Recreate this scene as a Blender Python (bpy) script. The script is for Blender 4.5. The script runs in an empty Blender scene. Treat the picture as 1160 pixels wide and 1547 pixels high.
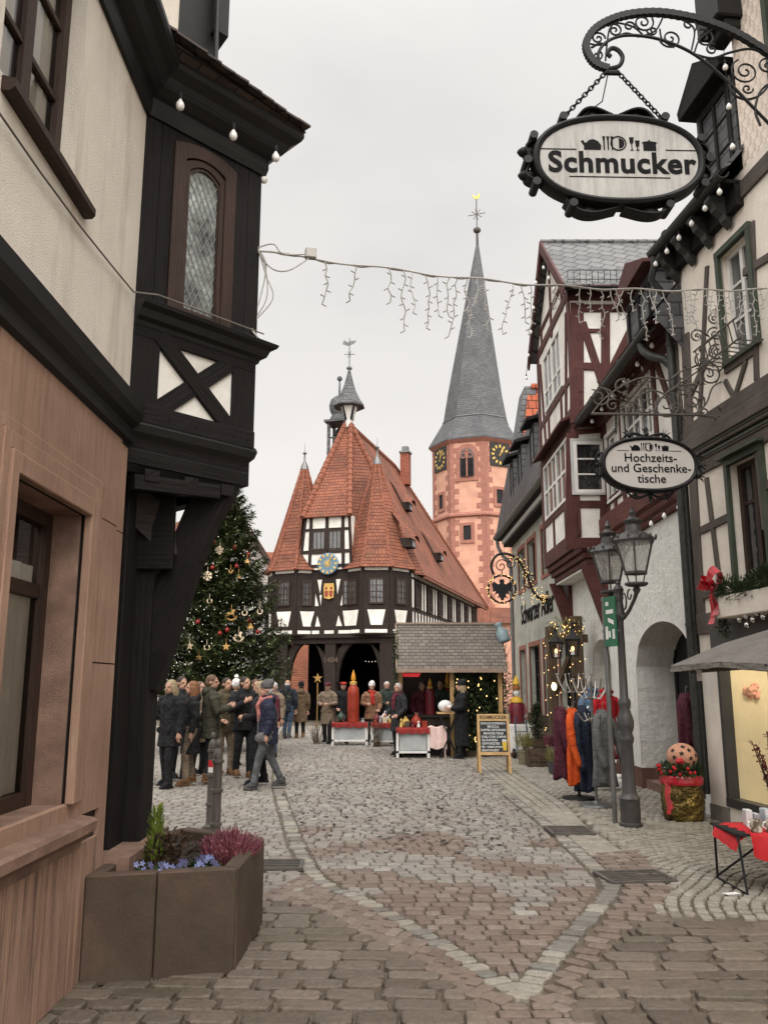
import bpy, bmesh, math, random
from mathutils import Vector, Matrix, noise
V=Vector; rnd=random.Random(7); pi=math.pi; rad=math.radians
SC=bpy.context.scene; COL=SC.collection
# ---------- camera model (used to lift measured photo points onto real planes) ----------
F=1290.; CX=580.; CY=773.5; TH=math.atan(261.5/F); CH=1.65
sT,cT=math.sin(TH),math.cos(TH)
def ray(px,py):
    u=(px-CX)/F; v=(CY-py)/F
    return V((u,cT-sT*v,sT+cT*v))
EYE=V((0,0,CH))
def hit(px,py,p0,n):
    d=ray(px,py); return EYE+d*((p0-EYE).dot(n)/d.dot(n))
def gnd(px,py,z=0): return hit(px,py,V((0,0,z)),V((0,0,1)))
def atY(px,py,Y): return hit(px,py,V((0,Y,0)),V((0,1,0)))
Z=V((0,0,1))
# ---------- mesh builder ----------
class MB:
    def __init__(s): s.v=[]; s.f=[]; s.m=[]; s.ax=[]
    def add(s,pts,faces,m=0,ax=None):
        b=len(s.v); s.v+= [tuple(p) for p in pts]
        for f in faces: s.f.append([b+i for i in f]); s.m.append(m); s.ax.append(ax)
        return s
    def poly(s,pts,m=0,ax=None): return s.add(pts,[list(range(len(pts)))],m,ax)
    def hexa(s,o,a,b,c,m=0,ax=None):
        P=[o,o+a,o+a+b,o+b,o+c,o+a+c,o+a+b+c,o+b+c]
        fs=[[0,3,2,1],[4,5,6,7],[0,1,5,4],[1,2,6,5],[2,3,7,6],[3,0,4,7]]
        if a.cross(b).dot(c)<0: fs=[f[::-1] for f in fs]
        return s.add(P,fs,m,ax)
    def box(s,c,sz,m=0,rz=0,ax=None):
        c=V(c); R=Matrix.Rotation(rz,3,'Z'); a=R@V((sz[0],0,0)); b=R@V((0,sz[1],0)); d=V((0,0,sz[2]))
        return s.hexa(c-(a+b+d)/2,a,b,d,m,ax)
    def beam(s,p,q,w,d,n,m=0,e=.0):
        # timber from p to q lying on a wall of normal n: width w in plane, standing d proud
        p=V(p); q=V(q); t=(q-p).normalized(); p=p-t*e; q=q+t*e
        sd=n.cross(t).normalized()*w; d=d*(1+.02*((len(s.v)*7)%5-2))
        return s.hexa(p-sd/2-n*.03,q-p,sd,n*(d+.03),m,ax=tuple(t))
    def bar(s,p,q,w,h=None,m=0,up=Z):
        p=V(p); q=V(q); t=(q-p).normalized(); h=h or w
        if abs(t.dot(up))>.99: up=V((1,0,0))
        a=t.cross(up).normalized(); b=a.cross(t)
        return s.hexa(p-a*w/2-b*h/2,q-p,a*w,b*h,m,ax=tuple(t))
    def prism(s,pts,vec,m=0,ax=None,m2=None):
        n=len(pts); pts=[V(p) for p in pts]; vec=V(vec)
        nn=V((0,0,0))
        for i in range(n): nn+=pts[i].cross(pts[(i+1)%n])
        f=[list(range(n))[::-1],list(range(n,2*n))]+[[i,(i+1)%n,n+(i+1)%n,n+i] for i in range(n)]
        if nn.dot(vec)<0: f=[x[::-1] for x in f]
        return s.add(pts+[p+vec for p in pts],f,m,ax)
    def loft(s,rings,m=0,cap=True,closed=True):
        n=len(rings[0]); P=[p for r in rings for p in r]; f=[]
        for i in range(len(rings)-1):
            for j in range(n if closed else n-1):
                k=(j+1)%n; f.append([i*n+j,i*n+k,(i+1)*n+k,(i+1)*n+j])
        if cap: f+= [list(range(n))[::-1],[(len(rings)-1)*n+j for j in range(n)]]
        return s.add(P,f,m)
    def tube(s,pts,r,seg=6,m=0,cap=True):
        pts=[V(p) for p in pts]; n=len(pts); R=[]; prev=None
        for i,p in enumerate(pts):
            t=(pts[min(i+1,n-1)]-pts[max(i-1,0)])
            if t.length<1e-9: t=V((0,0,1))
            t.normalize()
            if prev is None:
                a=t.cross(Z)
                if a.length<.05: a=t.cross(V((1,0,0)))
            else: a=prev-t*prev.dot(t)
            if a.length<1e-6: a=t.orthogonal()
            a.normalize(); prev=a; b=t.cross(a)
            rr=r[i] if isinstance(r,(list,tuple)) else r
            R.append([p+a*math.cos(2*pi*k/seg)*rr+b*math.sin(2*pi*k/seg)*rr for k in range(seg)])
        return s.loft(R,m,cap)
    def lathe(s,prof,c,seg=16,m=0,cap=True,axis=Z,rot=0,sx=1,sy=1):
        c=V(c); axis=V(axis).normalized()
        a=axis.orthogonal().normalized() if abs(axis.z)<.999 else V((1,0,0)); b=axis.cross(a)
        return s.loft([[c+axis*z+a*math.cos(2*pi*k/seg+rot)*r*sx+b*math.sin(2*pi*k/seg+rot)*r*sy for k in range(seg)] for r,z in prof],m,cap)
    def ell(s,c,r,seg=10,rings=7,m=0,rot=None):
        c=V(c); r=r if isinstance(r,(tuple,list)) else (r,r,r); rot=rot or Matrix.Identity(3)
        R=[]
        for i in range(rings+1):
            a=-pi/2+pi*i/rings; a=max(-1.5,min(1.5,a))
            R.append([c+rot@V((r[0]*math.cos(a)*math.cos(2*pi*k/seg),r[1]*math.cos(a)*math.sin(2*pi*k/seg),r[2]*math.sin(a))) for k in range(seg)])
        return s.loft(R,m,True)
    def cells(s,o,u,n,rect,holes,depth,m=0,mr=None):
        # wall face (o + u*a + Z*b) facing n, with rectangular holes whose reveals go back by depth
        u0,u1,z0,z1=rect; mr=m if mr is None else mr
        us=sorted({u0,u1}|{min(max(h[i],u0),u1) for h in holes for i in (0,1)}); zs=sorted({z0,z1}|{min(max(h[i],z0),z1) for h in holes for i in (2,3)})
        fl=u.cross(Z).dot(n)<0
        P=lambda a,b,k=0:o+u*a+Z*b-n*k
        def q(pts,mm): s.poly(pts[::-1] if fl else pts,mm)
        for i in range(len(us)-1):
            for j in range(len(zs)-1):
                a=(us[i]+us[i+1])/2; b=(zs[j]+zs[j+1])/2
                if any(h[0]<a<h[1] and h[2]<b<h[3] for h in holes): continue
                q([P(us[i],zs[j]),P(us[i+1],zs[j]),P(us[i+1],zs[j+1]),P(us[i],zs[j+1])],m)
        for h in holes:
            a,b,c,d=h[:4]; k=h[4] if len(h)>4 else depth
            q([P(a,c),P(a,d),P(a,d,k),P(a,c,k)],mr); q([P(b,d),P(b,c),P(b,c,k),P(b,d,k)],mr)
            q([P(a,d),P(b,d),P(b,d,k),P(a,d,k)],mr); q([P(b,c),P(a,c),P(a,c,k),P(b,c,k)],mr)
        return s
    def mesh(s,name,mats,off=V((0,0,0)),smooth=False):
        me=bpy.data.meshes.new(name)
        me.from_pydata([(x-off.x,y-off.y,z-off.z) for x,y,z in s.v],[],s.f)
        for mt in mats: me.materials.append(mt)
        if len(mats)>1: me.polygons.foreach_set('material_index',s.m)
        uv=me.uv_layers.new(name='UVMap').data; k=0
        for fi,f in enumerate(s.f):
            ps=[V(s.v[i]) for i in f]; n=V((0,0,0))
            for i in range(len(ps)): n+=(ps[i]-ps[0]).cross(ps[(i+1)%len(ps)]-ps[0])
            if n.length<1e-12: n=V((0,0,1))
            n.normalize(); ax=s.ax[fi]
            if ax:
                a=V(ax); a=a-n*a.dot(n)
                if a.length<.05: a=n.orthogonal()
                a.normalize(); b=n.cross(a)
            else:
                a=Z.cross(n)
                if a.length<.05: a=V((1,0,0))
                a.normalize(); b=n.cross(a)
            for p in ps:
                uv[k].uv=(p.dot(a),p.dot(b)); k+=1
        if smooth: me.polygons.foreach_set('use_smooth',[True]*len(me.polygons))
        me.validate(); me.update(); return me
    def build(s,name,mats,par=None,smooth=False,bevel=0):
        if not isinstance(mats,(list,tuple)): mats=[mats]
        off=origin(par) if par else V((0,0,0))
        o=bpy.data.objects.new(name,s.mesh(name,mats,off,smooth)); COL.objects.link(o)
        if par: o.parent=par
        if bevel:
            b=o.modifiers.new('Bevel','BEVEL'); b.width=bevel; b.segments=1; b.limit_method='ANGLE'
        if smooth==2: auto(o)
        return o
    def top(s,name,mats,label,cat,group=None,base=None,smooth=False,kind=None,bevel=0):
        if not isinstance(mats,(list,tuple)): mats=[mats]
        if base is None:
            xs=[p[0] for p in s.v]; ys=[p[1] for p in s.v]; zs=[p[2] for p in s.v]
            base=V(((min(xs)+max(xs))/2,(min(ys)+max(ys))/2,min(zs)))
        base=V(base); o=bpy.data.objects.new(name,s.mesh(name,mats,base,smooth)); COL.objects.link(o); o.location=base
        if bevel:
            b=o.modifiers.new('Bevel','BEVEL'); b.width=bevel; b.segments=1; b.limit_method='ANGLE'
        tag(o,label,cat,group,kind); return o
def auto(o,ang=40):
    try:
        for p in o.data.polygons: p.use_smooth=True
        o.data.set_sharp_from_angle(angle=rad(ang))
    except Exception: pass
def origin(o):
    p=V((0,0,0))
    while o: p=p+o.location; o=o.parent
    return p
def tag(o,label=None,cat=None,group=None,kind=None):
    if label: o['label']=label
    if cat: o['category']=cat
    if group: o['group']=group
    if kind: o['kind']=kind
    return o
def thing(name,label,cat,loc=(0,0,0),group=None):
    o=bpy.data.objects.new(name,None); COL.objects.link(o); o.location=V(loc); o.empty_display_size=.2
    return tag(o,label,cat,group)
def copy_tree(o,par=None,loc=None,rz=None,label=None):
    c=o.copy(); COL.objects.link(c)
    if par: c.parent=par
    if loc is not None: c.location=V(loc)
    if rz is not None: c.rotation_euler=(0,0,rz)
    if label: c['label']=label
    for ch in o.children: copy_tree(ch,c)
    return c
# ---------- materials ----------
class NT:
    def __init__(s,name):
        s.m=bpy.data.materials.new(name); s.m.use_nodes=True; s.t=s.m.node_tree; s.b=s.t.nodes['Principled BSDF']; s.o=s.t.nodes['Material Output']
    def n(s,ty,**k):
        x=s.t.nodes.new(ty)
        for a,b in k.items(): setattr(x,a,b)
        return x
    def l(s,a,b): s.t.links.new(a,b)
    def math(s,op,a,b=None):
        x=s.n('ShaderNodeMath',operation=op)
        for i,q in enumerate((a,b)):
            if q is None: continue
            if isinstance(q,(int,float)): x.inputs[i].default_value=q
            else: s.l(q,x.inputs[i])
        return x.outputs[0]
    def coord(s,kind='UV',st=(1,1,1)):
        c=s.n('ShaderNodeTexCoord'); mp=s.n('ShaderNodeMapping'); mp.inputs['Scale'].default_value=st
        s.l(c.outputs[kind],mp.inputs[0]); return mp.outputs[0]
    def noise(s,vec,scale,detail=5,rough=.6):
        x=s.n('ShaderNodeTexNoise'); x.inputs['Scale'].default_value=scale; x.inputs['Detail'].default_value=detail; x.inputs['Roughness'].default_value=rough
        s.l(vec,x.inputs['Vector']); return x.outputs['Fac']
    def ramp(s,fac,stops):
        x=s.n('ShaderNodeValToRGB'); e=x.color_ramp.elements
        while len(e)<len(stops): e.new(.5)
        for q,(p,c) in zip(e,stops): q.position=p; q.color=(*c,1) if len(c)==3 else c
        s.l(fac,x.inputs[0]); return x.outputs[0]
    def mix(s,fac,a,b,mode='MIX'):
        x=s.n('ShaderNodeMix',data_type='RGBA',blend_type=mode)
        for i,q in ((0,fac),(6,a),(7,b)):
            if isinstance(q,(int,float)): x.inputs[i].default_value=q
            elif isinstance(q,tuple): x.inputs[i].default_value=(*q,1) if len(q)==3 else q
            else: s.l(q,x.inputs[i])
        return x.outputs[2]
    def bump(s,h,st=.3,dist=.02,prev=None):
        x=s.n('ShaderNodeBump'); x.inputs['Strength'].default_value=st; x.inputs['Distance'].default_value=dist
        s.l(h,x.inputs['Height'])
        if prev is not None: s.l(prev,x.inputs['Normal'])
        return x.outputs[0]
    def fin(s,col=None,rough=.8,normal=None,metal=0,spec=.3):
        if col is not None:
            if isinstance(col,tuple): s.b.inputs['Base Color'].default_value=(*col,1)
            else: s.l(col,s.b.inputs['Base Color'])
        if isinstance(rough,(int,float)): s.b.inputs['Roughness'].default_value=rough
        else: s.l(rough,s.b.inputs['Roughness'])
        s.b.inputs['Metallic'].default_value=metal; s.b.inputs['Specular IOR Level'].default_value=spec
        if normal is not None: s.l(normal,s.b.inputs['Normal'])
        return s.m
def mat(name,c1,c2=None,rough=.8,scale=4,st=(1,1,1),bump=0,bs=60,metal=0,spec=.3,coord='UV',bd=.01,lo=.35,hi=.65,dirt=0):
    t=NT(name); v=t.coord(coord,st); c2=c2 or tuple(x*.75 for x in c1)
    col=t.ramp(t.noise(v,scale),[(lo,c2),(hi,c1)])
    if dirt:
        d=t.ramp(t.noise(t.coord(coord),.9,7,.7),[(.35,(1-dirt,)*3),(.6,(1,1,1))]); col=t.mix(1.,col,d,'MULTIPLY')
    nr=t.bump(t.noise(v,bs,4),bump,bd) if bump else None
    return t.fin(col,rough,nr,metal,spec)
def emis(name,c,s):
    t=NT(name); t.b.inputs['Base Color'].default_value=(*c,1); t.b.inputs['Emission Color'].default_value=(*c,1); t.b.inputs['Emission Strength'].default_value=s; return t.m
def tilemat(name,c1,c2,mort,w,h,rough=.75,bd=.05,weather=.35,rot=0,moss=None,course=.75):
    t=NT(name); v=t.coord('UV')
    if rot:
        v.node.inputs['Rotation'].default_value=(0,0,rot)
    b=t.n('ShaderNodeTexBrick'); b.offset=.5; b.inputs['Scale'].default_value=1; b.inputs['Brick Width'].default_value=w; b.inputs['Row Height'].default_value=h
    b.inputs['Mortar Size'].default_value=min(w,h)*.055; b.inputs['Mortar Smooth'].default_value=.3; b.inputs['Bias'].default_value=0
    b.inputs['Color1'].default_value=(*c1,1); b.inputs['Color2'].default_value=(*c2,1); b.inputs['Mortar'].default_value=(*mort,1)
    t.l(v,b.inputs['Vector'])
    big=t.ramp(t.noise(v,.55,6,.7),[(.35,(1-weather,)*3),(.62,(1.08,1.05,1.02))])
    col=t.mix(1.,b.outputs['Color'],big,'MULTIPLY')
    fine=t.ramp(t.noise(v,9,5,.7),[(.3,(.75,.75,.75)),(.6,(1.1,1.1,1.1))]); col=t.mix(1.,col,fine,'MULTIPLY')
    if moss: col=t.mix(t.ramp(t.noise(v,1.3,6,.75),[(.56,(0,0,0)),(.72,(.7,.7,.7))]),col,moss)
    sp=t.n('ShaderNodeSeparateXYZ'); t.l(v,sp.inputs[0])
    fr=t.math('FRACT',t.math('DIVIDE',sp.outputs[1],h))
    col=t.mix(1.,col,t.ramp(fr,[(0.,(course,)*3),(.22,(1,1,1))]),'MULTIPLY')  # shadow line at the lower edge of each course, painted into the colour
    hgt=t.math('SUBTRACT',t.math('SUBTRACT',1.,fr),t.math('MULTIPLY',b.outputs['Fac'],.4))
    return t.fin(col,rough,t.bump(hgt,1.,bd))
M={}
M['plaster']=(lambda t:(lambda v:t.fin(t.mix(1.,t.ramp(t.noise(v,2.2,7,.7),[(.3,(.66,.60,.515)),(.7,(.75,.69,.60))]),t.ramp(t.noise(t.coord('UV',(3,.35,1)),1.2,6,.7),[(.28,(.72,.69,.66)),(.5,(1,1,1))]),'MULTIPLY'),.95,t.bump(t.noise(v,115,3,.7),.8,.014),0,.15))(t.coord('UV')))(NT('roughcast_plaster'))
def _sand(name='red_sandstone',str_=0):
    t=NT(name); v=t.coord('UV')
    base=t.ramp(t.noise(v,1.3,7,.65),[(.25,(.205,.125,.088)),(.5,(.29,.180,.128)),(.75,(.365,.24,.175))])
    st=t.ramp(t.noise(t.coord('UV',(9,.55,1)),2.2,7,.75),[(.3,(.74,.71,.70)),(.5,(1,1,1)),(.72,(1.12,1.10,1.08))])
    col=t.mix(1.,base,st,'MULTIPLY')
    lines=t.noise(t.coord('UV',(1,.05,1)),90,3,.6)
    col=t.mix(t.ramp(t.noise(t.coord('UV',(5,.18,1)),1.7,8,.8),[(.66-.17*str_,(0,0,0)),(.74-.13*str_,(.55+.25*str_,)*3)]),col,(.06,.042,.036))
    if str_: col=t.mix(t.ramp(t.noise(t.coord('UV',(14,.5,1)),1.3,6,.75),[(.50,(0,0,0)),(.62,(.6,.6,.6))]),col,(.44,.29,.20))
    col=t.mix(1.,col,t.ramp(t.noise(v,160,3,.6),[(.3,(.80,.79,.78)),(.62,(1.08,1.08,1.08))]),'MULTIPLY')
    sp=t.n('ShaderNodeSeparateXYZ'); t.l(v,sp.inputs[0])
    n=t.bump(lines,.45,.012); n=t.bump(t.noise(v,130,4),.35,.005,n)
    return t.fin(col,.85,n)
M['sand']=_sand(); M['sandb']=_sand('stained_sandstone',1)
M['sand_plain']=mat('worn_sandstone',(.30,.19,.14),(.19,.115,.085),.85,5,bump=.5,bs=90,bd=.012,dirt=.45)
M['planter']=(lambda t:(lambda v:t.fin(t.mix(t.ramp(t.noise(v,3.5,8,.75),[(.45,(0,0,0)),(.7,(.55,.55,.55))]),t.ramp(t.noise(v,1.1,7,.7),[(.25,(.032,.022,.015)),(.5,(.07,.047,.033)),(.75,(.115,.08,.057))]),(.05,.045,.022)) if 0 else t.mix(t.ramp(t.noise(t.coord('UV',(1,.8,1)),1.6,7,.7),[(.5,(0,0,0)),(.7,(.75,.75,.75))]),t.mix(t.ramp(t.noise(v,3.5,8,.75),[(.45,(0,0,0)),(.7,(.55,.55,.55))]),t.ramp(t.noise(v,1.1,7,.7),[(.25,(.032,.022,.015)),(.5,(.07,.047,.033)),(.75,(.115,.08,.057))]),(.05,.045,.022)),(.125,.075,.055)),.8,t.bump(t.noise(v,45,6,.7),.5,.012)))(t.coord('UV')))(NT('mossy_stone'))
def wood(name,c1,c2,rough=.6,bump=.6,g=1.,dirt=0):
    t=NT(name); v=t.coord('UV',(1.2*g,22*g,1)); gr=t.noise(v,1.6,8,.7)
    col=t.ramp(gr,[(.3,c2),(.65,c1)])
    big=t.ramp(t.noise(t.coord('UV'),2.2,5,.7),[(.3,(.7,.7,.7)),(.6,(1.1,1.1,1.1))]); col=t.mix(1.,col,big,'MULTIPLY')
    n=t.bump(gr,bump,.02); return t.fin(col,rough,n,0,.2)
M['dtim']=wood('black_brown_timber',(.0115,.009,.0085),(.0045,.0038,.0035),.7,1.)
M['brown']=wood('brown_painted_timber',(.047,.027,.020),(.028,.016,.012),.5,.5)
M['htim']=wood('hall_oak',(.034,.023,.019),(.016,.011,.009),.7)
M['rtim']=wood('oxblood_timber',(.098,.034,.029),(.052,.019,.017),.65,.9)
M['gtim']=wood('grey_brown_timber',(.105,.086,.074),(.072,.06,.053),.75,.5)
M['pine']=wood('pale_pine',(.55,.36,.17),(.40,.24,.10),.6,.3)
M['old']=wood('old_board',(.115,.078,.05),(.05,.034,.024),.85,.8)
M['cornice']=mat('black_sheet_metal',(.012,.0115,.011),(.007,.0068,.0065),.48,2.5,(1,5,1),.15,30,spec=.3)
M['iron']=mat('wrought_iron',(.013,.0125,.0125),(.007,.007,.007),.55,8,bump=.3,bs=120,bd=.004,spec=.25)
M['iron2']=mat('aged_grey_iron',(.11,.095,.08),(.055,.05,.045),.65,9,bump=.4,bs=90,bd=.005)
M['zinc']=mat('dull_zinc',(.20,.20,.195),(.12,.12,.115),.45,4,bump=.1,metal=.6)
M['gutter']=mat('patina_copper_gutter',(.052,.053,.047),(.027,.028,.026),.5,3,(1,4,1),.1,metal=.3)
M['white']=mat('white_paint',(.74,.72,.68),(.62,.60,.56),.6,3,bump=.1,dirt=.15)
M['lime']=mat('lime_white_infill',(.80,.77,.71),(.68,.645,.58),.9,2.2,bump=.35,bs=30,bd=.02,dirt=.22)
M['cream']=mat('cream_plaster',(.79,.72,.63),(.69,.62,.54),.9,2.2,bump=.35,bs=40,bd=.02,dirt=.18)
M['rough']=(lambda t:(lambda v:t.fin(t.mix(1.,t.ramp(t.noise(v,1.5,7,.7),[(.3,(.60,.60,.555)),(.7,(.74,.735,.685))]),t.ramp(t.noise(t.coord('UV',(6,.5,1)),1.1,6,.75),[(.25,(.70,.69,.66)),(.48,(1,1,1))]),'MULTIPLY'),.95,t.bump(t.noise(v,7,7,.7),.75,.09)))(t.coord('UV')))(NT('rough_white_render'))
M['adler']=mat('grey_green_render',(.43,.425,.365),(.35,.345,.295),.9,1.8,bump=.25,bs=60,dirt=.2)
M['peach']=mat('peach_render',(.60,.33,.235),(.50,.265,.185),.9,.8,(1,1.6,1),bump=.2,bs=9,dirt=.18)
M['quoin']=mat('red_quoin',(.33,.15,.108),(.25,.11,.083),.9,2.5,bump=.3,bs=9)
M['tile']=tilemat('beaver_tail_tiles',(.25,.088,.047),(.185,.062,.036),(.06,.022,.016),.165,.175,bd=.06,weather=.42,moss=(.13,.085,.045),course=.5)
M['ridge']=mat('ridge_tile',(.24,.085,.047),(.155,.054,.032),.8,3,bump=.3,bs=12)
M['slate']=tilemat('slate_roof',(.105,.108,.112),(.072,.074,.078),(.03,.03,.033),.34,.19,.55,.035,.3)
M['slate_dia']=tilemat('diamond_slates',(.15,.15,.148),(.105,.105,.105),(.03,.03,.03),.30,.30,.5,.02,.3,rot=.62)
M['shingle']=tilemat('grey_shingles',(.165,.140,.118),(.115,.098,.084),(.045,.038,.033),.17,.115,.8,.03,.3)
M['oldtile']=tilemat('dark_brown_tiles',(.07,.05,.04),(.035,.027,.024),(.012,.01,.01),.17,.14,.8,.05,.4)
def glassm(name,c,rough=.06,wav=.0,spec=.9):
    t=NT(name); v=t.coord('Object')
    return t.fin(t.ramp(t.noise(v,1.3,3),[(.35,tuple(x*.5 for x in c)),(.65,c)]),rough,t.bump(t.noise(v,3.,2),wav,.08) if wav else None,0,spec)
M['glass']=glassm('dark_window_glass',(.022,.022,.024),.05,.12)
M['glass2']=glassm('pale_window_glass',(.10,.105,.105),.08,.1)
M['leadglass']=(lambda t:(lambda v:t.fin(t.ramp(t.noise(v,1.7,6,.75),[(.40,(.035,.04,.038)),(.52,(.20,.225,.21)),(.66,(.46,.50,.475))]),.12,t.bump(t.noise(v,5.,4),.6,.05),0,1.))(t.coord('Object')))(NT('old_wavy_glass'))  # pale patches painted into the pane colour stand for reflections
M['curtain']=mat('curtain_grey',(.30,.28,.25),(.2,.19,.17),.9,3,(8,.3,1))
M['black']=mat('near_black',(.012,.012,.013),(.007,.007,.008),.7)
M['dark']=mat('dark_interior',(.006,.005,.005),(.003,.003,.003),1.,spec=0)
M['gold']=mat('gilded_metal',(.52,.35,.10),(.35,.22,.05),.35,6,metal=.85)
M['goldp']=mat('gold_paint',(.62,.42,.12),(.45,.28,.07),.5)
M['bulb']=(lambda t:t.fin((.82,.80,.76),.15,None,0,.8))(NT('frosted_bulb'))
M['warm']=emis('warm_led',(1.,.62,.22),2.0)
M['wire']=mat('white_grey_cable',(.42,.40,.37),(.3,.29,.27),.6)
M['grey_cable']=mat('grey_cable',(.16,.14,.12),None,.6)
M['redb']=mat('dull_red_cloth',(.27,.028,.024),(.17,.018,.016),.85,6,coord='Object')
M['red']=mat('red_cloth',(.50,.018,.022),(.36,.012,.016),.75,6,coord='Object')
M['satin']=mat('red_satin',(.55,.015,.03),(.30,.008,.016),.25,5,coord='Object',spec=.7)
def foliage(name,c1,c2,c3):
    t=NT(name); g=t.n('ShaderNodeNewGeometry'); col=t.ramp(g.outputs['Random Per Island'],[(0,c1),(.5,c2),(1,c3)])
    v=t.coord('Object'); col=t.mix(1.,col,t.ramp(t.noise(v,2.2,3),[(.35,(.65,.68,.7)),(.65,(1.2,1.15,1.05))]),'MULTIPLY')
    return t.fin(col,.65,None,0,.3)
M['fir']=foliage('fir_needles',(.034,.053,.023),(.07,.096,.036),(.125,.145,.05))
M['leaf']=foliage('dark_leaves',(.018,.035,.015),(.035,.06,.022),(.06,.09,.03))
M['lime_leaf']=foliage('yellow_green_leaves',(.10,.15,.02),(.16,.22,.03),(.22,.28,.05))
M['brownleaf']=foliage('russet_leaves',(.035,.022,.014),(.06,.035,.022),(.08,.05,.03))
M['heather']=foliage('pink_heather',(.12,.03,.05),(.20,.06,.08),(.26,.10,.12))
M['dryleaf']=foliage('dry_grass',(.16,.15,.05),(.25,.22,.09),(.20,.20,.06))
M['berry']=foliage('red_berries',(.10,.006,.010),(.17,.010,.016),(.06,.006,.010))
M['bark']=mat('bark',(.06,.045,.035),(.03,.022,.018),.9,6,bump=.6)
M['soil']=mat('soil',(.03,.022,.017),(.015,.011,.009),1.,14,bump=.8,bs=40)
t=NT('shop_glass'); tb=t.n('ShaderNodeBsdfTransparent'); tb.inputs[0].default_value=(.93,.93,.9,1); gl=t.n('ShaderNodeBsdfGlossy'); gl.inputs['Roughness'].default_value=.03
mxs=t.n('ShaderNodeMixShader'); fz=t.n('ShaderNodeFresnel'); fz.inputs[0].default_value=1.5; t.l(fz.outputs[0],mxs.inputs[0]); t.l(tb.outputs[0],mxs.inputs[1]); t.l(gl.outputs[0],mxs.inputs[2]); t.l(mxs.outputs[0],t.o.inputs[0]); M['clear']=t.m
# ---------- camera, world, sun ----------
cam=bpy.data.cameras.new('camera'); co=bpy.data.objects.new('camera',cam); COL.objects.link(co); SC.camera=co
cam.sensor_fit='VERTICAL'; cam.sensor_height=24; cam.lens=24*F/1547; cam.clip_end=2000; cam.clip_start=.05
co.location=EYE; co.rotation_euler=(pi/2+TH,0,0)
SUN_EL=rad(52); SUN_AZ=rad(172)
W=bpy.data.worlds.new('World'); SC.world=W; W.use_nodes=True; nt=W.node_tree
for n in list(nt.nodes): nt.nodes.remove(n)
def wn(t,**k):
    x=nt.nodes.new(t)
    for a,b in k.items(): setattr(x,a,b)
    return x
def ramp(fac,stops):
    x=wn('ShaderNodeValToRGB'); e=x.color_ramp.elements
    while len(e)<len(stops): e.new(.5)
    for q,(p,c) in zip(e,stops): q.position=p; q.color=(*c,1)
    nt.links.new(fac,x.inputs[0]); return x.outputs[0]
sky=wn('ShaderNodeTexSky',sky_type='NISHITA'); sky.sun_disc=False; sky.sun_elevation=SUN_EL; sky.sun_rotation=SUN_AZ
bg1=wn('ShaderNodeBackground'); bg1.inputs[1].default_value=.05; nt.links.new(sky.outputs[0],bg1.inputs[0])
tc=wn('ShaderNodeTexCoord'); mp=wn('ShaderNodeMapping'); mp.inputs['Scale'].default_value=(1,1,2.2); nt.links.new(tc.outputs['Generated'],mp.inputs[0])
nz=wn('ShaderNodeTexNoise'); nz.inputs['Scale'].default_value=1.4; nz.inputs['Detail'].default_value=7; nz.inputs['Roughness'].default_value=.5; nt.links.new(mp.outputs[0],nz.inputs[0])
cl=ramp(nz.outputs['Fac'],[(.30,(.52,.515,.52)),(.50,(.625,.61,.595)),(.70,(.685,.662,.64))])
sp=wn('ShaderNodeSeparateXYZ'); nt.links.new(tc.outputs['Generated'],sp.inputs[0])
gr=ramp(sp.outputs[2],[(0.,(1.0,.985,.965)),(.62,(1.0,.995,.99)),(1.,(1,1,1))])
zen=wn('ShaderNodeMapRange'); nt.links.new(sp.outputs[2],zen.inputs[0])
for i,v in ((1,.69),(2,1.),(3,1.),(4,1.6)): zen.inputs[i].default_value=v
dt=wn('ShaderNodeVectorMath',operation='DOT_PRODUCT'); nt.links.new(tc.outputs['Generated'],dt.inputs[0]); dt.inputs[1].default_value=(math.sin(SUN_AZ)*math.cos(SUN_EL),math.cos(SUN_AZ)*math.cos(SUN_EL),math.sin(SUN_EL))
def wm(op,a,b):
    x=wn('ShaderNodeMath',operation=op)
    for i,q in enumerate((a,b)):
        if isinstance(q,(int,float)): x.inputs[i].default_value=q
        else: nt.links.new(q,x.inputs[i])
    return x.outputs[0]
lobe=wm('MULTIPLY',wm('POWER',wm('MAXIMUM',dt.outputs['Value'],0.),1.6),3.6)
mx=wn('ShaderNodeMix',data_type='RGBA',blend_type='MULTIPLY'); mx.inputs[0].default_value=1; nt.links.new(cl,mx.inputs[6]); nt.links.new(gr,mx.inputs[7])
bg2=wn('ShaderNodeBackground'); nt.links.new(mx.outputs[2],bg2.inputs[0]); nt.links.new(wm('ADD',zen.outputs[0],lobe),bg2.inputs[1])
ms=wn('ShaderNodeMixShader'); ms.inputs[0].default_value=.94; nt.links.new(bg1.outputs[0],ms.inputs[1]); nt.links.new(bg2.outputs[0],ms.inputs[2])
ow=wn('ShaderNodeOutputWorld'); nt.links.new(ms.outputs[0],ow.inputs[0])
sl=bpy.data.lights.new('sun','SUN'); sl.energy=1.3; sl.angle=rad(50); sl.color=(1,.965,.92)
so=bpy.data.objects.new('sun',sl); COL.objects.link(so)
sd=V((math.sin(SUN_AZ)*math.cos(SUN_EL),math.cos(SUN_AZ)*math.cos(SUN_EL),math.sin(SUN_EL)))
so.rotation_euler=sd.to_track_quat('Z','Y').to_euler(); so.location=(0,0,40)
SC.view_settings.view_transform='Standard'; SC.view_settings.look='None'; SC.view_settings.exposure=.50; SC.view_settings.gamma=1
try: SC.cycles.max_bounces=6; SC.cycles.diffuse_bounces=4; SC.cycles.use_denoising=True
except Exception: pass
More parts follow.
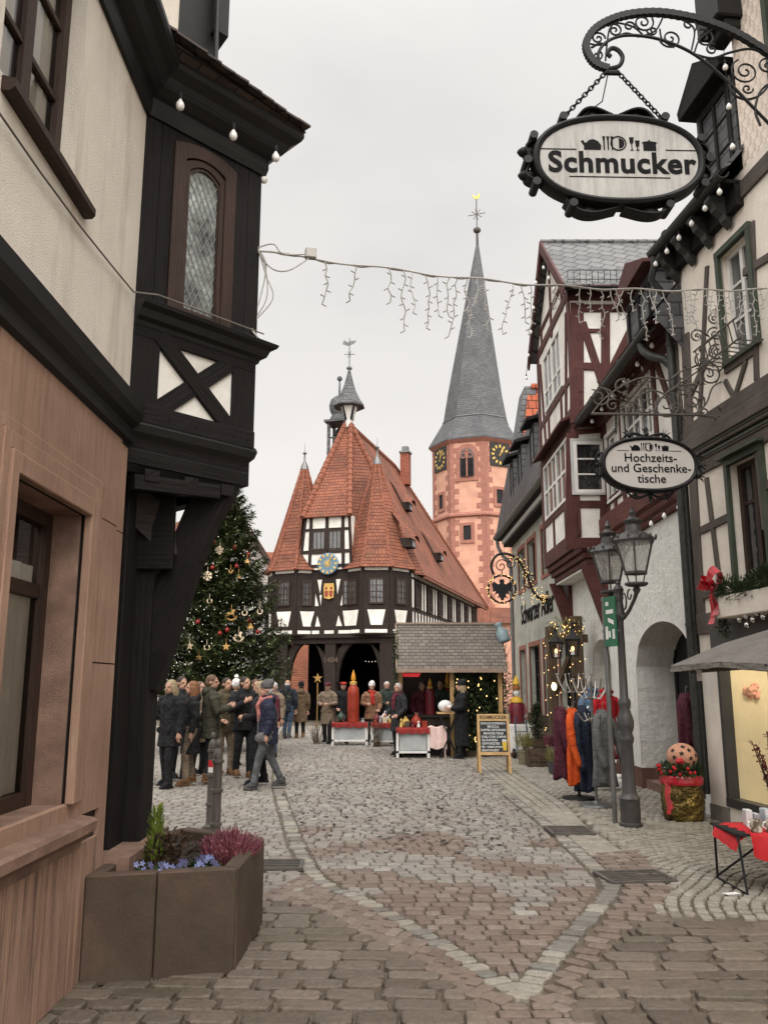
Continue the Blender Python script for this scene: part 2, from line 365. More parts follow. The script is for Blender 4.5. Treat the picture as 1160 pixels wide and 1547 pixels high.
# ---------- ground ----------
def pip(p,poly):
    x,y=p; c=False; j=len(poly)-1
    for i in range(len(poly)):
        xi,yi=poly[i]; xj,yj=poly[j]
        if (yi>y)!=(yj>y) and x<(xj-xi)*(y-yi)/(yj-yi)+xi: c=not c
        j=i
    return c
G=lambda *q:[tuple(gnd(a,b).xy) for a,b in q]
L1=G((787,1507),(716,1462),(645,1416),(541,1359),(500,1343),(470,1318),(448,1275),(436,1240),(427,1214),(420,1187))+[(-2.4,20),(-3.2,27),(-4,36)]
L2=G((787,1507),(844,1436),(897,1379),(921,1349),(918,1332),(877,1292),(827,1248),(783,1214),(743,1181),(703,1150))+[(1.3,24),(1.2,36)]
LO=G((716,1547),(682,1503),(629,1463),(548,1423),(481,1382),(420,1369),(380,1358))
RO=G((875,1547),(891,1496),(918,1456),(958,1416),(1005,1376),(1024,1349),(1018,1328),(975,1285))
roadpoly=L1+L2[::-1]
def dense(pl,step=.13):
    out=[]; carry=0
    P=[V((*p,0)) for p in pl]; 
    # Catmull-Rom smoothing
    S=[]
    for i in range(len(P)-1):
        a,b,c,d=P[max(i-1,0)],P[i],P[i+1],P[min(i+2,len(P)-1)]
        for k in range(12):
            t=k/12; S.append(.5*((2*b)+(c-a)*t+(2*a-5*b+4*c-d)*t*t+(3*b-a-3*c+d)*t**3))
    S.append(P[-1]); d=0; nxt=0
    for i in range(len(S)-1):
        seg=(S[i+1]-S[i]).length
        while nxt<=d+seg and seg>0:
            out.append((S[i].lerp(S[i+1],(nxt-d)/seg),(S[i+1]-S[i]).normalized())); nxt+=step
        d+=seg
    return out
class Stones(MB):
    def stone(s,c,t,l,w,h=.02,cut=.22,m=0,jit=.06,dome=.3):
        # one set stone: octagonal outline, chamfered and slightly domed top
        nrm=V((-t.y,t.x,0)); r=rnd.uniform; l*=.5*(1+r(-jit,jit)); w*=.5*(1+r(-jit,jit)); cu=cut*min(l,w)*r(.6,1.4)
        o=[(l-cu,-w),(l,-w+cu),(l,w-cu),(l-cu,w),(-l+cu,w),(-l,w-cu),(-l,-w+cu),(-l+cu,-w)]
        o=[(a+r(-jit,jit)*l*.5,b+r(-jit,jit)*w*.5) for a,b in o]; h*=r(.75,1.2); tx,ty=r(-.02,.02),r(-.02,.02)
        P=lambda a,b,z:(c.x+t.x*a+nrm.x*b,c.y+t.y*a+nrm.y*b,z+(tx*a+ty*b if z>0 else 0))
        e=.004; f1=max(.7,1-e/l); f2=max(.7,1-e/w); g1=max(.5,1-.013/l); g2=max(.5,1-.013/w)
        R=[P(a,b,-.01) for a,b in o]+[P(a*f1,b*f2,h*.72) for a,b in o]+[P(a*g1,b*g2,h) for a,b in o]+[P(r(-.3,.3)*l,r(-.3,.3)*w,h*(1+dome*.35*r(-.5,1)))]
        f=[]
        for k in range(2):
            for j in range(8): f.append([k*8+j,k*8+(j+1)%8,k*8+8+(j+1)%8,k*8+8+j])
        for j in range(8): f.append([16+j,16+(j+1)%8,24])
        s.add(R,f,m)
    def finish(s,name,mats):
        me=bpy.data.meshes.new(name); me.from_pydata(s.v,[],s.f)
        for x in mats: me.materials.append(x)
        me.polygons.foreach_set('material_index',s.m); me.update()
        o=bpy.data.objects.new(name,me); COL.objects.link(o); o['kind']='structure'; return o
def inview(p,mx=1.0):
    w=p[1]*cT+(0-CH)*sT
    if w<.5: return False
    px=CX+F*p[0]/w; k=mx*F/w
    return -k<px<1160+k and p[1]>3.6
def stonemat(name,cs,bs=60,rough=.6,tint=(.10,.055,.04),tf=0.,moss=0,tscale=.7):
    t=NT(name); g=t.n('ShaderNodeNewGeometry'); n=len(cs)
    col=t.ramp(g.outputs['Random Per Island'],[(i/(n-1),c) for i,c in enumerate(cs)])
    v=t.coord('Object')
    if tf: col=t.mix(t.ramp(t.noise(v,tscale,6,.75),[(.42,(0,0,0)),(.66,(tf,)*3)]),col,tint)
    if moss: col=t.mix(t.ramp(t.noise(v,1.1,7,.75),[(.5,(0,0,0)),(.7,(moss,)*3)]),col,(.05,.055,.02))
    col=t.mix(1.,col,t.ramp(t.noise(v,26,6,.75),[(.3,(.72,.72,.72)),(.62,(1.12,1.12,1.1))]),'MULTIPLY')
    ro=t.ramp(t.noise(v,3.,5),[(.35,(rough-.13,)*3),(.65,(rough+.15,)*3)])
    return t.fin(col,ro,t.bump(t.noise(v,11,4,.6),.6,.03,t.bump(t.noise(v,bs,5,.7),.6,.012)),0,.35)
SM=[stonemat('grey_setts',[(.17,.155,.138),(.25,.232,.205),(.215,.19,.165),(.30,.28,.25)],tint=(.17,.125,.10),tf=.4,rough=.55),
    stonemat('red_brown_setts',[(.135,.098,.078),(.19,.145,.118),(.165,.126,.102),(.22,.178,.148)],tf=.3,rough=.58),
    stonemat('brown_slabs',[(.085,.066,.050),(.135,.106,.082),(.11,.088,.069),(.165,.133,.105)],40,.6,moss=.35),
    stonemat('pale_edge_setts',[(.14,.13,.112),(.20,.187,.165),(.17,.158,.138)],tf=.2,rough=.6),
    stonemat('pavement_setts',[(.20,.18,.15),(.28,.255,.215),(.24,.215,.18),(.31,.285,.245)],tf=.3,tint=(.13,.11,.075))]
# base sheet
gb=MB(); gb.poly([(-150,-60,-.004),(150,-60,-.004),(150,400,-.004),(-150,400,-.004)])
t=NT('sandy_joint_ground'); v=t.coord('Object')
br=t.n('ShaderNodeTexVoronoi'); br.inputs['Scale'].default_value=6.5; t.l(v,br.inputs['Vector'])
c0=t.ramp(t.noise(v,1.4,6,.7),[(.3,(.075,.058,.043)),(.7,(.15,.12,.09))]); c0=t.mix(t.ramp(t.noise(v,.9,6,.7),[(.5,(0,0,0)),(.68,(.5,.5,.5))]),c0,(.055,.06,.025))
gm=t.fin(c0,.95,t.bump(t.noise(v,60,5),.7,.02))
g=gb.build('ground',gm); g['kind']='structure'
def distline(p,pl):
    b=1e9
    for (a,_),(c,_) in zip(pl[:-1],pl[1:]):
        ab=c-a; k=max(0,min(1,(p-a).dot(ab)/max(ab.length_squared,1e-9))); b=min(b,(p-a-ab*k).length)
    return b
d1,d2=dense(L1),dense(L2); c1=dense(L1,.6); c2=dense(L2,.6); cLO=dense(LO,.5); cRO=dense(RO,.5)
road=Stones(); gut=Stones(); slab=Stones(); pave=Stones()
for dl,sgn in ((d1,1),(d2,-1)):      # pale edge courses
    for p,t_ in dl:
        if inview(p) and p.y<27: road.stone(p,t_,rnd.uniform(.100,.120),rnd.uniform(.13,.165),.017,.35,3 if rnd.random()<.5 else 4,.13)
leftpoly=[(p[0]-.10,p[1]) for p in L1[4:]]+[(-12,36),(-9,6.5),(-1.6,7.0)]
def rows(poly,y):
    xs=[]; j=len(poly)-1
    for i in range(len(poly)):
        (xi,yi),(xj,yj)=poly[i],poly[j]
        if (yi>y)!=(yj>y): xs.append((xj-xi)*(y-yi)/(yj-yi)+xi)
        j=i
    xs.sort(); return list(zip(xs[::2],xs[1::2]))
def fill(poly,y,wr,cb,mg=.0):
    for a,b in rows(poly,y):
        a+=mg; b-=mg; x=a-rnd.uniform(0,wr[0])
        while x<b-.04:
            w=rnd.uniform(*wr); x0=max(x,a); x1=x+w
            if b-x1<wr[0]*.45: x1=b
            if x1-x0>.045: cb((x0+x1)/2,x1-x0)
            x=x1
def sett(poly_in):
    def cb(x,w):
        p=V((x,y+(.012*rnd.uniform(-1,1)+ (.05*math.sin(x*1.3) if y>7 else 0)),0))
        if not inview(p,.6): return
        if p.y>9.3 and rnd.random()<.012: return
        t_=V((1,.06*math.cos(x*1.3) if y>7 else 0,0)).normalized()
        red=poly_in and p.y<10.6 and noise.noise(V((p.x*1.1,p.y*1.1,3)))+(10.6-p.y)*.085>.22
        road.stone(p,t_,w-.011,h-.011,.016,.32 if p.y>9 else .22,1 if red else 0,.08)
    return cb
y=5.1
while y<36:
    h=.125 if y<9 else .135
    fill(roadpoly,y,(.12,.19),sett(True),.10 if y<14 else .05); fill(leftpoly,y,(.12,.19),sett(False))
    y+=h
road.finish('road',SM)
# red-brown gutter bands : rows across the band
def band(inner,outer,n_across,step,mesh,m):
    A=dense(inner,.05); B=dense(outer,.05); LA=len(A)*.05; k=int(LA/step)
    for i in range(k):
        f=(i+.5)/k; a=A[min(int(f*len(A)),len(A)-1)][0]; b=B[min(int(f*len(B)),len(B)-1)][0]
        ab=b-a; t_=ab.normalized(); L=ab.length; n=max(2,round(L/.17)); off=.25 if i%2 else 0
        for j in range(n+1):
            u=(j+off)/n*L
            if u<.10 or u>L-.02: continue
            gut_p=a+t_*u; mesh.stone(gut_p,t_,L/n-.016,step-.014,.02,.3,m,.09)
iL=[p for p in L1[:6]]; oL=LO[:]
band(iL,oL,4,.115,gut,1)
iR=[p for p in L2[:5]]+[L2[5]]; band(iR,RO,4,.115,gut,1)
# centre wedge in front of the tip
tip=G((787,1509))[0]; wedge=[(tip[0],tip[1]),(LO[0][0]+.05,LO[1][1]),(LO[0][0],3.7),(RO[0][0],3.7),(RO[1][0]-.05,RO[1][1])]
y=tip[1]-.14
while y>3.8:
    h=.11
    fill(wedge,y,(.13,.19),lambda x,w: gut.stone(V((x,y,0)),V((1,0,0)),w-.011,h-.011,.018,.25,1,.08))
    y-=h
gut.finish('gutter_paving',SM)
# large flat slabs right and left of the bands
YB=gnd(1000,1390).y
yy=3.75; row=0
ROp=RO; LOp=LO
polyR=[(ROp[i][0]-.07,ROp[i][1]) for i in range(5)]+[(ROp[4][0]-.06,YB),(6,YB),(6,3),(ROp[0][0]-.07,3)]
polyL=[(p[0]+.08,p[1]) for p in LO]+[(-1.0,6.9),(-4,6.9),(-4,3),(LO[0][0]+.08,3)]
while yy<7.2:
    h=rnd.uniform(.15,.20); y=yy+h/2
    def cr(x,w):
        p=V((x,y+.012*math.sin(x*2),0))
        if inview(p,.6): slab.stone(p,V((1,.024*math.cos(x*2),0)).normalized(),w-.022,h-.020,rnd.uniform(.017,.027),.42,2,.13,.25)
    def cl_(x,w):
        p=V((x,y,0))
        if inview(p,.6): slab.stone(p,V((1,-.05,0)).normalized(),w-.018,h-.016,.026,.34,2,.08,.3)
    fill(polyR,y,(.22,.40),cr); fill(polyL,y,(.20,.36),cl_)
    yy+=h
slab.finish('paving_slabs',SM)
# pavement of small setts laid in arcs on the right, with two straight gutter lines
poly3=[(ROp[i][0]-.08,ROp[i][1]) for i in range(4,8)]+[(p[0]+.12,p[1]) for p in L2[5:]]+[(1.3,36),(5,36),(5.2,20),(4.6,11),(4.6,YB),(ROp[4][0]-.08,YB)]
GS=[]
for k in (0.0,.14,.28,.42):
    for p,t_ in dense([(p[0]+.14+k*(1 if i>1 else .6),p[1]) for i,p in enumerate(L2[5:-1])],.16):
        GS.append(p)
        if inview(p): pave.stone(p,t_,.148,.125,.018,.3,4,.08)
r=.6; cx,cy=5.2,6.0
while r<30:
    step=.102; n=int(r*pi*.75/.118); 
    for i in range(n):
        a=pi*.35+pi*.75*i/n; p=V((cx+math.cos(a)*r,cy+math.sin(a)*r*1.0+.06*math.sin(a*14),0))
        if p.y>34 or not inview(p,.6): continue
        if not pip((p.x,p.y),poly3): continue
        if p.y>8.2:
            if any((p-q).length_squared<.0144 for q in GS): continue
            if distline(p,c2)<.16: continue
        pave.stone(p,V((-math.sin(a),math.cos(a),0)),pi*.75*r/n-.016,step-.014,.018,.32,4,.10)
    r+=step
pave.finish('pavement',SM)
# small flat dark flecks scattered over the setts
lf=MB()
for i in range(1900):
    p=V((rnd.uniform(-2.6,2.4),8.9+17*rnd.random()**1.0,0))
    if not pip((p.x,p.y),roadpoly): continue
    a=rnd.uniform(0,6.28); s_=rnd.uniform(.010,.034); t_=V((math.cos(a),math.sin(a),0)); n_=V((-t_.y,t_.x,0))
    z=.0235
    lf.add([p+t_*s_*1.7+V((0,0,z)),p+n_*s_+V((0,0,z+.006)),p-t_*s_*1.5+V((0,0,z+.002)),p-n_*s_*.9+V((0,0,z+.004))],[[0,1,2,3]])
lf.build('dark_flecks',mat('dark_fleck_brown',(.045,.035,.028),(.02,.016,.013),.6))['kind']='stuff'
# drains
gi=M['iron2']
def grate(px,py,w,d,rz,label):
    c=gnd(px,py,.02); m=MB(); R=Matrix.Rotation(rz,3,'Z'); a=R@V((w/2,0,0)); b=R@V((0,d/2,0))
    for q in (-1,1):
        m.bar(c-a+b*q,c+a+b*q,.04,.03); m.bar(c-b+a*q,c+b+a*q,.04,.028)
    n=int(d/.075)
    for i in range(1,n): m.bar(c-a+b*(2*i/n-1),c+a+b*(2*i/n-1),.022,.024)
    t_=m.top('drain_grate',[gi],label,'drain grate','drain grates in the paving')
    s_=MB(); s_.hexa(c-a-b-Z*.012,2*a,2*b,Z*.004); s_.build('sump',[M['dark']],t_)
grate(958,1325,.56,.42,.12,'iron drain grate where the roadway edge bends, nearest the camera')
grate(860,1255,.46,.5,.0,'small iron drain grate in the gutter left of the lamp post')
grate(418,1307,.46,.4,.05,'iron drain grate beside the stone planter')
def window(par,o,u,n,rect,rec=.08,fw=.05,nx=2,nz=2,fm='white',gm='glass',mw=.025,dep=.05,mid=0,sill=None,name='window',tr=None):
    a,b,c,d=rect; m=MB(); P=lambda x,z,k=0:o+u*x+Z*z+n*k
    def bx(x0,x1,z0,z1,k0,k1): m.hexa(P(x0,z0,k0),u*(x1-x0),n*(k1-k0),Z*(z1-z0),0,ax=(0,0,1) if z1-z0>x1-x0 else tuple(u))
    k=-rec
    bx(a,a+fw,c,d,k-dep,k); bx(b-fw,b,c,d,k-dep,k); bx(a+fw,b-fw,c,c+fw,k-dep,k-.002); bx(a+fw,b-fw,d-fw,d,k-dep,k-.002)
    for i in range(1,nx):
        x=a+(b-a)*i/nx; w=mid if (mid and i*2==nx) else mw; bx(x-w/2,x+w/2,c+fw,d-fw,k-dep+.005,k-.006-(0 if w==mid else .008))
    zz=[c+(d-c)*j/nz for j in range(1,nz)] if tr is None else [c+(d-c)*q for q in tr]
    for z_ in zz: bx(a+fw,b-fw,z_-mw/2,z_+mw/2,k-dep+.008,k-.016)
    w=m.build(name,M[fm],par)
    g=MB(); p=[P(a+fw*.5,c+fw*.5,k-.035),P(b-fw*.5,c+fw*.5,k-.035),P(b-fw*.5,d-fw*.5,k-.035),P(a+fw*.5,d-fw*.5,k-.035)]
    g.poly(p if (p[1]-p[0]).cross(p[3]-p[0]).dot(n)>0 else p[::-1]); g.build('pane',M[gm],w)
    if sill:
        s_=MB(); s_.hexa(P(a-.05,c-.06,-.02),u*(b-a+.1),n*(sill+.02),Z*.055); s_.build('sill',M[fm],w)
    return w
def sweep(m,path,prof,mi=0):
    # profile (outward offset, z) carried along a horizontal path with mitred corners; outward = right of travel
    P=[V((*p,0)) for p in path]; N=[]
    for i in range(len(P)-1):
        t=(P[i+1]-P[i]).normalized(); N.append(V((t.y,-t.x,0)))
    rings=[]
    for i,p in enumerate(P):
        if i==0: n=N[0]; k=1
        elif i==len(P)-1: n=N[-1]; k=1
        else:
            n=(N[i-1]+N[i]).normalized(); k=1/max(.3,n.dot(N[i]))
        rings.append([p+n*(k*o)+Z*z for o,z in prof])
    m.loft(rings,mi,True); return m
# ================= corner house on the left =================
ch=thing('corner_house','cream plastered corner house with red sandstone ground floor and dark timber oriel','house',(-1.72,5.5,0))
LU=V((0,1,0)); LN=V((1,0,0)); LO_=V((-1.72,0,0)); Aw=V((-1.72,5.5,0)); Bw=V((-1.0,6.26,0)); Cw=V((-1.72,7.0,0))
opL=(3.80,4.80,1.02,2.60); 
m=MB(); m.cells(LO_-LN*.01,LU,LN,(-5,5.5,-.05,3.4),[(*opL,.23)],.23,0,1)
m.poly([(-1.73,5.5,-.05),(-2.2,5.97,-.05),(-2.2,5.97,3.4),(-1.73,5.5,3.4)][::-1])
m.build('ground_floor_wall',[mat('dark_joint',(.035,.026,.022),None,.95),M['sand_plain']],ch)
m=MB()   # tooled sandstone slabs hung on the wall with open joints
def slabp(y0,y1,z0,z1,t=.019,mi=0):
    g=.0042; m.hexa(V((-1.728,y0+g,z0+g)),V((0,y1-y0-2*g,0)),V((t+.008,0,0)),V((0,0,z1-z0-2*g)),mi)
ys=[-5,-4.2,-3.4,-2.5,-1.7,-.9,-.1,.6,1.25,1.9,2.5,3.1,3.40,3.56]
for a,b in zip(ys[:-1],ys[1:]):
    slabp(a,b,.93,2.2+.3*((int(b*10))%2)); slabp(a,b,2.2+.3*((int(b*10))%2),3.26)
for a,b in zip([3.56,4.05,4.59],[4.05,4.59,5.08]): slabp(a,b,2.83,3.26)
slabp(5.08,5.36,.93,1.78); slabp(5.08,5.36,1.78,2.64); slabp(5.08,5.36,2.64,3.26); slabp(5.36,5.497,.05,1.78,.016); slabp(5.36,5.497,1.78,2.62,.016); slabp(5.36,5.497,2.62,3.26,.016)
m.build('sandstone_slabs',M['sand'],ch); m=MB()
ys=[-5,-4.1,-3.2,-2.4,-1.5,-.7,.2,.9,1.6,2.2,2.75,3.3,3.75,4.12,4.5,4.86,5.2,5.36]
for a,b in zip(ys[:-1],ys[1:]): slabp(a,b,.02,.78)
m.build('base_slabs',M['sandb'],ch)
# moulded window surround
m=MB(); m.hexa(V((-1.735,3.4,.93)),V((0,1.68,0)),V((.034,0,0)),Z*.092)
for k,(o_,t) in enumerate(((.25,.02),(.185,.034),(.10,.05))):
    a,b,c,d=opL; o2=(.25,.185,.10,0.0)[k+1] if k<2 else 0
    m.hexa(V((-1.715,b+o2,c)),V((0,o_-o2,0)),V((t,0,0)),V((0,0,d-c+o_)),0)
    m.hexa(V((-1.715,a-o_*.8,c)),V((0,(o_-o2)*.8,0)),V((t,0,0)),V((0,0,d-c+o_)),0)
    m.hexa(V((-1.715,a-o2*.8,d+o2)),V((0,b-a+o2*1.8,0)),V((t,0,0)),V((0,0,o_-o2)),0)
m.build('window_surround',M['sand'],ch,bevel=.006)
window(ch,LO_,LU,LN,opL,.17,.075,1,1,'brown','clear',dep=.07,tr=[.72],mw=.075)
cur=MB(); cur.loft([[V((-1.96+.010*math.sin(i*1.9),3.9+i*.06,z)) for i in range(15)] for z in (1.05,2.3)],0,False,False); cur.build('curtain',M['white'],ch)
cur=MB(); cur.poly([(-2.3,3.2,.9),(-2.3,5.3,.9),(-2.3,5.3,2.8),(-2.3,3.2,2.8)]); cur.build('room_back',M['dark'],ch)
m=MB(); sweep(m,[(-1.72,-5),(-1.72,5.03)],[(-.02,.76),(.03,.76),(.035,.80),(.09,.84),(.115,.86),(.12,.91),(.10,.925),(-.02,.945)]); m.build('sill_course',M['sand_plain'],ch)
# plaster storey
up=(3.35,4.28,4.36,5.72)
m=MB(); m.cells(LO_,LU,LN,(-5,5.5,3.4,5.95),[(*up,.17),(.9,1.85,4.36,5.72,.17)],.17); m.build('plaster_wall',M['plaster'],ch)
for a,b in ((up[0],up[1]),(.9,1.85)): window(ch,LO_,LU,LN,(a,b,4.36,5.72),.09,.075,2,1,'brown','clear',.03,.07,.10,tr=[.36,.69])
m=MB(); sweep(m,[(-1.72,3.38),(-1.72,4.47)],[(-.05,4.27),(.045,4.27),(.065,4.29),(.065,4.33),(-.05,4.36)]); m.build('window_sill',M['brown'],ch); m=MB(); sweep(m,[(-1.72,.8),(-1.72,1.97)],[(-.05,4.27),(.045,4.27),(.065,4.29),(.065,4.33),(-.05,4.36)]); m.build('window_sill',M['brown'],ch)
for a,b in ((up[0],up[1]),(.9,1.85)):
    cur=MB(); cur.loft([[V((-1.872+.010*math.sin(i*2.1),a+.05+i*.038,z)) for i in range(10)] for z in (4.4,5.7)],0,False,False); cur.loft([[V((-1.872+.010*math.sin(i*2.1),b-.44+i*.040,z)) for i in range(10)] for z in (4.4,5.7)],0,False,False); cur.build('curtain',M['white'],ch)
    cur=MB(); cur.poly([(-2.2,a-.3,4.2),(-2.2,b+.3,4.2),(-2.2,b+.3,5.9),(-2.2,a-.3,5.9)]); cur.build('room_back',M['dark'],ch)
# sheet-metal cornices sweeping round the oriel
path=[(-1.72,-5),(-1.72,5.5),tuple(Bw.xy),tuple(Cw.xy)]
m=MB(); sweep(m,path[1:],[(-.12,3.06),(-.08,3.07),(-.055,3.12),(-.07,3.15),(-.03,3.17),(-.02,3.21),(-.045,3.24),(-.02,3.29),(.015,3.33),(.03,3.38),(.02,3.41),(-.12,3.42)]); m.build('oriel_base_moulding',M['cornice'],ch)
m=MB(); sweep(m,path[:2],[(-.03,3.17),(.012,3.17),(.02,3.22),(.05,3.235),(.055,3.27),(.03,3.29),(.035,3.33),(.075,3.36),(.105,3.42),(.115,3.50),(.10,3.515),(-.03,3.54)])
m.build('storey_cornice',M['cornice'],ch)
m=MB(); sweep(m,path,[(-.03,5.70),(.03,5.70),(.045,5.76),(.045,5.84),(.08,5.86),(.13,5.90),(.17,5.97),(.235,6.02),(.25,6.05),(.25,6.09),(.22,6.10),(-.03,6.13)])
m.build('eaves_cornice',M['cornice'],ch)
# ---- oriel ----
ou=(Bw-Aw).normalized(); on=V((ou.y,-ou.x,0)); OW=(Bw-Aw).length
orl=MB()
foot=[Aw,Bw,Cw,V((-2.4,6.3,0))]
orl.prism([p+Z*3.12-on*.03 for p in foot],Z*2.6)
orl=orl.build('oriel',M['dtim'],ch)
OP=lambda s,z,k=0:Aw+ou*s+Z*z+on*k
def obx(m,s0,s1,z0,z1,k0,k1,mi=0): m.hexa(OP(s0,z0,k0),ou*(s1-s0),on*(k1-k0),Z*(z1-z0),mi,ax=(0,0,1) if z1-z0>s1-s0 else tuple(ou))
m=MB()   # boards of the face
for a,b in ((.0,.13),(.133,.235),(.79,.92),(.923,1.047)): obx(m,a,b,4.2,5.72,-.02,.012)
obx(m,.2,.83,5.6,5.72,-.02,.010)
obx(m,0,.21,3.52,4.06,-.02,.012); obx(m,.84,OW,3.52,4.06,-.02,.012); obx(m,0,OW,3.40,3.535,-.02,.028)
obx(m,0,OW,4.01,4.1,-.02,.016)
for a,b,k in ((( .20,4.06),(.85,3.50),.022),((.85,4.06),(.20,3.50),.014)): m.beam(OP(*a),OP(*b),.125,k,on,0)
for s in (.06,.30,.52,.86,.98): m.ell(OP(s,3.46,.030),.010,6,4)
bn=V((ou.y,ou.x,0)); bu=(Cw-Bw).normalized(); bn=V((bu.y,-bu.x,0))
for a,b in ((0,.14),(.86,1.02)): m.hexa(Bw+bu*a+Z*3.5-bn*.02,bu*(b-a),bn*.032,Z*2.2,ax=(0,0,1))
m.build('oriel_timbers',M['dtim'],orl,bevel=.006)
m=MB(); m.poly([OP(.2,3.5,-.012),OP(.85,3.5,-.012),OP(.85,4.05,-.012),OP(.2,4.05,-.012)]); m.build('oriel_infill',M['lime'],orl)
m=MB(); sweep(m,path[1:],[(-.03,4.09),(.02,4.09),(.03,4.12),(.065,4.14),(.085,4.19),(.125,4.215),(.135,4.24),(.12,4.25),(-.03,4.27)]); m.build('oriel_cornice',M['cornice'],orl)
# arched oriel window
def arch(s0,s1,z1,r,k,n=10):
    # points along the segmental top from s0 to s1 with rise r
    return [OP(s0+(s1-s0)*i/n,z1-r*(2*i/n-1)**2,k) for i in range(n+1)]
m=MB()
def archframe(s0,s1,z0,z1,r,w,k0,k1,wb=None):
    wb=wb or w
    outer=[(s0,z0)]+[(s0+(s1-s0)*i/10,z1-r*(2*i/10-1)**2) for i in range(11)]+[(s1,z0)]
    a,b=s0+w,s1-w
    inner=[(a,z0+wb)]+[(a+(b-a)*i/10,z1-w-r*.92*(2*i/10-1)**2) for i in range(11)]+[(b,z0+wb)]
    n=len(outer)
    for i in range(n):
        j=(i+1)%n
        q=[OP(*outer[i],k1),OP(*outer[j],k1),OP(*inner[j],k1),OP(*inner[i],k1)]
        m.add([OP(*outer[i],k0),OP(*outer[j],k0),OP(*inner[j],k0),OP(*inner[i],k0)]+q,[[4,5,6,7][::-1],[0,1,5,4][::-1],[2,3,7,6][::-1]],0,ax=(0,0,1) if i in (0,n-2) or True else None)
archframe(.235,.79,4.245,5.66,.06,.10,-.02,.03,.05); archframe(.325,.70,4.27,5.555,.075,.05,-.03,.016,.045); archframe(.362,.663,4.31,5.5,.085,.022,-.03,.005,.022)
ow_=m.build('oriel_window',M['brown'],orl)
m=MB(); m.poly([OP(.36,4.31,-.012),OP(.665,4.31,-.012)]+arch(.36,.665,5.5,.09,-.012)[::-1]); m.build('pane',M['leadglass'],ow_)
m=MB()
s0,s1,z0,z1=.38,.645,4.33,5.48
slope=2.1
for k in range(-12,22):
    for sg in (1,-1):
        # line z = zc + sg*slope*(s-s0)
        zc=z0+k*.108; pts=[]
        for s in (s0,s1):
            pts.append([s,zc+sg*slope*(s-s0)])
        (a,za),(b,zb)=pts
        def clip(a,za,b,zb):
            if za>zb: a,za,b,zb=b,zb,a,za
            top=z1-.03
            if zb<=z0 or za>=top: return None
            if za<z0: a=a+(b-a)*(z0-za)/(zb-za); za=z0
            if zb>top: b=a+(b-a)*(top-za)/(zb-za); zb=top
            return a,za,b,zb
        c=clip(a,za,b,zb)
        if c: m.bar(OP(c[0],c[1],-.006+.002*sg),OP(c[2],c[3],-.006+.002*sg),.0055,.004)
m.build('lead_came',mat('lead_came',(.28,.28,.29),None,.4,metal=.3),ow_)
# soffit, braces and posts beneath the oriel
m=MB(); m.prism([p+Z*3.08 for p in (Aw+V((-.06,.08,0)),Bw-V((.13,0,0)),Cw,V((-2.4,6.3,0)))],Z*.05)
for k in (.2,.5,.8): m.bar(Aw.lerp(Bw,k)+Z*3.05,Aw.lerp(Bw,k)+V((-.7,.7,3.05)),.11,.08)
m.bar(V((-1.70,5.60,2.99)),V((-1.22,6.09,3.03)),.09,.10)
m.build('oriel_soffit',M['dtim'],ch)
def pxY(px,py,Y): return atY(px,py,Y)
m=MB()
cv=[pxY(222,1040,6.22),pxY(240,985,6.2),pxY(262,920,6.2),pxY(285,850,6.2),pxY(312,785,6.22),pxY(338,735,6.25)]
for a,b in zip(cv[:-1],cv[1:]): pass
rings=[]
for i,p in enumerate(cv):
    t=(cv[min(i+1,5)]-cv[max(i-1,0)]).normalized(); sd=t.cross(V((0,-1,0))).normalized(); dn=V((0,1,0)); w=.155 if i<5 else .17
    rings.append([p-sd*w-dn*.10,p+sd*w*.62-dn*.10,p+sd*w*.62+dn*.10,p-sd*w+dn*.10])
m.loft(rings); m.ax=[(.45,.0,.9)]*len(m.f); m.build('brace',M['dtim'],ch,bevel=.012)
m=MB()
m.hexa(V((-1.90,6.05,0)),V((.26,0,0)),V((0,.30,0)),Z*2.95,ax=(0,0,1))
m.hexa(V((-2.05,5.75,0)),V((.30,0,0)),V((0,.29,0)),Z*3.05,ax=(0,0,1))
m.hexa(V((-2.0,5.55,0)),V((.22,0,0)),V((0,.19,0)),Z*3.1,ax=(0,0,1))
m.hexa(V((-2.25,6.0,2.45)),V((.75,.0,0)),V((0,.06,0)),Z*.55,ax=(1,0,0))
m.build('post',M['dtim'],ch,bevel=.01)
m=MB()   # carved hanging board below the soffit
p=[pxY(203,730,5.9),pxY(262,770,6.05),pxY(268,838,6.05),pxY(243,832,6.05),pxY(198,790,5.9)]
m.prism(p,V((-.03,.05,0))); m.build('hanging_board',wood('worn_dark_board',(.05,.04,.034),(.018,.014,.012),.5,1.),ch)
m=MB(); m.hexa(V((-2.3,5.52,0)),V((.75,0,0)),V((0,.95,0)),Z*.62); m.build('plinth',M['sand_plain'],ch)
m=MB(); m.poly([(-2.35,5.6,0),(-2.35,8,0),(-2.35,8,3.1),(-2.35,5.6,3.1)]); m.poly([(-2.35,6.3,0),(-6.,6.3,0),(-6,6.3,9),(-2.35,6.3,9)][::-1])
m.build('passage_wall',M['dtim'],ch)
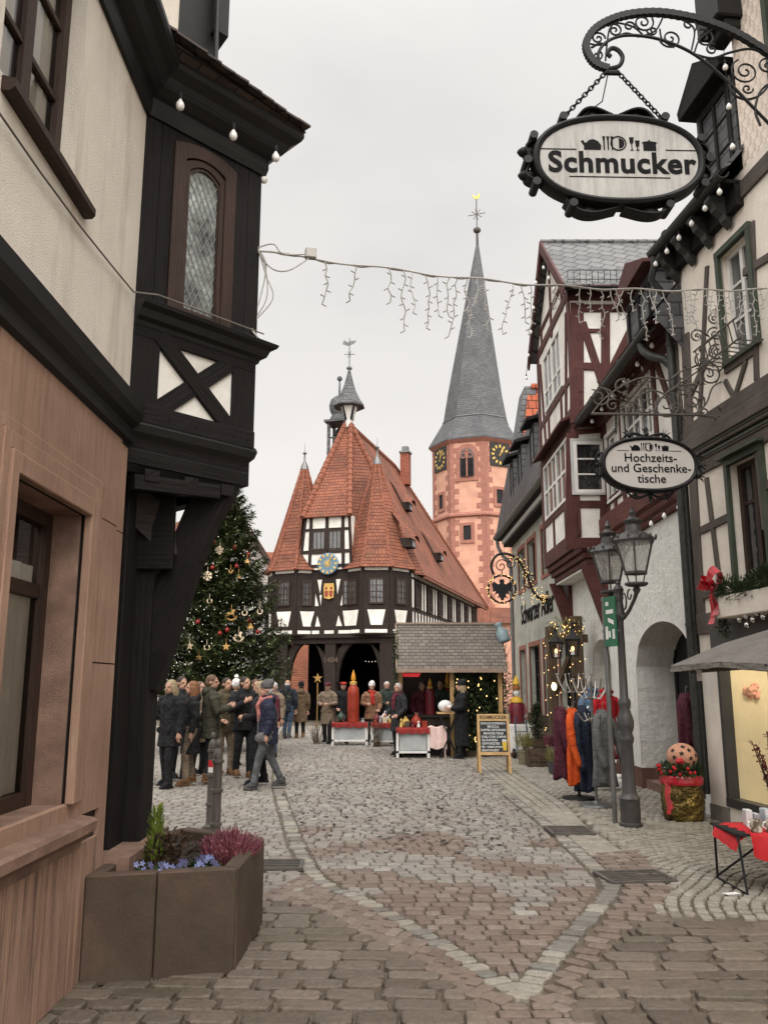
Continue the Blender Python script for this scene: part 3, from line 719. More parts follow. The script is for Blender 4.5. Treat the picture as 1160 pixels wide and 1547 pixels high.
# lean-to tiles over the cornice, upper wall, dark dormer
m=MB()
Ap=Aw+on*.25*1+V((-.02,-.2,0)); Bp=Bw+V((.36,.02,0)); Cp=Cw+V((.1,.3,0)); Ab=Aw-on*.42; Bb=Bw-V((.62,0,0))
mid_=V((-1.55,6.33,7.05))
def sh(p,z): return V((p.x,p.y,z))
m.poly([sh(Ap,6.10),sh(Bp,6.12),V((-1.25,6.34,6.50)),V((-1.97,5.70,6.50))]); m.poly([sh(Aw,6.0)-on*.1,sh(Bw,6.0),sh(Bp,6.11),sh(Ap,6.09)]); m.poly([V((-1.52,5.2,6.05)),sh(Ap,6.10),V((-1.97,5.70,6.5)),V((-1.97,5.2,6.5))]); m.poly([sh(Bp,6.12),sh(Cp,6.12),V((-1.25,6.34,6.50))])
m.poly([(-1.50,-5,6.1),(-1.50,5.45,6.1),(-1.97,5.75,6.5),(-1.97,-5,6.5)])
NB=11
for i in range(NB):    # ragged butts of the lowest course
    q=sh(Ap,6.125).lerp(sh(Bp,6.135),(i+.5)/NB); Lb=(Bp-Ap).length/NB; m.box(q+V((-.02,0,rnd.uniform(-.006,.006))),(Lb*1.01,.14+rnd.uniform(-.02,.02),.018),0,math.atan2(ou.y,ou.x)+rnd.uniform(-.04,.04))
m.build('oriel_roof',M['oldtile'],ch)
m=MB(); q0=V((-1.97,5.75,0)); m.poly([q0+Z*6.3,q0+ou*.62+Z*6.3,q0+ou*.62+Z*9.5,q0+Z*9.5]); m.poly([(-1.97,-5,6.3),(-1.97,5.75,6.3),(-1.97,5.75,9.5),(-1.97,-5,9.5)]); m.build('attic_wall',M['plaster'],ch)
m=MB(); m.hexa(q0+Z*6.5+on*.0,ou*.5,on*.04,Z*.10); m.hexa(q0+Z*6.6,ou*.5,on*.02,Z*.22); m.build('attic_board',M['brown'],ch)
m=MB(); q1=atY(284,80,6.15); q2=atY(330,88,6.3)
m.hexa(V((q1.x-.06,6.05,q1.z-.02)),ou*.36,V((-.35,.45,0)),Z*2.4); m.hexa(V((q1.x+.2,6.2,q1.z+.28)),ou*.14,V((-.25,.35,0)),Z*2.2)
m.tube([V((q1.x+.22,6.20,q1.z-.08)),V((q1.x+.20,6.22,q1.z+2.2))],.022); m.ell(V((q1.x+.02,6.03,q1.z-.03)),.045)
m.build('dormer',M['cornice'],ch)
# wires & string of bulbs
m=MB(); pts=[hit(x,y,V((-1.705,0,0)),LN) for x,y in ((-60,90),(0,176),(60,262),(120,343),(170,405),(200,441))]
pts=[p+LN*.01 for p in pts]+[OP(.08,4.275,.16),OP(.5,4.275,.16),OP(1.0,4.275,.16)]
m.tube(pts,.006,5); m.top('wall_cable',[M['grey_cable']],'thin grey cable sagging across the cream plaster towards the oriel','cable')
ls=thing('bulb_string','string of frosted bulbs hung under the black oriel cornice','light string',OP(.4,5.9,.2))
def bulb(m1,m2,p,r=.032,down=V((0,0,-1))):
    m1.lathe([(.014,0),(.016,.02),(.012,.055),(.004,.06)],p,8,0,True,-down); 
    m2.lathe([(.010,0),(.014,-.012),(r*.8,-.03),(r,-.052),(r*.85,-.075),(r*.4,-.088),(.002,-.09)],p,10,0,True,-down)
cb=MB(); pr=None
bp=[hit(273,150,Aw+on*.2,on),hit(353,196,Aw+on*.2,on),hit(417,229,Aw+on*.2,on),hit(399,262,Bw+bn*.05,on)]
for p in bp:
    b1=MB(); b2=MB(); bulb(b1,b2,p); bb=b2.build('bulb',M['bulb'],ls,True); b1.build('socket',M['black'],bb)
cb.tube([bp[0]+V((-.3,-.25,.09)),bp[0]+Z*.06,bp[0].lerp(bp[1],.5)+Z*.075,bp[1]+Z*.06,bp[2]+Z*.06,bp[3]+Z*.06],.005,5); cb.build('cable',M['black'],ls)
# ================= planter with winter plants =================
pl=thing('planter','angular mossy stone planter beside the sandstone wall','planter',(-1.2,5.8,0))
f=[V((-1.70,5.17,0)),V((-.865,5.385,0)),V((-.85,6.43,0)),V((-1.5,6.9,0)),V((-1.72,6.5,0))]
inn=[V((-1.62,5.29,0)),V((-.965,5.46,0)),V((-.95,6.38,0)),V((-1.5,6.75,0)),V((-1.65,6.4,0))]
m=MB(); H_=.585
def slabw(a,b,ia,ib,z0=0,z1=H_):
    g=(b-a).normalized()*.003
    m.prism([a+g,b-g,ib-g,ia+g],Z*(z1-z0)) if True else 0
k=.46
a,b=f[0],f[1]; ia,ib=inn[0],inn[1]; slabw(a,a.lerp(b,k),ia,ia.lerp(ib,k)); slabw(a.lerp(b,k),b,ia.lerp(ib,k),ib)
a,b=f[1],f[2]; ia,ib=inn[1],inn[2]; slabw(a,a.lerp(b,.5),ia,ia.lerp(ib,.5)); slabw(a.lerp(b,.5),b,ia.lerp(ib,.5),ib)
for i in (2,3,4): slabw(f[i],f[(i+1)%5],inn[i],inn[(i+1)%5])
m.build('stone_slabs',M['planter'],pl,bevel=.008)
m=MB(); m.poly([p+Z*.52 for p in inn]); 
for i in range(60):
    p=V((rnd.uniform(-1.6,-1.0),rnd.uniform(5.35,6.4),.525)); m.ell(p,rnd.uniform(.012,.03),6,4)
m.build('soil',M['soil'],pl)
def leafblade(m,p,d,L,w,bend=.3,mi=0):
    d=V(d).normalized(); s_=d.cross(Z)
    if s_.length<.1: s_=V((1,0,0))
    s_.normalize(); e=p+d*L; mdp=p+d*L*.5+Z*L*bend*.3
    m.add([p,mdp+s_*w/2,e,mdp-s_*w/2],[[0,1,2,3]],mi)
def sph(r=1):
    while 1:
        v=V((rnd.uniform(-1,1),rnd.uniform(-1,1),rnd.uniform(-1,1)))
        if .05<v.length<=1: return v*r
# small conifer
m=MB(); c0=V((-1.42,5.62,.52))
for i in range(260):
    h=rnd.uniform(0,.36); r=.12*(1-h/.38)+.01; a=rnd.uniform(0,6.28); p=c0+V((math.cos(a)*r*.5,math.sin(a)*r*.5,h))
    leafblade(m,p,(math.cos(a)*.7,math.sin(a)*.7,1.2),rnd.uniform(.04,.075),.018)
s_=MB(); s_.tube([c0,c0+Z*.34],[.012,.003]); 
o=m.top('dwarf_conifer',[M['lime_leaf']],'small yellow green conifer at the back left of the stone planter','plant',base=c0); s_.build('stem',M['bark'],o)
def bush(name,c,r,n,L,w,mt,label,stem=True,up=.3,cat='plant'):
    m=MB()
    for i in range(n):
        d=sph(); d.z=abs(d.z)*1.0; p=c+V((d.x*r[0],d.y*r[1],d.z*r[2])); leafblade(m,p,V((d.x,d.y,d.z*.5+up))+sph(.6),rnd.uniform(.6,1.2)*L,w*rnd.uniform(.7,1.2))
    o=m.top(name,[M[mt]],label,cat,base=c)
    if stem:
        s_=MB()
        for i in range(6):
            a=rnd.uniform(0,6.28); s_.tube([c,c+V((math.cos(a)*r[0]*.5,math.sin(a)*r[1]*.5,r[2]*.8))],[.008,.003],5)
        s_.build('stems',M['bark'],o)
    return o
bush('russet_shrub',V((-1.33,5.62,.52)),(.17,.14,.25),420,.045,.03,'brownleaf','dark russet leafy shrub in the middle of the stone planter')
m=MB(); c0=V((-1.02,5.98,.52))
for i in range(520):
    a=rnd.uniform(0,6.28); q=rnd.random()**.6; b=c0+V((math.cos(a)*q*.14,math.sin(a)*q*.2,0)); d=(V((math.cos(a)*q*.7,math.sin(a)*q*.7,1))+sph(.25)).normalized(); L=rnd.uniform(.07,.20)*(1.15-q*.4)
    m.tube([b,b+d*L],[.0025,.004],4); 
    if i%3==0: m.ell(b+d*L,(.005,.005,.010),5,4)
m.top('heather',[M['heather']],'pink and maroon heather bushes at the right of the stone planter','plant',base=c0)
pans=[(-1.36,5.40),(-1.28,5.38),(-1.20,5.42),(-1.10,5.46),(-1.02,5.50),(-1.44,5.42),(-1.17,5.62),(-1.08,5.66),(-1.24,5.5)]
blue=[mat('violet_petal',(.15,.15,.28),(.09,.09,.19),.6),mat('pale_violet_petal',(.30,.34,.55),(.2,.22,.45),.6)]
for k,(x,y_) in enumerate(pans):
    c0=V((x,y_,.525)); m=MB()
    for i in range(40):
        d=sph(); leafblade(m,c0+V((d.x*.06,d.y*.06,abs(d.z)*.04)),V((d.x,d.y,.5)),.035,.022)
    o=m.top('pansy',[M['leaf']],'blue violet pansy plants flowering along the front of the planter','plant','pansies in the stone planter',base=c0)
    m=MB()
    for i in range(5):
        d=sph(.06); c=c0+V((d.x,d.y,.05+rnd.uniform(0,.03)))
        for q in range(5):
            a=q*1.256; u_=V((math.cos(a),-.55,math.sin(a)*.8)); 
            m.add([c,c+V((math.cos(a-.5)*.012,-.004,math.sin(a-.5)*.012)),c+V((math.cos(a)*.02,-.002,math.sin(a)*.02)),c+V((math.cos(a+.5)*.012,-.004,math.sin(a+.5)*.012))],[[0,1,2,3]])
        m.ell(c+V((0,-.005,0)),.003,5,3)
    m.build('petals',blue[k%2],o)
# ================= bollards =================
def bollard(name,p,label,red=False):
    b=thing(name,label,'bollard',p,'ringed iron bollards behind the planter')
    m=MB(); m.lathe([(.075,0),(.075,.06),(.055,.08),(.05,.1),(.046,.9),(.05,.93),(.05,.97),(.045,.985),(.03,1.02),(.02,1.03),(.028,1.05),(.03,1.075),(.02,1.10),(.002,1.11)],p,14); m.build('shaft',M['iron2b'],b,2)
    for z in (.30,.62,.90):
        m=MB(); m.lathe([(.046,-.022),(.062,-.014),(.062,.014),(.046,.022)],V(p)+Z*z,14); m.build('ring',M['iron2b'],b,2)
    if red:
        m=MB(); m.lathe([(.0475,0),(.0475,.075)],V(p)+Z*.72,14,0,False); m.build('red_band',M['red'],b)
        m=MB(); m.lathe([(.0475,0),(.0475,.06)],V(p)+Z*.655,14,0,False); m.build('white_band',M['white'],b)
    return b
M['iron2b']=mat('grey_brown_painted_iron',(.085,.07,.06),(.05,.042,.037),.5,6,bump=.2,spec=.45)
bollard('bollard',V((-1.665,8.9,0)),'nearer bollard, plain grey-brown, just behind the heather of the planter')
bollard('bollard',V((-2.0,10.35,0)),'farther bollard with a red and white band, half hidden by the nearer bollard',True)
def text(body,size,o,u,up,mt,par=None,name='lettering',bold=0,ext=.003,align='CENTER',sx=1,shear=0,top=None,sp=1.):
    c=bpy.data.curves.new(name,'FONT'); c.body=body; c.size=size; c.extrude=ext; c.offset=bold; c.align_x=align; c.align_y='CENTER'; c.shear=shear; c.space_character=sp; c.resolution_u=4
    o_=bpy.data.objects.new(name,c); COL.objects.link(o_); bpy.context.view_layer.update()
    me=bpy.data.meshes.new_from_object(o_.evaluated_get(bpy.context.evaluated_depsgraph_get())); bpy.data.objects.remove(o_)
    u=V(u).normalized(); up=V(up).normalized(); n=u.cross(up); off=origin(par) if par else V((0,0,0)); q=V(o)-off
    for v in me.vertices: v.co=q+u*(v.co.x*sx)+up*v.co.y+n*v.co.z
    me.materials.clear(); me.materials.append(mt); me.update()
    r=bpy.data.objects.new(name,me); COL.objects.link(r)
    if par: r.parent=par
    return r
BLK=mat('black_lettering',(.007,.007,.0075),None,.7,spec=.1)
class Face:
    # a vertical facade plane: photo points are lifted onto it
    def __init__(s,o,u,n): s.o=V(o); s.u=V(u).normalized(); s.n=V(n).normalized()
    def px(s,x,y,k=0): return hit(x,y,s.o+s.n*k,s.n)
    def sz(s,x,y):
        p=s.px(x,y); return (p-s.o).dot(s.u),p.z
    def P(s,a,z,k=0): return s.o+s.u*a+Z*z+s.n*k
    def beams(s,m,lst,d=.03,mi=0):
        for q in lst: m.beam(s.px(*q[0]),s.px(*q[1]),q[2],q[3] if len(q)>3 else d,s.n,mi)
    def beamsz(s,m,lst,d=.03):
        for a,b,w in lst: m.beam(s.P(*a),s.P(*b),w,d,s.n)
# ================= gift shop house at the right edge =================
SF=Face((4.1,11.2,0),(-.115,.993,0),(-.993,-.115,0)); su,sn=SF.u,SF.n
sh_=thing('shop_house','cream half-timbered shop house with grey-brown beams at the right edge','house',(4.1,11.2,0))
lw=(-1.78,-1.08,2.75,4.28); uw=(-1.93,-1.27,5.55,6.95)
m=MB(); m.cells(SF.o,su,sn,(-12,0.02,2.3,7.75),[(*lw,.14),(*uw,.12)],.14)
m.cells(SF.o,su,sn,(-12,.02,-.2,2.3),[(-2.6,-.42,.22,2.02,.12)],.12)
m.poly([SF.P(.02,-.2),SF.P(.02,-.2,-5),SF.P(.02,8,-5),SF.P(.02,8)]); m.build('wall',M['cream'],sh_)
m=MB(); m.hexa(SF.P(-.44,-.2,-.02),su*.47,sn*.035,Z*.40); m.build('stone_plinth',mat('grey_stone',(.22,.20,.175),(.14,.125,.11),.85,5,bump=.4,bs=40),sh_)
m=MB()
SF.beams(m,[((1047,715),(1060,930),.20),((1068,722),(1087,872),.085),((1087,872),(1097,935),.085),((1059,802),(1102,781),.10),((1064,900),(1096,888),.10),
 ((1141,640),(1157,800),.11),((1150,740),(1185,715),.10),((1120,690),(1165,660),.06),
 ((1036,505),(1044,690),.20),((1069,402),(1056,668),.075),((1137,335),(1144,575),.09),((1124,412),(1185,374),.10),((1096,560),(1140,530),.10),((1096,575),(1135,648),.07),((1128,545),(1090,668),.07),((1042,600),(1068,545),.10),((1020,520),(1036,690),.10)])
SF.beamsz(m,[((-12,2.42),(0,2.42),.26),((-12,4.42),(0,4.42),.16),((-12,4.98),(0,4.98),.22),((-12,7.5),(.0,7.5),.22)],.035)
for a in (-2.9,-3.8,-5,-6.2,-7.5): SF.beamsz(m,[((a,2.5),(a,4.4),.14),((a,5),(a,7.4),.14)])
m.build('timber_frame',M['gtim'],sh_,bevel=.006)
m=MB()
for k,(z0,z1,d) in enumerate(((4.50,4.58,.05),(4.59,4.66,.09),(4.665,4.86,.13))): m.hexa(SF.P(-12,z0,-.02),su*12.03,sn*(d+.02),Z*(z1-z0),ax=tuple(su))
m.build('storey_beam',M['gtim'],sh_,bevel=.01)
m=MB(); gm_=mat('moss_green_paint',(.05,.062,.040),(.03,.04,.026),.55,5)
m.hexa(SF.P(-12,4.535,.045),su*12.03,sn*.018,Z*.03); m.hexa(SF.P(-12,4.64,.085),su*12.03,sn*.018,Z*.03)
m.build('green_moulding',gm_,sh_)
gframe=M; M['gframe']=gm_
def frame(par,fc,rect,w,d,mt,name='window_casing',k0=-.02,bot=True):
    a,b,c,dd=rect; m=MB()
    m.hexa(fc.P(a-w,c,k0),fc.u*w,fc.n*(d-k0),Z*(dd-c),ax=(0,0,1)); m.hexa(fc.P(b,c,k0),fc.u*w,fc.n*(d-k0),Z*(dd-c),ax=(0,0,1)); m.hexa(fc.P(a-w,dd,k0),fc.u*(b-a+2*w),fc.n*(d-k0+.004),Z*w)
    if bot: m.hexa(fc.P(a-w,c-w*.7,k0),fc.u*(b-a+2*w),fc.n*(d-k0+.012),Z*w*.7)
    return m.build(name,mt,par)
frame(sh_,SF,lw,.075,.05,gm_); frame(sh_,SF,uw,.075,.05,gm_)
m=MB(); m.hexa(SF.P(lw[0]-.14,4.36,-.01),su*.98,sn*.14,Z*.03); m.build('drip_board',gm_,sh_)
window(sh_,SF.o,su,sn,lw,.09,.07,2,1,'brown','glass',mid=.08,mw=.04,tr=[.68]); window(sh_,SF.o,su,sn,uw,.07,.06,2,1,'white','glass2',mid=.07,mw=.03,tr=[.36,.68])
m=MB()
for a,b in ((lw[0],lw[1]),(uw[0],uw[1])):
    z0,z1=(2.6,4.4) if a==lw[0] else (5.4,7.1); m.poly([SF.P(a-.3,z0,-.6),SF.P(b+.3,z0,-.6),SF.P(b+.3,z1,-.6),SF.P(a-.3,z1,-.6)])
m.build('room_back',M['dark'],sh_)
m=MB(); m.loft([[SF.P(lw[0]+.08+i*.022,z,-.17+.01*math.sin(i*2)) for i in range(11)] for z in (2.85,4.2)],0,False,False); m.build('curtain',mat('wine_curtain',(.16,.02,.03),(.07,.01,.015),.85,3,(9,.3,1)),sh_)
m=MB(); a=lw[1]-.2; m.loft([[SF.P(a+i*.02,z,-.15+.01*math.sin(i*2)) for i in range(9)] for z in (2.85,4.2)],0,False,False); m.build('net_curtain',M['curtain'],sh_)
# eaves, consoles, gutter
m=MB(); m.hexa(SF.P(-1.9,7.58,-.1),su*1.95,sn*.36,Z*.05); m.hexa(SF.P(-1.9,7.30,.0),su*1.95,sn*.10,Z*.3)
m.build('eaves_soffit',M['dtim'],sh_)
for a in (-.25,-.72,-1.19,-1.66):
    m=MB(); m.prism([SF.P(a,7.57,.03),SF.P(a,7.57,.30),SF.P(a,7.50,.32),SF.P(a,7.45,.26),SF.P(a,7.38,.23),SF.P(a,7.31,.14),SF.P(a,7.25,.12),SF.P(a,7.15,.03)],su*.13); m.build('console',M['gutter'],sh_,bevel=.01)
def gutter(m,p,q,r,n=14):
    p=V(p); q=V(q); t=(q-p).normalized(); sd=t.cross(Z).normalized(); R=[]
    for e in (p,q):
        R.append([e+sd*math.cos(pi+pi*i/n)*r+Z*math.sin(pi+pi*i/n)*r for i in range(n+1)]+[e+sd*math.cos(2*pi-pi*i/n)*r*.88+Z*(math.sin(2*pi-pi*i/n)*r*.88+.004) for i in range(n+1)])
    m.loft(R,0,True)
    k=int((q-p).length/1.1)
    for i in range(k+1): m.tube([p.lerp(q,(i+.5)/(k+1))+t*.012,p.lerp(q,(i+.5)/(k+1))-t*.012],r*1.06,12)
m=MB(); gutter(m,SF.P(-2.0,7.66,.30),SF.P(.0,7.66,.30),.085); m.build('gutter',M['gutter'],sh_,2)
m=MB(); ps=[SF.P(-.05,7.58,.30),SF.P(-.04,7.46,.29),SF.P(.07,7.3,.3),SF.P(.08,7.15,.18),SF.P(.08,7.05,.1),SF.P(.08,6.9,.09),SF.P(.08,.25,.09)]
m.tube(ps,.05,12)
for z in (6.3,4.3,2.4,1.0): m.tube([SF.P(.08,z,.09),SF.P(.08,z+.05,.09)],.058,12)
m.build('downpipe',M['gutter'],sh_,2)
m=MB(); m.hexa(SF.P(-2.0,7.70,.30),su*2.05,V((0.993,.115,0))*4-Z*-4.8,sn*-.1+Z*.05); m.build('roof',M['slate'],sh_)
# tall shingled gable bay above and its overhang
m=MB(); m.cells(SF.o,su,sn,(-9,-1.95,7.75,12.5),[(-3.6,-2.75,8.2,9.7,.1)],.1); m.poly([SF.P(-1.95,7.75,0),SF.P(-1.95,7.75,-3),SF.P(-1.95,12.5,-3),SF.P(-1.95,12.5,0)])
t=NT('cream_scalloped_shingles'); v=t.coord('UV'); sp=t.n('ShaderNodeSeparateXYZ'); t.l(v,sp.inputs[0])
ry=t.math('DIVIDE',sp.outputs[1],.13); fy=t.math('FRACT',ry); par_=t.math('MULTIPLY',t.math('MODULO',t.math('FLOOR',ry),2),.5)
fx=t.math('SUBTRACT',t.math('FRACT',t.math('ADD',t.math('DIVIDE',sp.outputs[0],.145),par_)),.5)
edge=t.math('MULTIPLY',t.math('MULTIPLY',fx,fx),2.6); h_=t.math('SUBTRACT',fy,edge); h2=t.math('FRACT',t.math('ADD',h_,1.))
colr=t.ramp(h2,[(0.,(.30,.24,.19)),(.10,(.62,.53,.45)),(1.,(.60,.51,.43))])
M['scallop']=t.fin(colr,.85,t.bump(t.math('SUBTRACT',1.,h2),.8,.03)); m.build('shingled_gable',M['scallop'],sh_)
window(sh_,SF.o,su,sn,(-3.6,-2.75,8.2,9.7),.06,.07,2,3,'brown','glass2'); frame(sh_,SF,(-3.6,-2.75,8.2,9.7),.08,.05,M['gframe'])
m=MB(); m.hexa(SF.P(-2.25,9.62,0),su*.5,sn*.34,Z*2.2); m.hexa(SF.P(-2.2,9.5,0),su*.42,sn*.22,Z*.13); m.hexa(SF.P(-9,11.8,0),su*7.2,sn*.6,Z*.4); m.build('gable_overhang',M['cornice'],sh_,bevel=.02)
# slate dormer beside the gable
D=Face(SF.P(-.72,0,-.14),su,sn)
m=MB(); q=[D.P(-.95,7.85,0),D.P(.02,7.85,0),D.P(.02,9.35,0),D.P(-.95,9.35,0)]; m.prism(q,-sn*1.8); m.build('dormer',M['slate'],sh_)
m=MB(); m.prism([D.P(-1.05,9.33,.22),D.P(.10,9.33,.22),D.P(.10,9.45,.24),D.P(-.42,9.85,.24),D.P(-1.05,9.45,.24)],-sn*2.0); m.build('dormer_roof',M['dtim'],sh_,bevel=.01)
window(sh_,D.o,su,sn,(-.85,-.08,8.0,9.25),-.03,.07,2,1,'dtim','glass2',mid=.06,tr=[.35,.68],name='dormer_window')
# shop front
m=MB(); m.hexa(SF.P(-2.7,2.04,.0),su*2.32,sn*.06,Z*.30,ax=tuple(su)); m.build('fascia',mat('slate_grey_paint',(.075,.07,.066),(.06,.056,.053),.6,4),sh_)
fr=mat('charcoal_frame',(.045,.043,.042),None,.45)
m=MB(); a,b,c,d=-2.6,-.42,.22,2.02
for r_ in ((a,b,c,c+.10),(a,b,d-.05,d),(b-.06,b,c,d),(-1.62,-1.55,c,d)): m.hexa(SF.P(r_[0],r_[2],-.12),su*(r_[1]-r_[0]),sn*(.15 if r_[3]-r_[2]<.2 else .142),Z*(r_[3]-r_[2]))
sw=m.build('shop_window',fr,sh_)
m=MB(); m.poly([SF.P(a,c,-.08),SF.P(b,c,-.08),SF.P(b,d,-.08),SF.P(a,d,-.08)][::-1]); m.build('pane',M['clear'],sw)
m=MB(); i0,i1,k0,k1=-2.7,-.36,-.13,-1.1
m.poly([SF.P(i0,.1,k1),SF.P(i1,.1,k1),SF.P(i1,2.3,k1),SF.P(i0,2.3,k1)]); m.poly([SF.P(i0,.24,k0),SF.P(i1,.24,k0),SF.P(i1,.24,k1),SF.P(i0,.24,k1)]); m.poly([SF.P(i1,.1,k0),SF.P(i1,.1,k1),SF.P(i1,2.3,k1),SF.P(i1,2.3,k0)]); m.poly([SF.P(i0,2.3,k0),SF.P(i1,2.3,k0),SF.P(i1,2.3,k1),SF.P(i0,2.3,k1)])
m.build('display_bay',mat('pale_yellow_display_wall',(.70,.64,.48),(.60,.54,.40),.9,1.3),sh_)
pl_=bpy.data.lights.new('shop_lamp','AREA'); pl_.energy=13; pl_.size=.5; pl_.color=(1,.84,.60); po=bpy.data.objects.new('shop_lamp',pl_); COL.objects.link(po); po.location=SF.P(-1.1,2.22,-.55)-origin(sh_); po.parent=sh_
# pumpkin-like straw heads and crystal deer in the window become simple ornaments
m=MB(); c0=SF.px(1136,1045,-.45)
for i in range(26):
    d=sph(.11); m.ell(c0+V((d.x,d.y,d.z*.7)),.04,8,5)
m.top('pink_flower_cluster',[mat('pale_pink_petals',(.72,.42,.35),(.6,.3,.25),.7)],'cluster of pale pink paper flowers hanging inside the lit shop window','flowers')
WPK=SF.px(1133,1190,-.55); WPK.z=.0
m=MB(); m.lathe([(.16,.24),(.22,.34),(.23,.5),(.18,.66),(.05,.72)],WPK,14); m.lathe([(.03,.72),(.02,.80)],WPK,8)
m.top('wicker_pumpkin',[mat('brown_wicker',(.16,.085,.05),(.08,.04,.025),.8,9,(1,6,1),.5,40)],'brown wicker pumpkin standing low inside the lit shop window','decoration')
m=MB(); m.lathe([(.05,.24),(.055,.6),(.05,.92),(.035,.98),(.0,1.0)],WPK+V((-.12,-.22,0)),12); m.top('white_pillar_candle',[M['white']],'tall white pillar candle inside the lit shop window','candle')
# window box, garland, bow, baubles
wb=thing('window_box','cream window box hung with a fir garland under the green framed window','window box',SF.P(-1.5,2.6,.15))
m=MB(); m.hexa(SF.P(-2.9,2.42,.04),su*1.86,sn*.26,Z*.25); m.build('box',M['cream'],wb,bevel=.01)
m=MB()
for i in range(2600):
    a=rnd.uniform(-2.95,-1.0); q=rnd.uniform(0,6.28); r=rnd.uniform(.02,.13); droop=.05*math.sin(a*5)+(-.25*max(0,a+1.15)*3 if a>-1.15 else 0)
    leafblade(m,SF.P(a,2.74+droop+math.sin(q)*r,.2+math.cos(q)*r),V((math.cos(q)*sn.x,math.cos(q)*sn.y,math.sin(q)))+su*rnd.uniform(-1,1)+sph(.4),rnd.uniform(.06,.10),.018)
for i in range(220):
    z=rnd.uniform(2.25,2.7); q=rnd.uniform(0,6.28); leafblade(m,SF.P(-1.0+.04*math.cos(q),z,.2+.05*math.sin(q)),sph()+V((0,0,-.6)),.08,.018)
m.build('fir_garland',M['leaf'],wb)
m=MB(); c0=SF.P(-1.03,2.78,.32)
def loop(m,c,d,L,w):
    d=V(d).normalized(); R=[]
    for i in range(11):
        a=2*pi*i/10; p=c+d*(L*.5*(1-math.cos(a)))+Z*(math.sin(a)*w*.35); ww=w*(.25+.75*math.sin(a/2))
        R.append([p-sn.cross(d)*ww*.5+sn*.03*math.sin(a),p+sn.cross(d)*ww*.5+sn*.05*math.sin(a)])
    m.loft(R,0,False,False)
loop(m,c0,(.05,.15,.3),.0001,.01)
bow=[(su*.8+Z*.35,.25,.17),(-su*.55+Z*.85,.26,.17),(su*.2+Z*.2+sn*.6,.14,.12)]
for d,L,w in bow:
    d=d.normalized(); pts=[]
    side=d.cross(sn).normalized()
    R=[]
    for i in range(13):
        a=2*pi*i/12; R.append([c0+d*(L*.5*(1-math.cos(a)))+sn*(math.sin(a)*.07)+side*ww for ww in (-w*(.18+.82*math.sin(a/2))/2,w*(.18+.82*math.sin(a/2))/2)])
    m.loft(R,0,False,False)
for d,L in ((-Z+su*.18,.42),(-Z*.95-su*.12,.34)):
    R=[]; side=su
    for i in range(7):
        k=i/6; R.append([c0+d*(L*k)+sn*(.02*math.sin(k*7))+side*s_*(.025+.05*k) for s_ in (-1,1)])
    m.loft(R,0,False,False)
m.ell(c0,.035,8,6)
m.top('satin_bow',[M['satin']],'shiny red satin bow at the left end of the fir garland','bow',base=c0)
for i,(x,y) in enumerate(((1117,936),(1127,931),(1137,936),(1128,944),(1143,926),(1153,932))):
    p=SF.px(x,y,.24); m=MB(); m.ell(p,.034,14,10); ob=m.top('silver_bauble',[mat('silver_glass',(.7,.7,.7),None,.12,metal=1)] if i==0 else [bpy.data.materials['silver_glass']],'small silver bauble hanging under the cream window box','bauble','silver baubles under the window box',smooth=True)
    m=MB(); m.tube([p+Z*.03,p+Z*.12],.002,4); m.build('thread',M['wire'],ob)
# ================= red timbered house =================
RF=Face((4.2,0,0),(0,1,0),(-1,0,0))
rh=thing('timbered_house','white rendered house with oxblood timber upper floor and projecting gabled oriel','house',(4.2,15,0))
def arched(m,fc,u0,u1,zs,zt,z0,dep,mi=0):
    # spandrels above an arched opening whose cell hole runs z0..zt ; plus the curved reveal
    n=14; A=[(u0+(u1-u0)*i/n, zs+(zt-zs)*math.sqrt(max(0,1-(2*i/n-1)**2))) for i in range(n+1)]
    for i in range(n):
        a,b=A[i],A[i+1]; m.poly([fc.P(*a),fc.P(*b),fc.P(b[0],zt),fc.P(a[0],zt)][::-1],mi); m.poly([fc.P(*a),fc.P(*b),fc.P(*b,-dep),fc.P(*a,-dep)],mi)
m=MB(); ba=(11.78,14.46,.0,2.60,.62); sa=(16.04,17.42,.28,2.52,.45)
m.cells(RF.o,RF.u,RF.n,(11.25,19.5,-.1,4.2),[ba,sa],.6); arched(m,RF,ba[0],ba[1],1.95,2.60,0,.62); arched(m,RF,sa[0],sa[1],2.05,2.52,0,.45)
m.poly([RF.P(sa[0],.2,-.45),RF.P(sa[1],.2,-.45),RF.P(sa[1],2.6,-.45),RF.P(sa[0],2.6,-.45)])
m.build('ground_floor_wall',M['rough'],rh)
m=MB()
for u0,u1,zs,zt,z0 in ((ba[0],ba[1],1.95,2.60,.0),(sa[0],sa[1],2.05,2.52,.28)):
    n=16; A=[(u1,z0)]+[(u0+(u1-u0)*i/n,zs+(zt-zs)*math.sqrt(max(0,1-(2*i/n-1)**2))) for i in range(n,-1,-1)]+[(u0,z0)]
    cx_,cz_=(u0+u1)/2,zs
    B=[(a+(.075 if a>cx_ else -.075)*min(1,abs(a-cx_)/((u1-u0)/2)*1.0), z+(.075 if z>zs else 0)*(1-abs(a-cx_)/((u1-u0)/2)*.4)) for a,z in A]
    for i in range(len(A)-1): m.poly([RF.P(*A[i],.006),RF.P(*A[i+1],.006),RF.P(*B[i+1],.006),RF.P(*B[i],.006)])
m.build('arch_border',M['white'],rh)
m=MB(); m.hexa(V((4.185,14.465,0)),V((.66,0,0)),V((0,.01,0))*-1.5,Z*.33); m.hexa(V((4.185,14.47,0)),V((.03,0,0)),V((0,1.5,0)),Z*.33); m.hexa(V((4.185,17.45,0)),V((.03,0,0)),V((0,2.,0)),Z*.33); m.hexa(V((4.185,15.98,0)),V((.03,0,0)),V((0,1.5,0)),Z*.27)
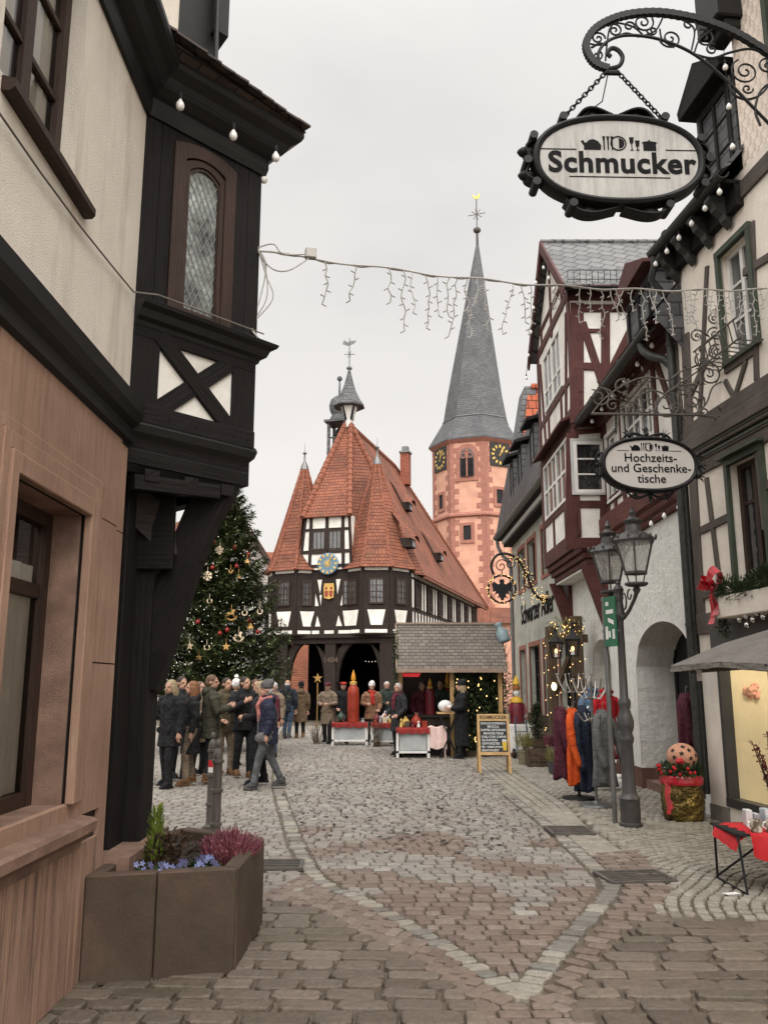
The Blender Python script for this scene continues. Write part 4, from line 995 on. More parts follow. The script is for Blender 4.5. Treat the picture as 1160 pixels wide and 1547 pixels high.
m.build('plinth',mat('brown_red_plinth',(.15,.075,.055),(.09,.045,.035),.85,4,bump=.4,bs=30),rh)
m=MB(); m.hexa(V((4.25,11.8,.0)),V((.6,0,0)),V((0,2.64,0)),Z*.15); m.hexa(V((4.5,11.8,.15)),V((.4,0,0)),V((0,2.64,0)),Z*.15); m.build('steps',M['sand_plain'],rh)
m=MB(); m.poly([(4.83,11.5,0),(4.83,14.6,0),(4.83,14.6,2.7),(4.83,11.5,2.7)]); m.hexa(V((4.80,14.3,.3)),V((.05,0,0)),V((0,.1,0)),Z*2.2); m.hexa(V((4.80,13.05,.3)),V((.05,0,0)),V((0,.08,0)),Z*2.2); m.hexa(V((4.80,11.7,2.0)),V((.05,0,0)),V((0,2.7,0)),Z*.08)
m.build('shop_entrance',M['black'],rh)
# first floor infill + frame
m=MB(); w1=(12.75,14.35,5.15,6.45); w2=(14.75,15.5,5.0,6.2)
m.cells(RF.o,RF.u,RF.n,(11.25,19.5,4.1,6.9),[(*w1,.08),(*w2,.08)],.08); m.build('upper_wall',M['lime'],rh)
m=MB(); FR=RF.beamsz
FR(m,[((11.27,5.0),(15.8,5.0),.14),((11.27,6.75),(15.8,6.75),.22),((11.4,4.5),(11.4,6.8),.26),((12.62,4.5),(12.62,6.8),.16),((14.5,4.5),(14.5,6.8),.16),((15.62,4.5),(15.62,6.8),.2),((12.1,4.5),(12.1,5.),.13),((13.2,4.5),(13.2,5.),.13),((13.9,4.5),(13.9,5),.13),((15.1,4.5),(15.1,5.0),.13),((11.5,5.0),(12.55,6.7),.14),((12.62,6.55),(14.5,6.55),.1)])
m.build('timber_frame',M['rtim'],rh,bevel=.006)
m=MB(); path=[(4.2,19.5),(4.2,11.27)]
def swr(m,y0,y1,prof): m.loft([[V((4.2-o_,yy,z)) for o_,z in prof] for yy in (y0,y1)])
swr(m,15.9,11.27,[(-.02,4.11),(.06,4.11),(.08,4.15),(.06,4.19),(.11,4.23),(.13,4.29),(.10,4.32),(.16,4.37),(.16,4.69),(.13,4.73),(-.02,4.75)]); m.build('jetty_beam',wood('carved_oxblood_beam',(.13,.045,.036),(.06,.02,.018),.7,1.),rh)
for r in (w1,w2):
    window(rh,RF.o,RF.u,RF.n,r,.03,.055,4 if r is w1 else 2,1,'white','glass2',mid=.11,mw=.05,tr=[.33,.66]); frame(rh,RF,r,.07,.04,M['white'])
m=MB()
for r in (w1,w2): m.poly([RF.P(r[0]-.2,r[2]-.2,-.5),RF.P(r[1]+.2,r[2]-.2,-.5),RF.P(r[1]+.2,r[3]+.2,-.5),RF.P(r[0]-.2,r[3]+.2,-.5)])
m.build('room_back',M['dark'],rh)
m=MB(); m.hexa(V((3.70,11.2,6.62)),V((.52,0,.1)),V((0,4.6,0)),Z*.06); m.hexa(V((4.05,11.2,6.5)),V((.17,0,0)),V((0,4.6,0)),Z*.17); m.build('eaves_soffit',M['rtim'],rh)
m=MB(); gutter(m,(3.72,11.25,6.60),(3.72,15.9,6.60),.085); m.build('gutter',M['gutter'],rh,2)
m=MB(); ps=[V((3.74,11.7,6.52)),V((3.74,11.62,6.38)),V((3.78,11.5,6.26)),V((3.95,11.38,6.15)),V((4.05,11.33,6.0)),V((4.07,11.32,5.8)),V((4.08,11.32,.3))]
m.tube(ps,.06,12); m.build('downpipe',M['gutter'],rh,2)
m=MB(); m.poly([(3.66,11.0,6.66),(3.66,19.6,6.66),(7.8,19.6,11.6),(7.8,11.0,11.6)]); m.poly([(3.7,11.0,6.66),(7.8,11.0,11.6),(7.8,11.0,6.0),(4.2,11.0,6.0)]); m.build('roof',M['slate'],rh)
# roof dormer with slate cheeks
m=MB(); m.hexa(V((4.18,12.3,6.7)),V((1.6,0,0)),V((0,1.5,0)),Z*1.35); m.build('dormer',M['slate'],rh)
m=MB(); m.prism([(3.98,12.15,8.05),(3.98,13.95,8.05),(3.98,13.95,8.12),(3.98,13.05,8.5),(3.98,12.15,8.12)],V((2.2,0,0.2))); m.build('dormer_roof',M['rtim'],rh,bevel=.01)
window(rh,V((4.18,0,0)),RF.u,RF.n,(12.45,13.65,6.85,7.95),-.03,.08,2,1,'dtim','glass',mid=.08,name='dormer_window')
# ---- gabled oriel ----
X0=3.67; Y0,Y1=15.8,19.25
OS=Face((X0,0,0),(0,1,0),(-1,0,0)); OE=Face((0,Y0,0),(1,0,0),(0,-1,0))
os_=MB(); os_.hexa(V((X0,Y0,4.3)),V((.6,0,0)),V((0,Y1-Y0,0)),Z*2.4); os_.hexa(V((X0-.0,Y0-.06,6.7)),V((4.5,0,0)),V((0,Y1-Y0+.1,0)),Z*2.72)
pk=(Y0+Y1)/2; xg=X0-.0
os_.prism([(xg,Y0-.06,9.415),(xg,Y1+.04,9.415),(xg,pk,11.05)],V((4,0,0)))
ob_=os_.build('oriel',M['lime'],rh)
m=MB(); OE2=Face((0,Y0-.06,0),(1,0,0),(0,-1,0)); OS2=Face((xg,0,0),(0,1,0),(-1,0,0))
OE2.beams(m,[((871,458),(871,640),.26),((914,468),(914,640),.17),((866,553),(940,556),.15),((879,487),(916,600),.15),((955,495),(903,602),.17),((866,466),(960,466),.16),((862,622),(905,622),.20),((866,640),(910,640),.14),((955,462),(955,560),.16),((868,500),(915,500),.08)],.03)
OE2.beamsz(m,[((3.62,9.28),(7.2,9.28),.34)],.035); OE.beams(m,[((864,655),(862,830),.22),((912,650),(911,830),.14),((862,653),(912,650),.1),((862,762),(912,762),.14),((862,822),(912,822),.16)],.03)
# street side members
def oz(f,l,d=.03): f.beamsz(m,l,d)
oz(OS2,[((Y0,6.85),(Y1,6.85),.24),((Y0,7.55),(Y1,7.55),.13),((Y0,9.32),(Y1,9.32),.2),((Y0+.05,6.8),(Y0+.05,9.2),.22),((Y1-.05,6.8),(Y1-.05,9.2),.22),((16.85,6.8),(16.85,7.5),.12),((18.2,6.8),(18.2,7.5),.12),((16.45,6.9),(16.05,9.),.13),((18.6,6.9),(18.95,9.),.13),((pk,9.1),(pk,10.9),.14),((Y0+.6,9.2),(Y0+.6,9.75),.12),((Y1-.6,9.2),(Y1-.6,9.75),.12),((Y0+.4,9.75),(Y1-.4,9.75),.12)])
oz(OS,[((Y0,4.45),(Y1,4.45),.22),((Y0,5.2),(Y1,5.2),.13),((Y0,6.6),(Y1,6.6),.16),((Y0+.06,4.4),(Y0+.06,6.7),.2),((Y1-.06,4.4),(Y1-.06,6.7),.2),((16.9,4.4),(16.9,5.2),.12),((18.1,4.4),(18.1,5.2),.12)])
m.build('oriel_timbers',M['rtim'],ob_,bevel=.006)
m=MB()
for k,(z0,z1,o_) in enumerate(((4.24,4.36,.03),(4.12,4.235,-.03),(4.0,4.115,-.09),(3.88,3.995,-.15))):
    m.hexa(V((X0-o_,Y0-o_,z0)),V((.62+o_,0,0)),V((0,Y1-Y0+2*o_,0)),Z*(z1-z0))
m.build('oriel_base',M['rtim'],ob_,bevel=.012); m=MB(); m.hexa(V((xg-.03,Y0-.09,6.62)),V((.8,0,0)),V((0,Y1-Y0+.16,0)),Z*.1)
m.build('oriel_string_course',M['rtim'],ob_,bevel=.012)
m=MB(); m.hexa(V((X0+.18,Y0+.2,3.84)),V((.4,0,0)),V((0,Y1-Y0-.4,0)),Z*.04); m.build('oriel_soffit',M['lime'],ob_)
for yy in (Y0+.16,Y1-.2):
    m=MB(); m.prism([(3.72,yy,3.88),(3.98,yy,3.88),(4.2,yy,3.2),(4.2,yy,2.55),(4.13,yy,2.62)],V((0,.17,0))); m.hexa(V((4.12,yy-.002,2.5)),V((.09,0,0)),V((0,.175,0)),Z*1.4); m.build('oriel_bracket',M['rtim'],ob_,bevel=.01)
window(ob_,OS2.o,OS2.u,OS2.n,(16.6,18.45,7.65,8.95),-.05,.06,4,1,'white','glass2',mid=.12,mw=.05,tr=[.35])
window(ob_,OS.o,OS.u,OS.n,(16.15,18.9,5.27,6.5),-.05,.06,6,1,'white','glass2',mid=.12,mw=.06,tr=[.5])
a=OE.px(868,745); b=OE.px(909,668)
M['palegrey']=mat('pale_grey_paint',(.46,.46,.44),(.38,.38,.36),.6,4)
window(ob_,OE.o,OE.u,OE.n,(a.x,b.x,a.z,b.z),-.06,.06,1,1,'white','glass',mw=.03,tr=[.36,.66]); frame(ob_,OE,(a.x,b.x,a.z,b.z),.06,.05,M['palegrey'])
m=MB(); m.hexa(V((X0-.25,Y0+.1,6.66)),V((.25,0,.1)),V((0,Y1-Y0-.2,0)),Z*.05); m.build('drip_roof',M['rtim'],ob_)
# roof of the cross gable with slates, bargeboards
ez,ev=9.4,.26
m=MB(); yn=Y0-.06-ev; yf=Y1+.04+ev; rz=11.28; xo=X0-.17; sl_=(rz-9.52)/(pk-Y0+.06)
zn=rz-sl_*(pk-yn)
m.hexa(V((xo,pk,rz)),V((5.5,0,0)),V((0,yn-pk,zn-rz)),Z*.08); m.hexa(V((xo,pk,rz)),V((5.5,0,0)),V((0,yf-pk,zn-rz)),Z*.08)
m.tube([(xo,pk,rz+.09),(xo+5.4,pk,rz+.09)],.06,8)
m.build('oriel_roof',M['slate_dia'],ob_)
m=MB()
for ye in (yn,yf): m.hexa(V((xo-.03,pk,rz-.16)),V((0,ye-pk,zn-rz)),V((.05,0,0)),Z*.27)
m.hexa(V((xo,yn-.01,zn-.05)),V((4.5,0,0)),V((0,.03,0)),Z*.1); m.build('bargeboard',M['rtim'],ob_)
m=MB(); m.hexa(V((xo+.05,yn+.03,zn-.06)),V((4.4,0,0)),V((0,ev+.1,(ev+.1)*sl_)),Z*.04); m.build('oriel_eaves',M['dtim'],ob_)
m=MB(); gutter(m,(xo,yn-.06,zn-.02),(xo+4,yn-.06,zn-.02),.06); 
for i in range(26): m.bar(V((xo+.1+i*.12,yn+.05,zn+.1)),V((xo+.1+i*.12,yn+.02,zn+.38)),.01)
m.bar(V((xo+.1,yn+.05,zn+.2)),V((xo+3.2,yn+.05,zn+.2)),.012); m.bar(V((xo+.1,yn+.02,zn+.38)),V((xo+3.2,yn+.02,zn+.38)),.012)
m.build('snow_guard',M['iron'],ob_)
# bulbs on both house eaves
def bulbs(label,pts,base=None,up=.05,side=V((0,0,-1)),r=.034):
    s_=thing('bulb_string',label,'light string',pts[0]); cb=MB(); cb.tube([p+Z*up for p in pts],.004,4); cb.build('cable',M['black'],s_)
    for p in pts:
        b1=MB(); b2=MB(); bulb(b1,b2,V(p),r,side); bb=b2.build('bulb',M['bulb'],s_,True); b1.build('socket',M['black'],bb)
    return s_
bulbs('row of frosted bulbs under the red timbered house gutter',[V((3.86,11.6+i*.72,6.50)) for i in range(6)])
bulbs('row of frosted bulbs along the eaves of the cream shop house',[SF.P(-.1-i*.36,7.50,.30) for i in range(6)])
bulbs('row of frosted bulbs up the edge of the scalloped shop gable',[SF.P(-1.93,8.1+i*.55,.1) for i in range(5)])
bulbs('row of frosted bulbs on the carved jetty beam of the red timbered house',[V((4.05,11.5+i*.62,4.10)) for i in range(6)])
bulbs('row of frosted bulbs on the bargeboard of the red oriel gable',[V((xo-.06,pk+.4+i*.42,rz-.25-sl_*(.4+i*.42))) for i in range(5)]+[V((xo-.06,pk-.5-i*.5,rz-.25-sl_*(.5+i*.5))) for i in range(3)])
# ================= inn with blackletter name =================
AF=Face((4.3,0,0),(0,1,0),(-1,0,0))
inn_=thing('inn','grey-green rendered inn with red stone windows and a slate mansard','inn',(4.3,24,0))
uws=[(25.9,27.1,4.55,5.8),(24.0,25.3,4.55,5.8),(21.8,23.0,4.55,5.8)]; gws=[(26.3,27.3,.72,2.72),(23.9,25.5,.72,2.75),(21.8,23.3,.72,2.75),(19.6,21.2,.72,2.75)]
m=MB(); m.cells(AF.o,AF.u,AF.n,(19.45,28.4,-.1,6.5),[(*w,.2) for w in uws+gws],.2); m.poly([(4.3,28.4,-.1),(9,28.4,-.1),(9,28.4,6.5),(4.3,28.4,6.5)][::-1]); m.poly([(4.3,19.45,4),(9,19.45,4),(9,19.45,6.5),(4.3,19.45,6.5)]); m.build('wall',M['adler'],inn_)
sr=mat('red_stone_trim',(.30,.125,.09),(.22,.09,.065),.85,4,bump=.3)
for w in uws+gws: frame(inn_,AF,w,.13,.02,sr,'window_surround')
for w in uws: window(inn_,AF.o,AF.u,AF.n,w,.15,.07,2,2,'brown','glass',mid=.08)
for w in gws: window(inn_,AF.o,AF.u,AF.n,w,.14,.07,4,5,'dtim','glass',mw=.05)
m=MB(); m.hexa(V((3.85,19.45,6.42)),V((.45,0,0)),V((0,9.1,0)),Z*.06); m.hexa(V((4.02,19.45,6.2)),V((.3,0,0)),V((0,9.0,0)),Z*.22); m.build('eaves',M['dtim'],inn_)
for i in range(60): m=MB(); m.hexa(V((3.95,19.6+i*.147,6.28)),V((.1,0,0)),V((0,.07,0)),Z*.12); m.build('dentil',M['white'],inn_)
m=MB(); gutter(m,(3.80,19.5,6.55),(3.80,28.6,6.55),.11); m.build('gutter',M['zinc'],inn_,2)
m=MB(); m.tube([V((3.82,28.5,6.45)),V((3.85,28.5,6.2)),V((4.0,28.45,5.9)),V((4.2,28.42,5.7)),V((4.24,28.42,5.5)),V((4.24,28.42,.1))],.06,10); m.build('downpipe',M['zinc'],inn_,2)
m=MB(); m.poly([(3.78,19.4,6.62),(3.78,28.5,6.62),(4.75,28.5,11.6),(4.75,19.4,11.6)]); m.poly([(4.75,19.4,11.6),(4.75,28.5,11.6),(9,28.5,13),(9,19.4,13)]); m.poly([(3.78,28.5,6.62),(9,28.5,6.6),(9,28.5,13),(4.75,28.5,11.6)]); 
m=MB(); m.poly([(3.78,19.4,6.62),(3.78,28.5,6.62),(4.30,28.5,9.2),(4.30,19.4,9.2)]); m.prism([(3.9,27.3,6.9),(3.9,28.5,6.9),(4.72,28.5,11.5),(4.72,27.3,11.5)],V((.42,0,0))); m.poly([(4.30,19.4,9.2),(4.3,26.2,9.2),(9,26.2,9.3),(9,19.4,9.3)]); m.build('mansard_slates',M['slate'],inn_)
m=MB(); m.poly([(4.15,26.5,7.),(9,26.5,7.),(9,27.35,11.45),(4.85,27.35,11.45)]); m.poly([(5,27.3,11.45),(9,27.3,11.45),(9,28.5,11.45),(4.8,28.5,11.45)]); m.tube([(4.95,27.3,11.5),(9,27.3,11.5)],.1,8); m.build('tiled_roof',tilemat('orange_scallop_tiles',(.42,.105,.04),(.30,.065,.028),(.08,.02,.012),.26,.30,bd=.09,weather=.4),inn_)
for yy in (21.6,23.7,25.3):
    m=MB(); m.hexa(V((3.95,yy,7.1)),V((1.6,0,0)),V((0,.75,0)),Z*1.35); d_=m.build('dormer',M['slate'],inn_)
    m=MB(); m.hexa(V((3.72,yy-.14,8.45)),V((1.7,0,.5)),V((0,1.05,0)),Z*.09); m.build('dormer_roof',M['dtim'],d_)
    window(d_,V((3.95,0,0)),AF.u,AF.n,(yy+.1,yy+.65,7.3,8.35),-.02,.07,1,1,'dtim','glass')
def black_letters(s,y_start,par):
    text(s,.84,AF.P(24.25,3.75,.012),-AF.u,Z,BLK,par,'inn_name',.012,.004,sx=.92)
black_letters('Schwarzer Adler',0,inn_)
m=MB(); m.hexa(AF.P(19.55,3.1,.0),V((0,.9,0)),V((-.07,0,0)),Z*1.15); m.build('shutter',M['black'],inn_)
# ================= town hall =================
ang=rad(16); e1=V((math.cos(ang),-math.sin(ang),0)); e2=V((math.sin(ang),math.cos(ang),0))
HO=atY(497,1035,39); HO.z=0
HF=Face(HO,e1,-e2); L=lambda x,y,z: HO+e1*x+e2*y+Z*z
th=thing('town_hall','half-timbered town hall on oak posts with steep red roof and two corner turrets','town hall',HO)
oak=M['htim']
def post(x,y,w,z1,arms):
    m=MB(); m.hexa(L(x-w/2,y-w/2,0),e1*w,e2*w,Z*z1,ax=(0,0,1)); m.hexa(L(x-w*.62,y-w*.62,0),e1*w*1.24,e2*w*1.24,Z*.35)
    for sx,len_ in arms:
        R=[]
        for i in range(7):
            k=i/6; cx_=x+sx*(w*.3+len_*(1-math.cos(k*pi/2))); cz_=1.75+(z1-1.75)*math.sin(k*pi/2)
            tx,tz=len_*math.sin(k*pi/2)+.02,(z1-1.75)*math.cos(k*pi/2)+.02; q=math.hypot(tx,tz); nx,nz=-tz/q*sx,tx/q
            R.append([L(cx_+nx*.17*sx,y-.13,cz_+nz*.17),L(cx_-nx*.17*sx,y-.13,cz_-nz*.17),L(cx_-nx*.17*sx,y+.13,cz_-nz*.17),L(cx_+nx*.17*sx,y+.13,cz_+nz*.17)])
        m.loft(R)
    return m
for x,w,arms in ((-2.35,.56,((-1,.55),(1,1.05))),(0,.52,((-1,1.15),(1,1.2))),(2.65,.62,((-1,1.15),(1,.6)))):
    post(x,.35,w,3.75,arms).build('oak_post',oak,th,bevel=.02)
for y in (6,12,18):
    for x in (-2.6,2.9): post(x,y,.5,3.75,((-1,.5),(1,.8))).build('oak_post',oak,th)
m=MB(); m.hexa(L(-3.5,.05,3.50),e1*6.9,e2*.6,Z*.26,ax=tuple(e1)); m.hexa(L(-3.55,-.1,3.74),e1*7.1,e2*19,Z*.14); m.build('jetty_floor',oak,th)
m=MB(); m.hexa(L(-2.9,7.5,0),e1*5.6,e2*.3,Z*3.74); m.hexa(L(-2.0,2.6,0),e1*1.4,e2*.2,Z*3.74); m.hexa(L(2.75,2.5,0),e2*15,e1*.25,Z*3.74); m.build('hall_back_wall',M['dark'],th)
m=MB()
for i in range(9): m.ell(L(1.0+i*.16,2.3,2.75-.02*math.sin(i)),.018,5,4)
m.build('hall_lights',emis('tiny_white_lamp',(1,.9,.75),1.2),th)
text('1484',.36,L(0.03,.075,2.75),e1,Z,M['htimc'] if 'htimc' in M else mat('carved_year',(.085,.06,.045),None,.7),th,'carved_year',.01,.01)
# first floor : dark oak core with white infill between posts
zb,zt=3.86,6.90
tur=((-1.84,-79,1.62),(1.88,-52,1.66))
m=MB(); m.hexa(L(-3.2,1.2,zb),e1*6.6,e2*18.2,Z*(zt-zb)); m.hexa(L(-1.6,0,zb),e1*2.85,e2*1.3,Z*(zt-zb))
core=m.build('timber_frame',oak,th)
def octo(cx,cy,R,a0,z,n=8):
    out=[]
    for i in range(n):
        a=rad(a0+i*360/n); out.append(L(cx+R*math.sin(a),cy-R*math.cos(a),z))
    return out
inf=MB(); wl=[]
for (cx,a0,R) in tur:
    b=MB(); b.loft([octo(cx,1.2,R,a0,zb),octo(cx,1.2,R,a0,zt+.05)]); b.build('turret_body',oak,th)
    P8=octo(cx,1.2,R,a0,0)
    for i in range(3 if cx<0 else 4):
        a,c=P8[i],P8[i+1]; u=(c-a); Lf=u.length; u.normalize(); n=V((u.y,-u.x,0))
        if n.dot(-e2)<-.3: continue
        fc=Face(a,u,n)
        inf.poly([fc.P(Lf*.18,4.95,.012),fc.P(Lf*.82,4.95,.012),fc.P(Lf*.70,4.27,.012),fc.P(Lf*.30,4.27,.012)][::-1])
        inf.poly([fc.P(Lf*.10,4.08,.012),fc.P(Lf*.88,4.08,.012),fc.P(Lf*.88,3.93,.012),fc.P(Lf*.10,3.93,.012)][::-1])
        inf.poly([fc.P(Lf*.08,6.84,.012),fc.P(Lf*.92,6.84,.012),fc.P(Lf*.92,6.72,.012),fc.P(Lf*.08,6.72,.012)][::-1])
        window(th,fc.o,fc.u,fc.n,(Lf*.5-.34,Lf*.5+.34,5.2,6.36),-.07,.07,4,4,'brown','glass2',mw=.03,mid=.06,tr=[.25,.48,.72])
        for q in (0,Lf):
            b=MB(); b.hexa(fc.P(q-.06,zb,-.05),u*.12,n*.09,Z*(zt-zb),ax=(0,0,1)); b.build('turret_post',oak,th)
# front centre bay
fb=[((-1.55,4.95),(-.75,4.95),(-.95,4.27),(-1.42,4.27)),((-.60,4.75),(-.45,4.27),(-.70,4.27)),((.42,4.75),(.60,4.27),(.30,4.27)),((.62,4.95),(1.25,4.95),(1.15,4.27),(.72,4.27)),
    ((-.62,6.4),(-.40,6.4),(-.48,5.75)),((-.70,5.75),(-.55,5.2),(-.72,5.2)),((.28,6.4),(.5,6.4),(.36,5.7)),((.62,5.8),(.66,5.2),(.5,5.2)),((-.5,5.7),(-.44,5.2),(-.40,5.7)),
    ((-1.5,4.08),(-1.02,4.08),(-1.02,3.93),(-1.5,3.93)),((-.85,4.08),(-.5,4.08),(-.5,3.93),(-.85,3.93)),((-.25,4.08),(.2,4.08),(.2,3.93),(-.25,3.93)),((.42,4.08),(.9,4.08),(.9,3.93),(.42,3.93))]
for q in fb:
    p=[HF.P(a,z,.012) for a,z in q]; c=(p[1]-p[0]).cross(p[2]-p[0]); inf.poly(p if c.dot(-e2)>0 else p[::-1])
for r in ((-1.45,-.85,5.2,6.36),(.62,1.2,5.2,6.36)): window(th,HF.o,e1,-e2,r,-.07,.06,2,4,'brown','glass2',mw=.03)
# side wall along the square
HR=Face(L(3.42,1.6,0),e2,e1); 
k=0; a=.2
for a0 in [i*.62 for i in range(27)]:
    wdt=.34
    if int(a0/.62)%4 in (1,2): continue
    inf.poly([HR.P(a0+.1,5.2,.012),HR.P(a0+.1+wdt,5.2,.012),HR.P(a0+.12+wdt,6.5,.012),HR.P(a0+.08,6.5,.012)]); 
for a0 in [i*.62 for i in range(27)]:
    inf.poly([HR.P(a0+.08,4.1,.012),HR.P(a0+.5,4.1,.012),HR.P(a0+.42,5.0,.012),HR.P(a0+.16,5.0,.012)])
    inf.poly([HR.P(a0+.06,6.62,.012),HR.P(a0+.54,6.62,.012),HR.P(a0+.54,6.8,.012),HR.P(a0+.06,6.8,.012)])
inf.build('plaster_infill',M['lime'],th)
for i in range(7): window(th,HR.o,HR.u,HR.n,(.66+i*2.48,1.78+i*2.48,5.2,6.45),-.07,.06,6,3,'brown','glass2',mw=.03,mid=.07)
# clock gable
cg=MB(); cgp=[(-1.50,6.85),(1.08,6.85),(.95,9.40),(-1.22,9.40)]
y_=-.10; CF=Face(HO+e2*y_,e1,-e2)
b=MB(); b.prism([CF.P(a,z) for a,z in cgp],e2*1.4); b.build('clock_gable',M['lime'],th)
m=MB(); CF.beamsz(m,[((-1.46,6.88),(-1.20,9.4),.12),((1.04,6.88),(.93,9.4),.12),((-1.5,7.02),(1.08,7.02),.14),((-1.45,7.68),(1.05,7.68),.16),((-1.25,8.72),(.97,8.72),.12),((-1.22,9.36),(.96,9.36),.12),((-.98,6.9),(-.93,9.4),.15),((.66,6.9),(.62,9.4),.15),((-.15,7.6),(-.15,9.4),.16),((-.98,7.68),(-.15,7.68),.2)],.04); m.build('clock_gable_timbers',oak,th)
for r in ((-.86,-.23,7.78,8.66),(-.07,.56,7.78,8.66)): window(th,CF.o,e1,-e2,r,-.05,.05,3,1,'brown','glass2')
ck=CF.P(-.05,7.10,.10)
m=MB(); m.lathe([(.02,0),(.50,0),(.50,.05),(.46,.07),(.02,.07)],ck,32,0,True,-e2); clk=m.build('clock_dial',mat('sky_blue_enamel',(.11,.20,.27),(.09,.165,.23),.5),th)
m=MB()
for i in range(12):
    a=i*pi/6; d=e1*math.sin(a)+Z*math.cos(a); t_=e1*math.cos(a)-Z*math.sin(a); c=ck-e2*.072+d*.40; m.hexa(c-d*.065-t_*.045,d*.13,t_*.09,-e2*.012)
    d2=e1*math.sin(a+.26)+Z*math.cos(a+.26); t2=e1*math.cos(a+.26)-Z*math.sin(a+.26); c=ck-e2*.072; m.hexa(c+d2*.06-t2*.012,d2*.15,t2*.024,-e2*.012)
m.lathe([(.06,0),(.08,.02),(.0,.03)],ck-e2*.07,12,0,True,-e2); m.build('gilt_hours',M['goldp'],clk)
m=MB()
for a,l in ((.62,.40),(.55,.27)): d=e1*math.sin(a)+Z*math.cos(a); t_=e1*math.cos(a)-Z*math.sin(a); m.hexa(ck-e2*.09-t_*.02-d*.08,d*(l+.08),t_*.04,-e2*.012)
m.build('clock_hands',M['gold'],clk)
# carved coat of arms
ca=HF.P(-.03,5.85,.05); m=MB(); m.prism([ca+e1*a+Z*z for a,z in ((-.22,.36),(.22,.36),(.25,.1),(.22,-.3),(0,-.36),(-.22,-.3),(-.25,.1))],-e2*.06)
arm=m.build('coat_of_arms',M['goldp'],th)
m=MB()
for sx in (-1,1): m.prism([ca-e2*.06+e1*(sx*.11+a)+Z*z for a,z in ((-.08,.02),(.08,.02),(.07,-.2),(0,-.27),(-.07,-.2))],-e2*.03); m.ell(ca-e2*.07+e1*sx*.12+Z*.14,(.06,.03,.07),8,5)
m.build('shields',mat('shield_red',(.30,.05,.035),None,.6),arm)
# roofs
TZ=14.55; ap=(0,2.35); ye=11.3; ex=3.95; ez=6.72
T=MB()
A=L(0,ap[1],TZ); Be=L(0,ye,TZ)
FL,FRr=L(-1.30,-.28,9.32),L(1.0,-.28,9.32); GL,GR=L(-1.60,-.2,6.95),L(1.15,-.2,6.95)
SL,SR=L(-ex,2.2,ez),L(ex,2.2,ez); RL,RR=L(-ex,20.3,ez),L(ex,20.3,ez)
T.poly([FL,FRr,A+e1*.14,A-e1*.14]); T.poly([GL,FL,A-e1*.14,SL][::-1] if 0 else [SL,GL,FL,A-e1*.14]); T.poly([GR,SR,A+e1*.14,FRr])
mr=L(ex*.93,2.2,ez+.55)
T.poly([SR,RR,Be,A]); T.poly([A,Be,RL,SL]); T.poly([RR,RL,Be])
T.hexa(L(ex-.1,2.2,ez-.16),e2*18.1,e1*.14,Z*.12)
T.build('main_roof',M['tile'],th)
def ridge(m,p,q,r=.11,step=.33):
    p=V(p); q=V(q); n=max(2,int((q-p).length/step)); d=(q-p)/n
    for i in range(n): m.tube([p+d*i,p+d*(i+1.12)],[r*1.12,r*.88],7)
def ridges(name,lst,par,r=.11):
    m=MB()
    for p,q in lst: ridge(m,p,q,r)
    return m.build(name,M['ridge'],par,2)
ridges('ridge_tiles',[(FL,A-e1*.14),(FRr,A+e1*.14),(A,Be),(RR,Be),(SR.lerp(A+e1*.14,.35),A+e1*.14),(SL.lerp(A-e1*.14,.35),A-e1*.14)],th,.13)
m=MB(); ridge(m,FL,FRr,.05); m.build('eaves_course',M['ridge'],th)
for (cx,a0,R) in tur:
    b=MB(); prof=[(1.86,6.84),(1.66,7.12),(1.46,7.6),(1.30,8.15),(.10,12.15)]
    b.loft([octo(cx,1.2,r*(1.0 if cx<0 else 1.03),a0,z) for r,z in prof]); tr_=b.build('turret_roof',M['tile'],th)
    m=MB()
    for i in range(8):
        for (r0,z0),(r1,z1) in zip(prof[:-1],prof[1:]): ridge(m,octo(cx,1.2,r0,a0,z0)[i],octo(cx,1.2,r1,a0,z1)[i],.075 if z0<8 else .065,.30)
    m.build('hip_tiles',M['ridge'],tr_,2)
    b=MB(); b.lathe([(.22,12.0),(.17,12.2),(.05,12.45),(.035,12.75),(.05,12.78),(.11,12.84),(.05,12.9),(.015,12.95),(.008,13.35)],L(cx,1.2,0),12); b.build('finial',M['zinc'],tr_,2)
# right slope dormers
sn_=(RR-SR).cross(A-SR).normalized(); RS=Face(SR,e2,sn_) 
for (px,py,w) in ((613,772,.75),(616,828,.8),(660,848,.8)):
    c=hit(px,py,SR,sn_); out=e1*.62
    m=MB(); q=[c-e2*w/2+Z*.0,c+e2*w/2,c+e2*w/2+Z*.42,c-e2*w/2+Z*.42]
    m.prism([p+out*.42 for p in q],-e1*1.0); d_=m.build('roof_dormer',oak,th)
    m=MB(); m.loft([[c-e2*(w*.85)+e1*.42+Z*.30,c-e2*w*.3+e1*.46+Z*.54,c+e2*w*.3+e1*.46+Z*.54,c+e2*(w*.85)+e1*.42+Z*.30],[c-e2*(w*.5)-e1*.75+Z*1.75,c-e2*w*.2-e1*.75+Z*1.8,c+e2*w*.2-e1*.75+Z*1.8,c+e2*(w*.5)-e1*.75+Z*1.75]],0,False,False)
    m.build('dormer_tiles',M['tile'],d_)
    m=MB(); m.hexa(c-e2*w*.28+out*.42+Z*.05,e2*w*.56,e1*.03,Z*.3); m.build('dormer_pane',M['glass2'],d_)
m=MB(); c=L(.35,11.2,13.4); m.hexa(c,e1*.52,e2*.6,Z*1.95); chm=m.build('chimney',tilemat('chimney_brick',(.26,.075,.04),(.20,.055,.03),(.12,.07,.05),.25,.085),th)
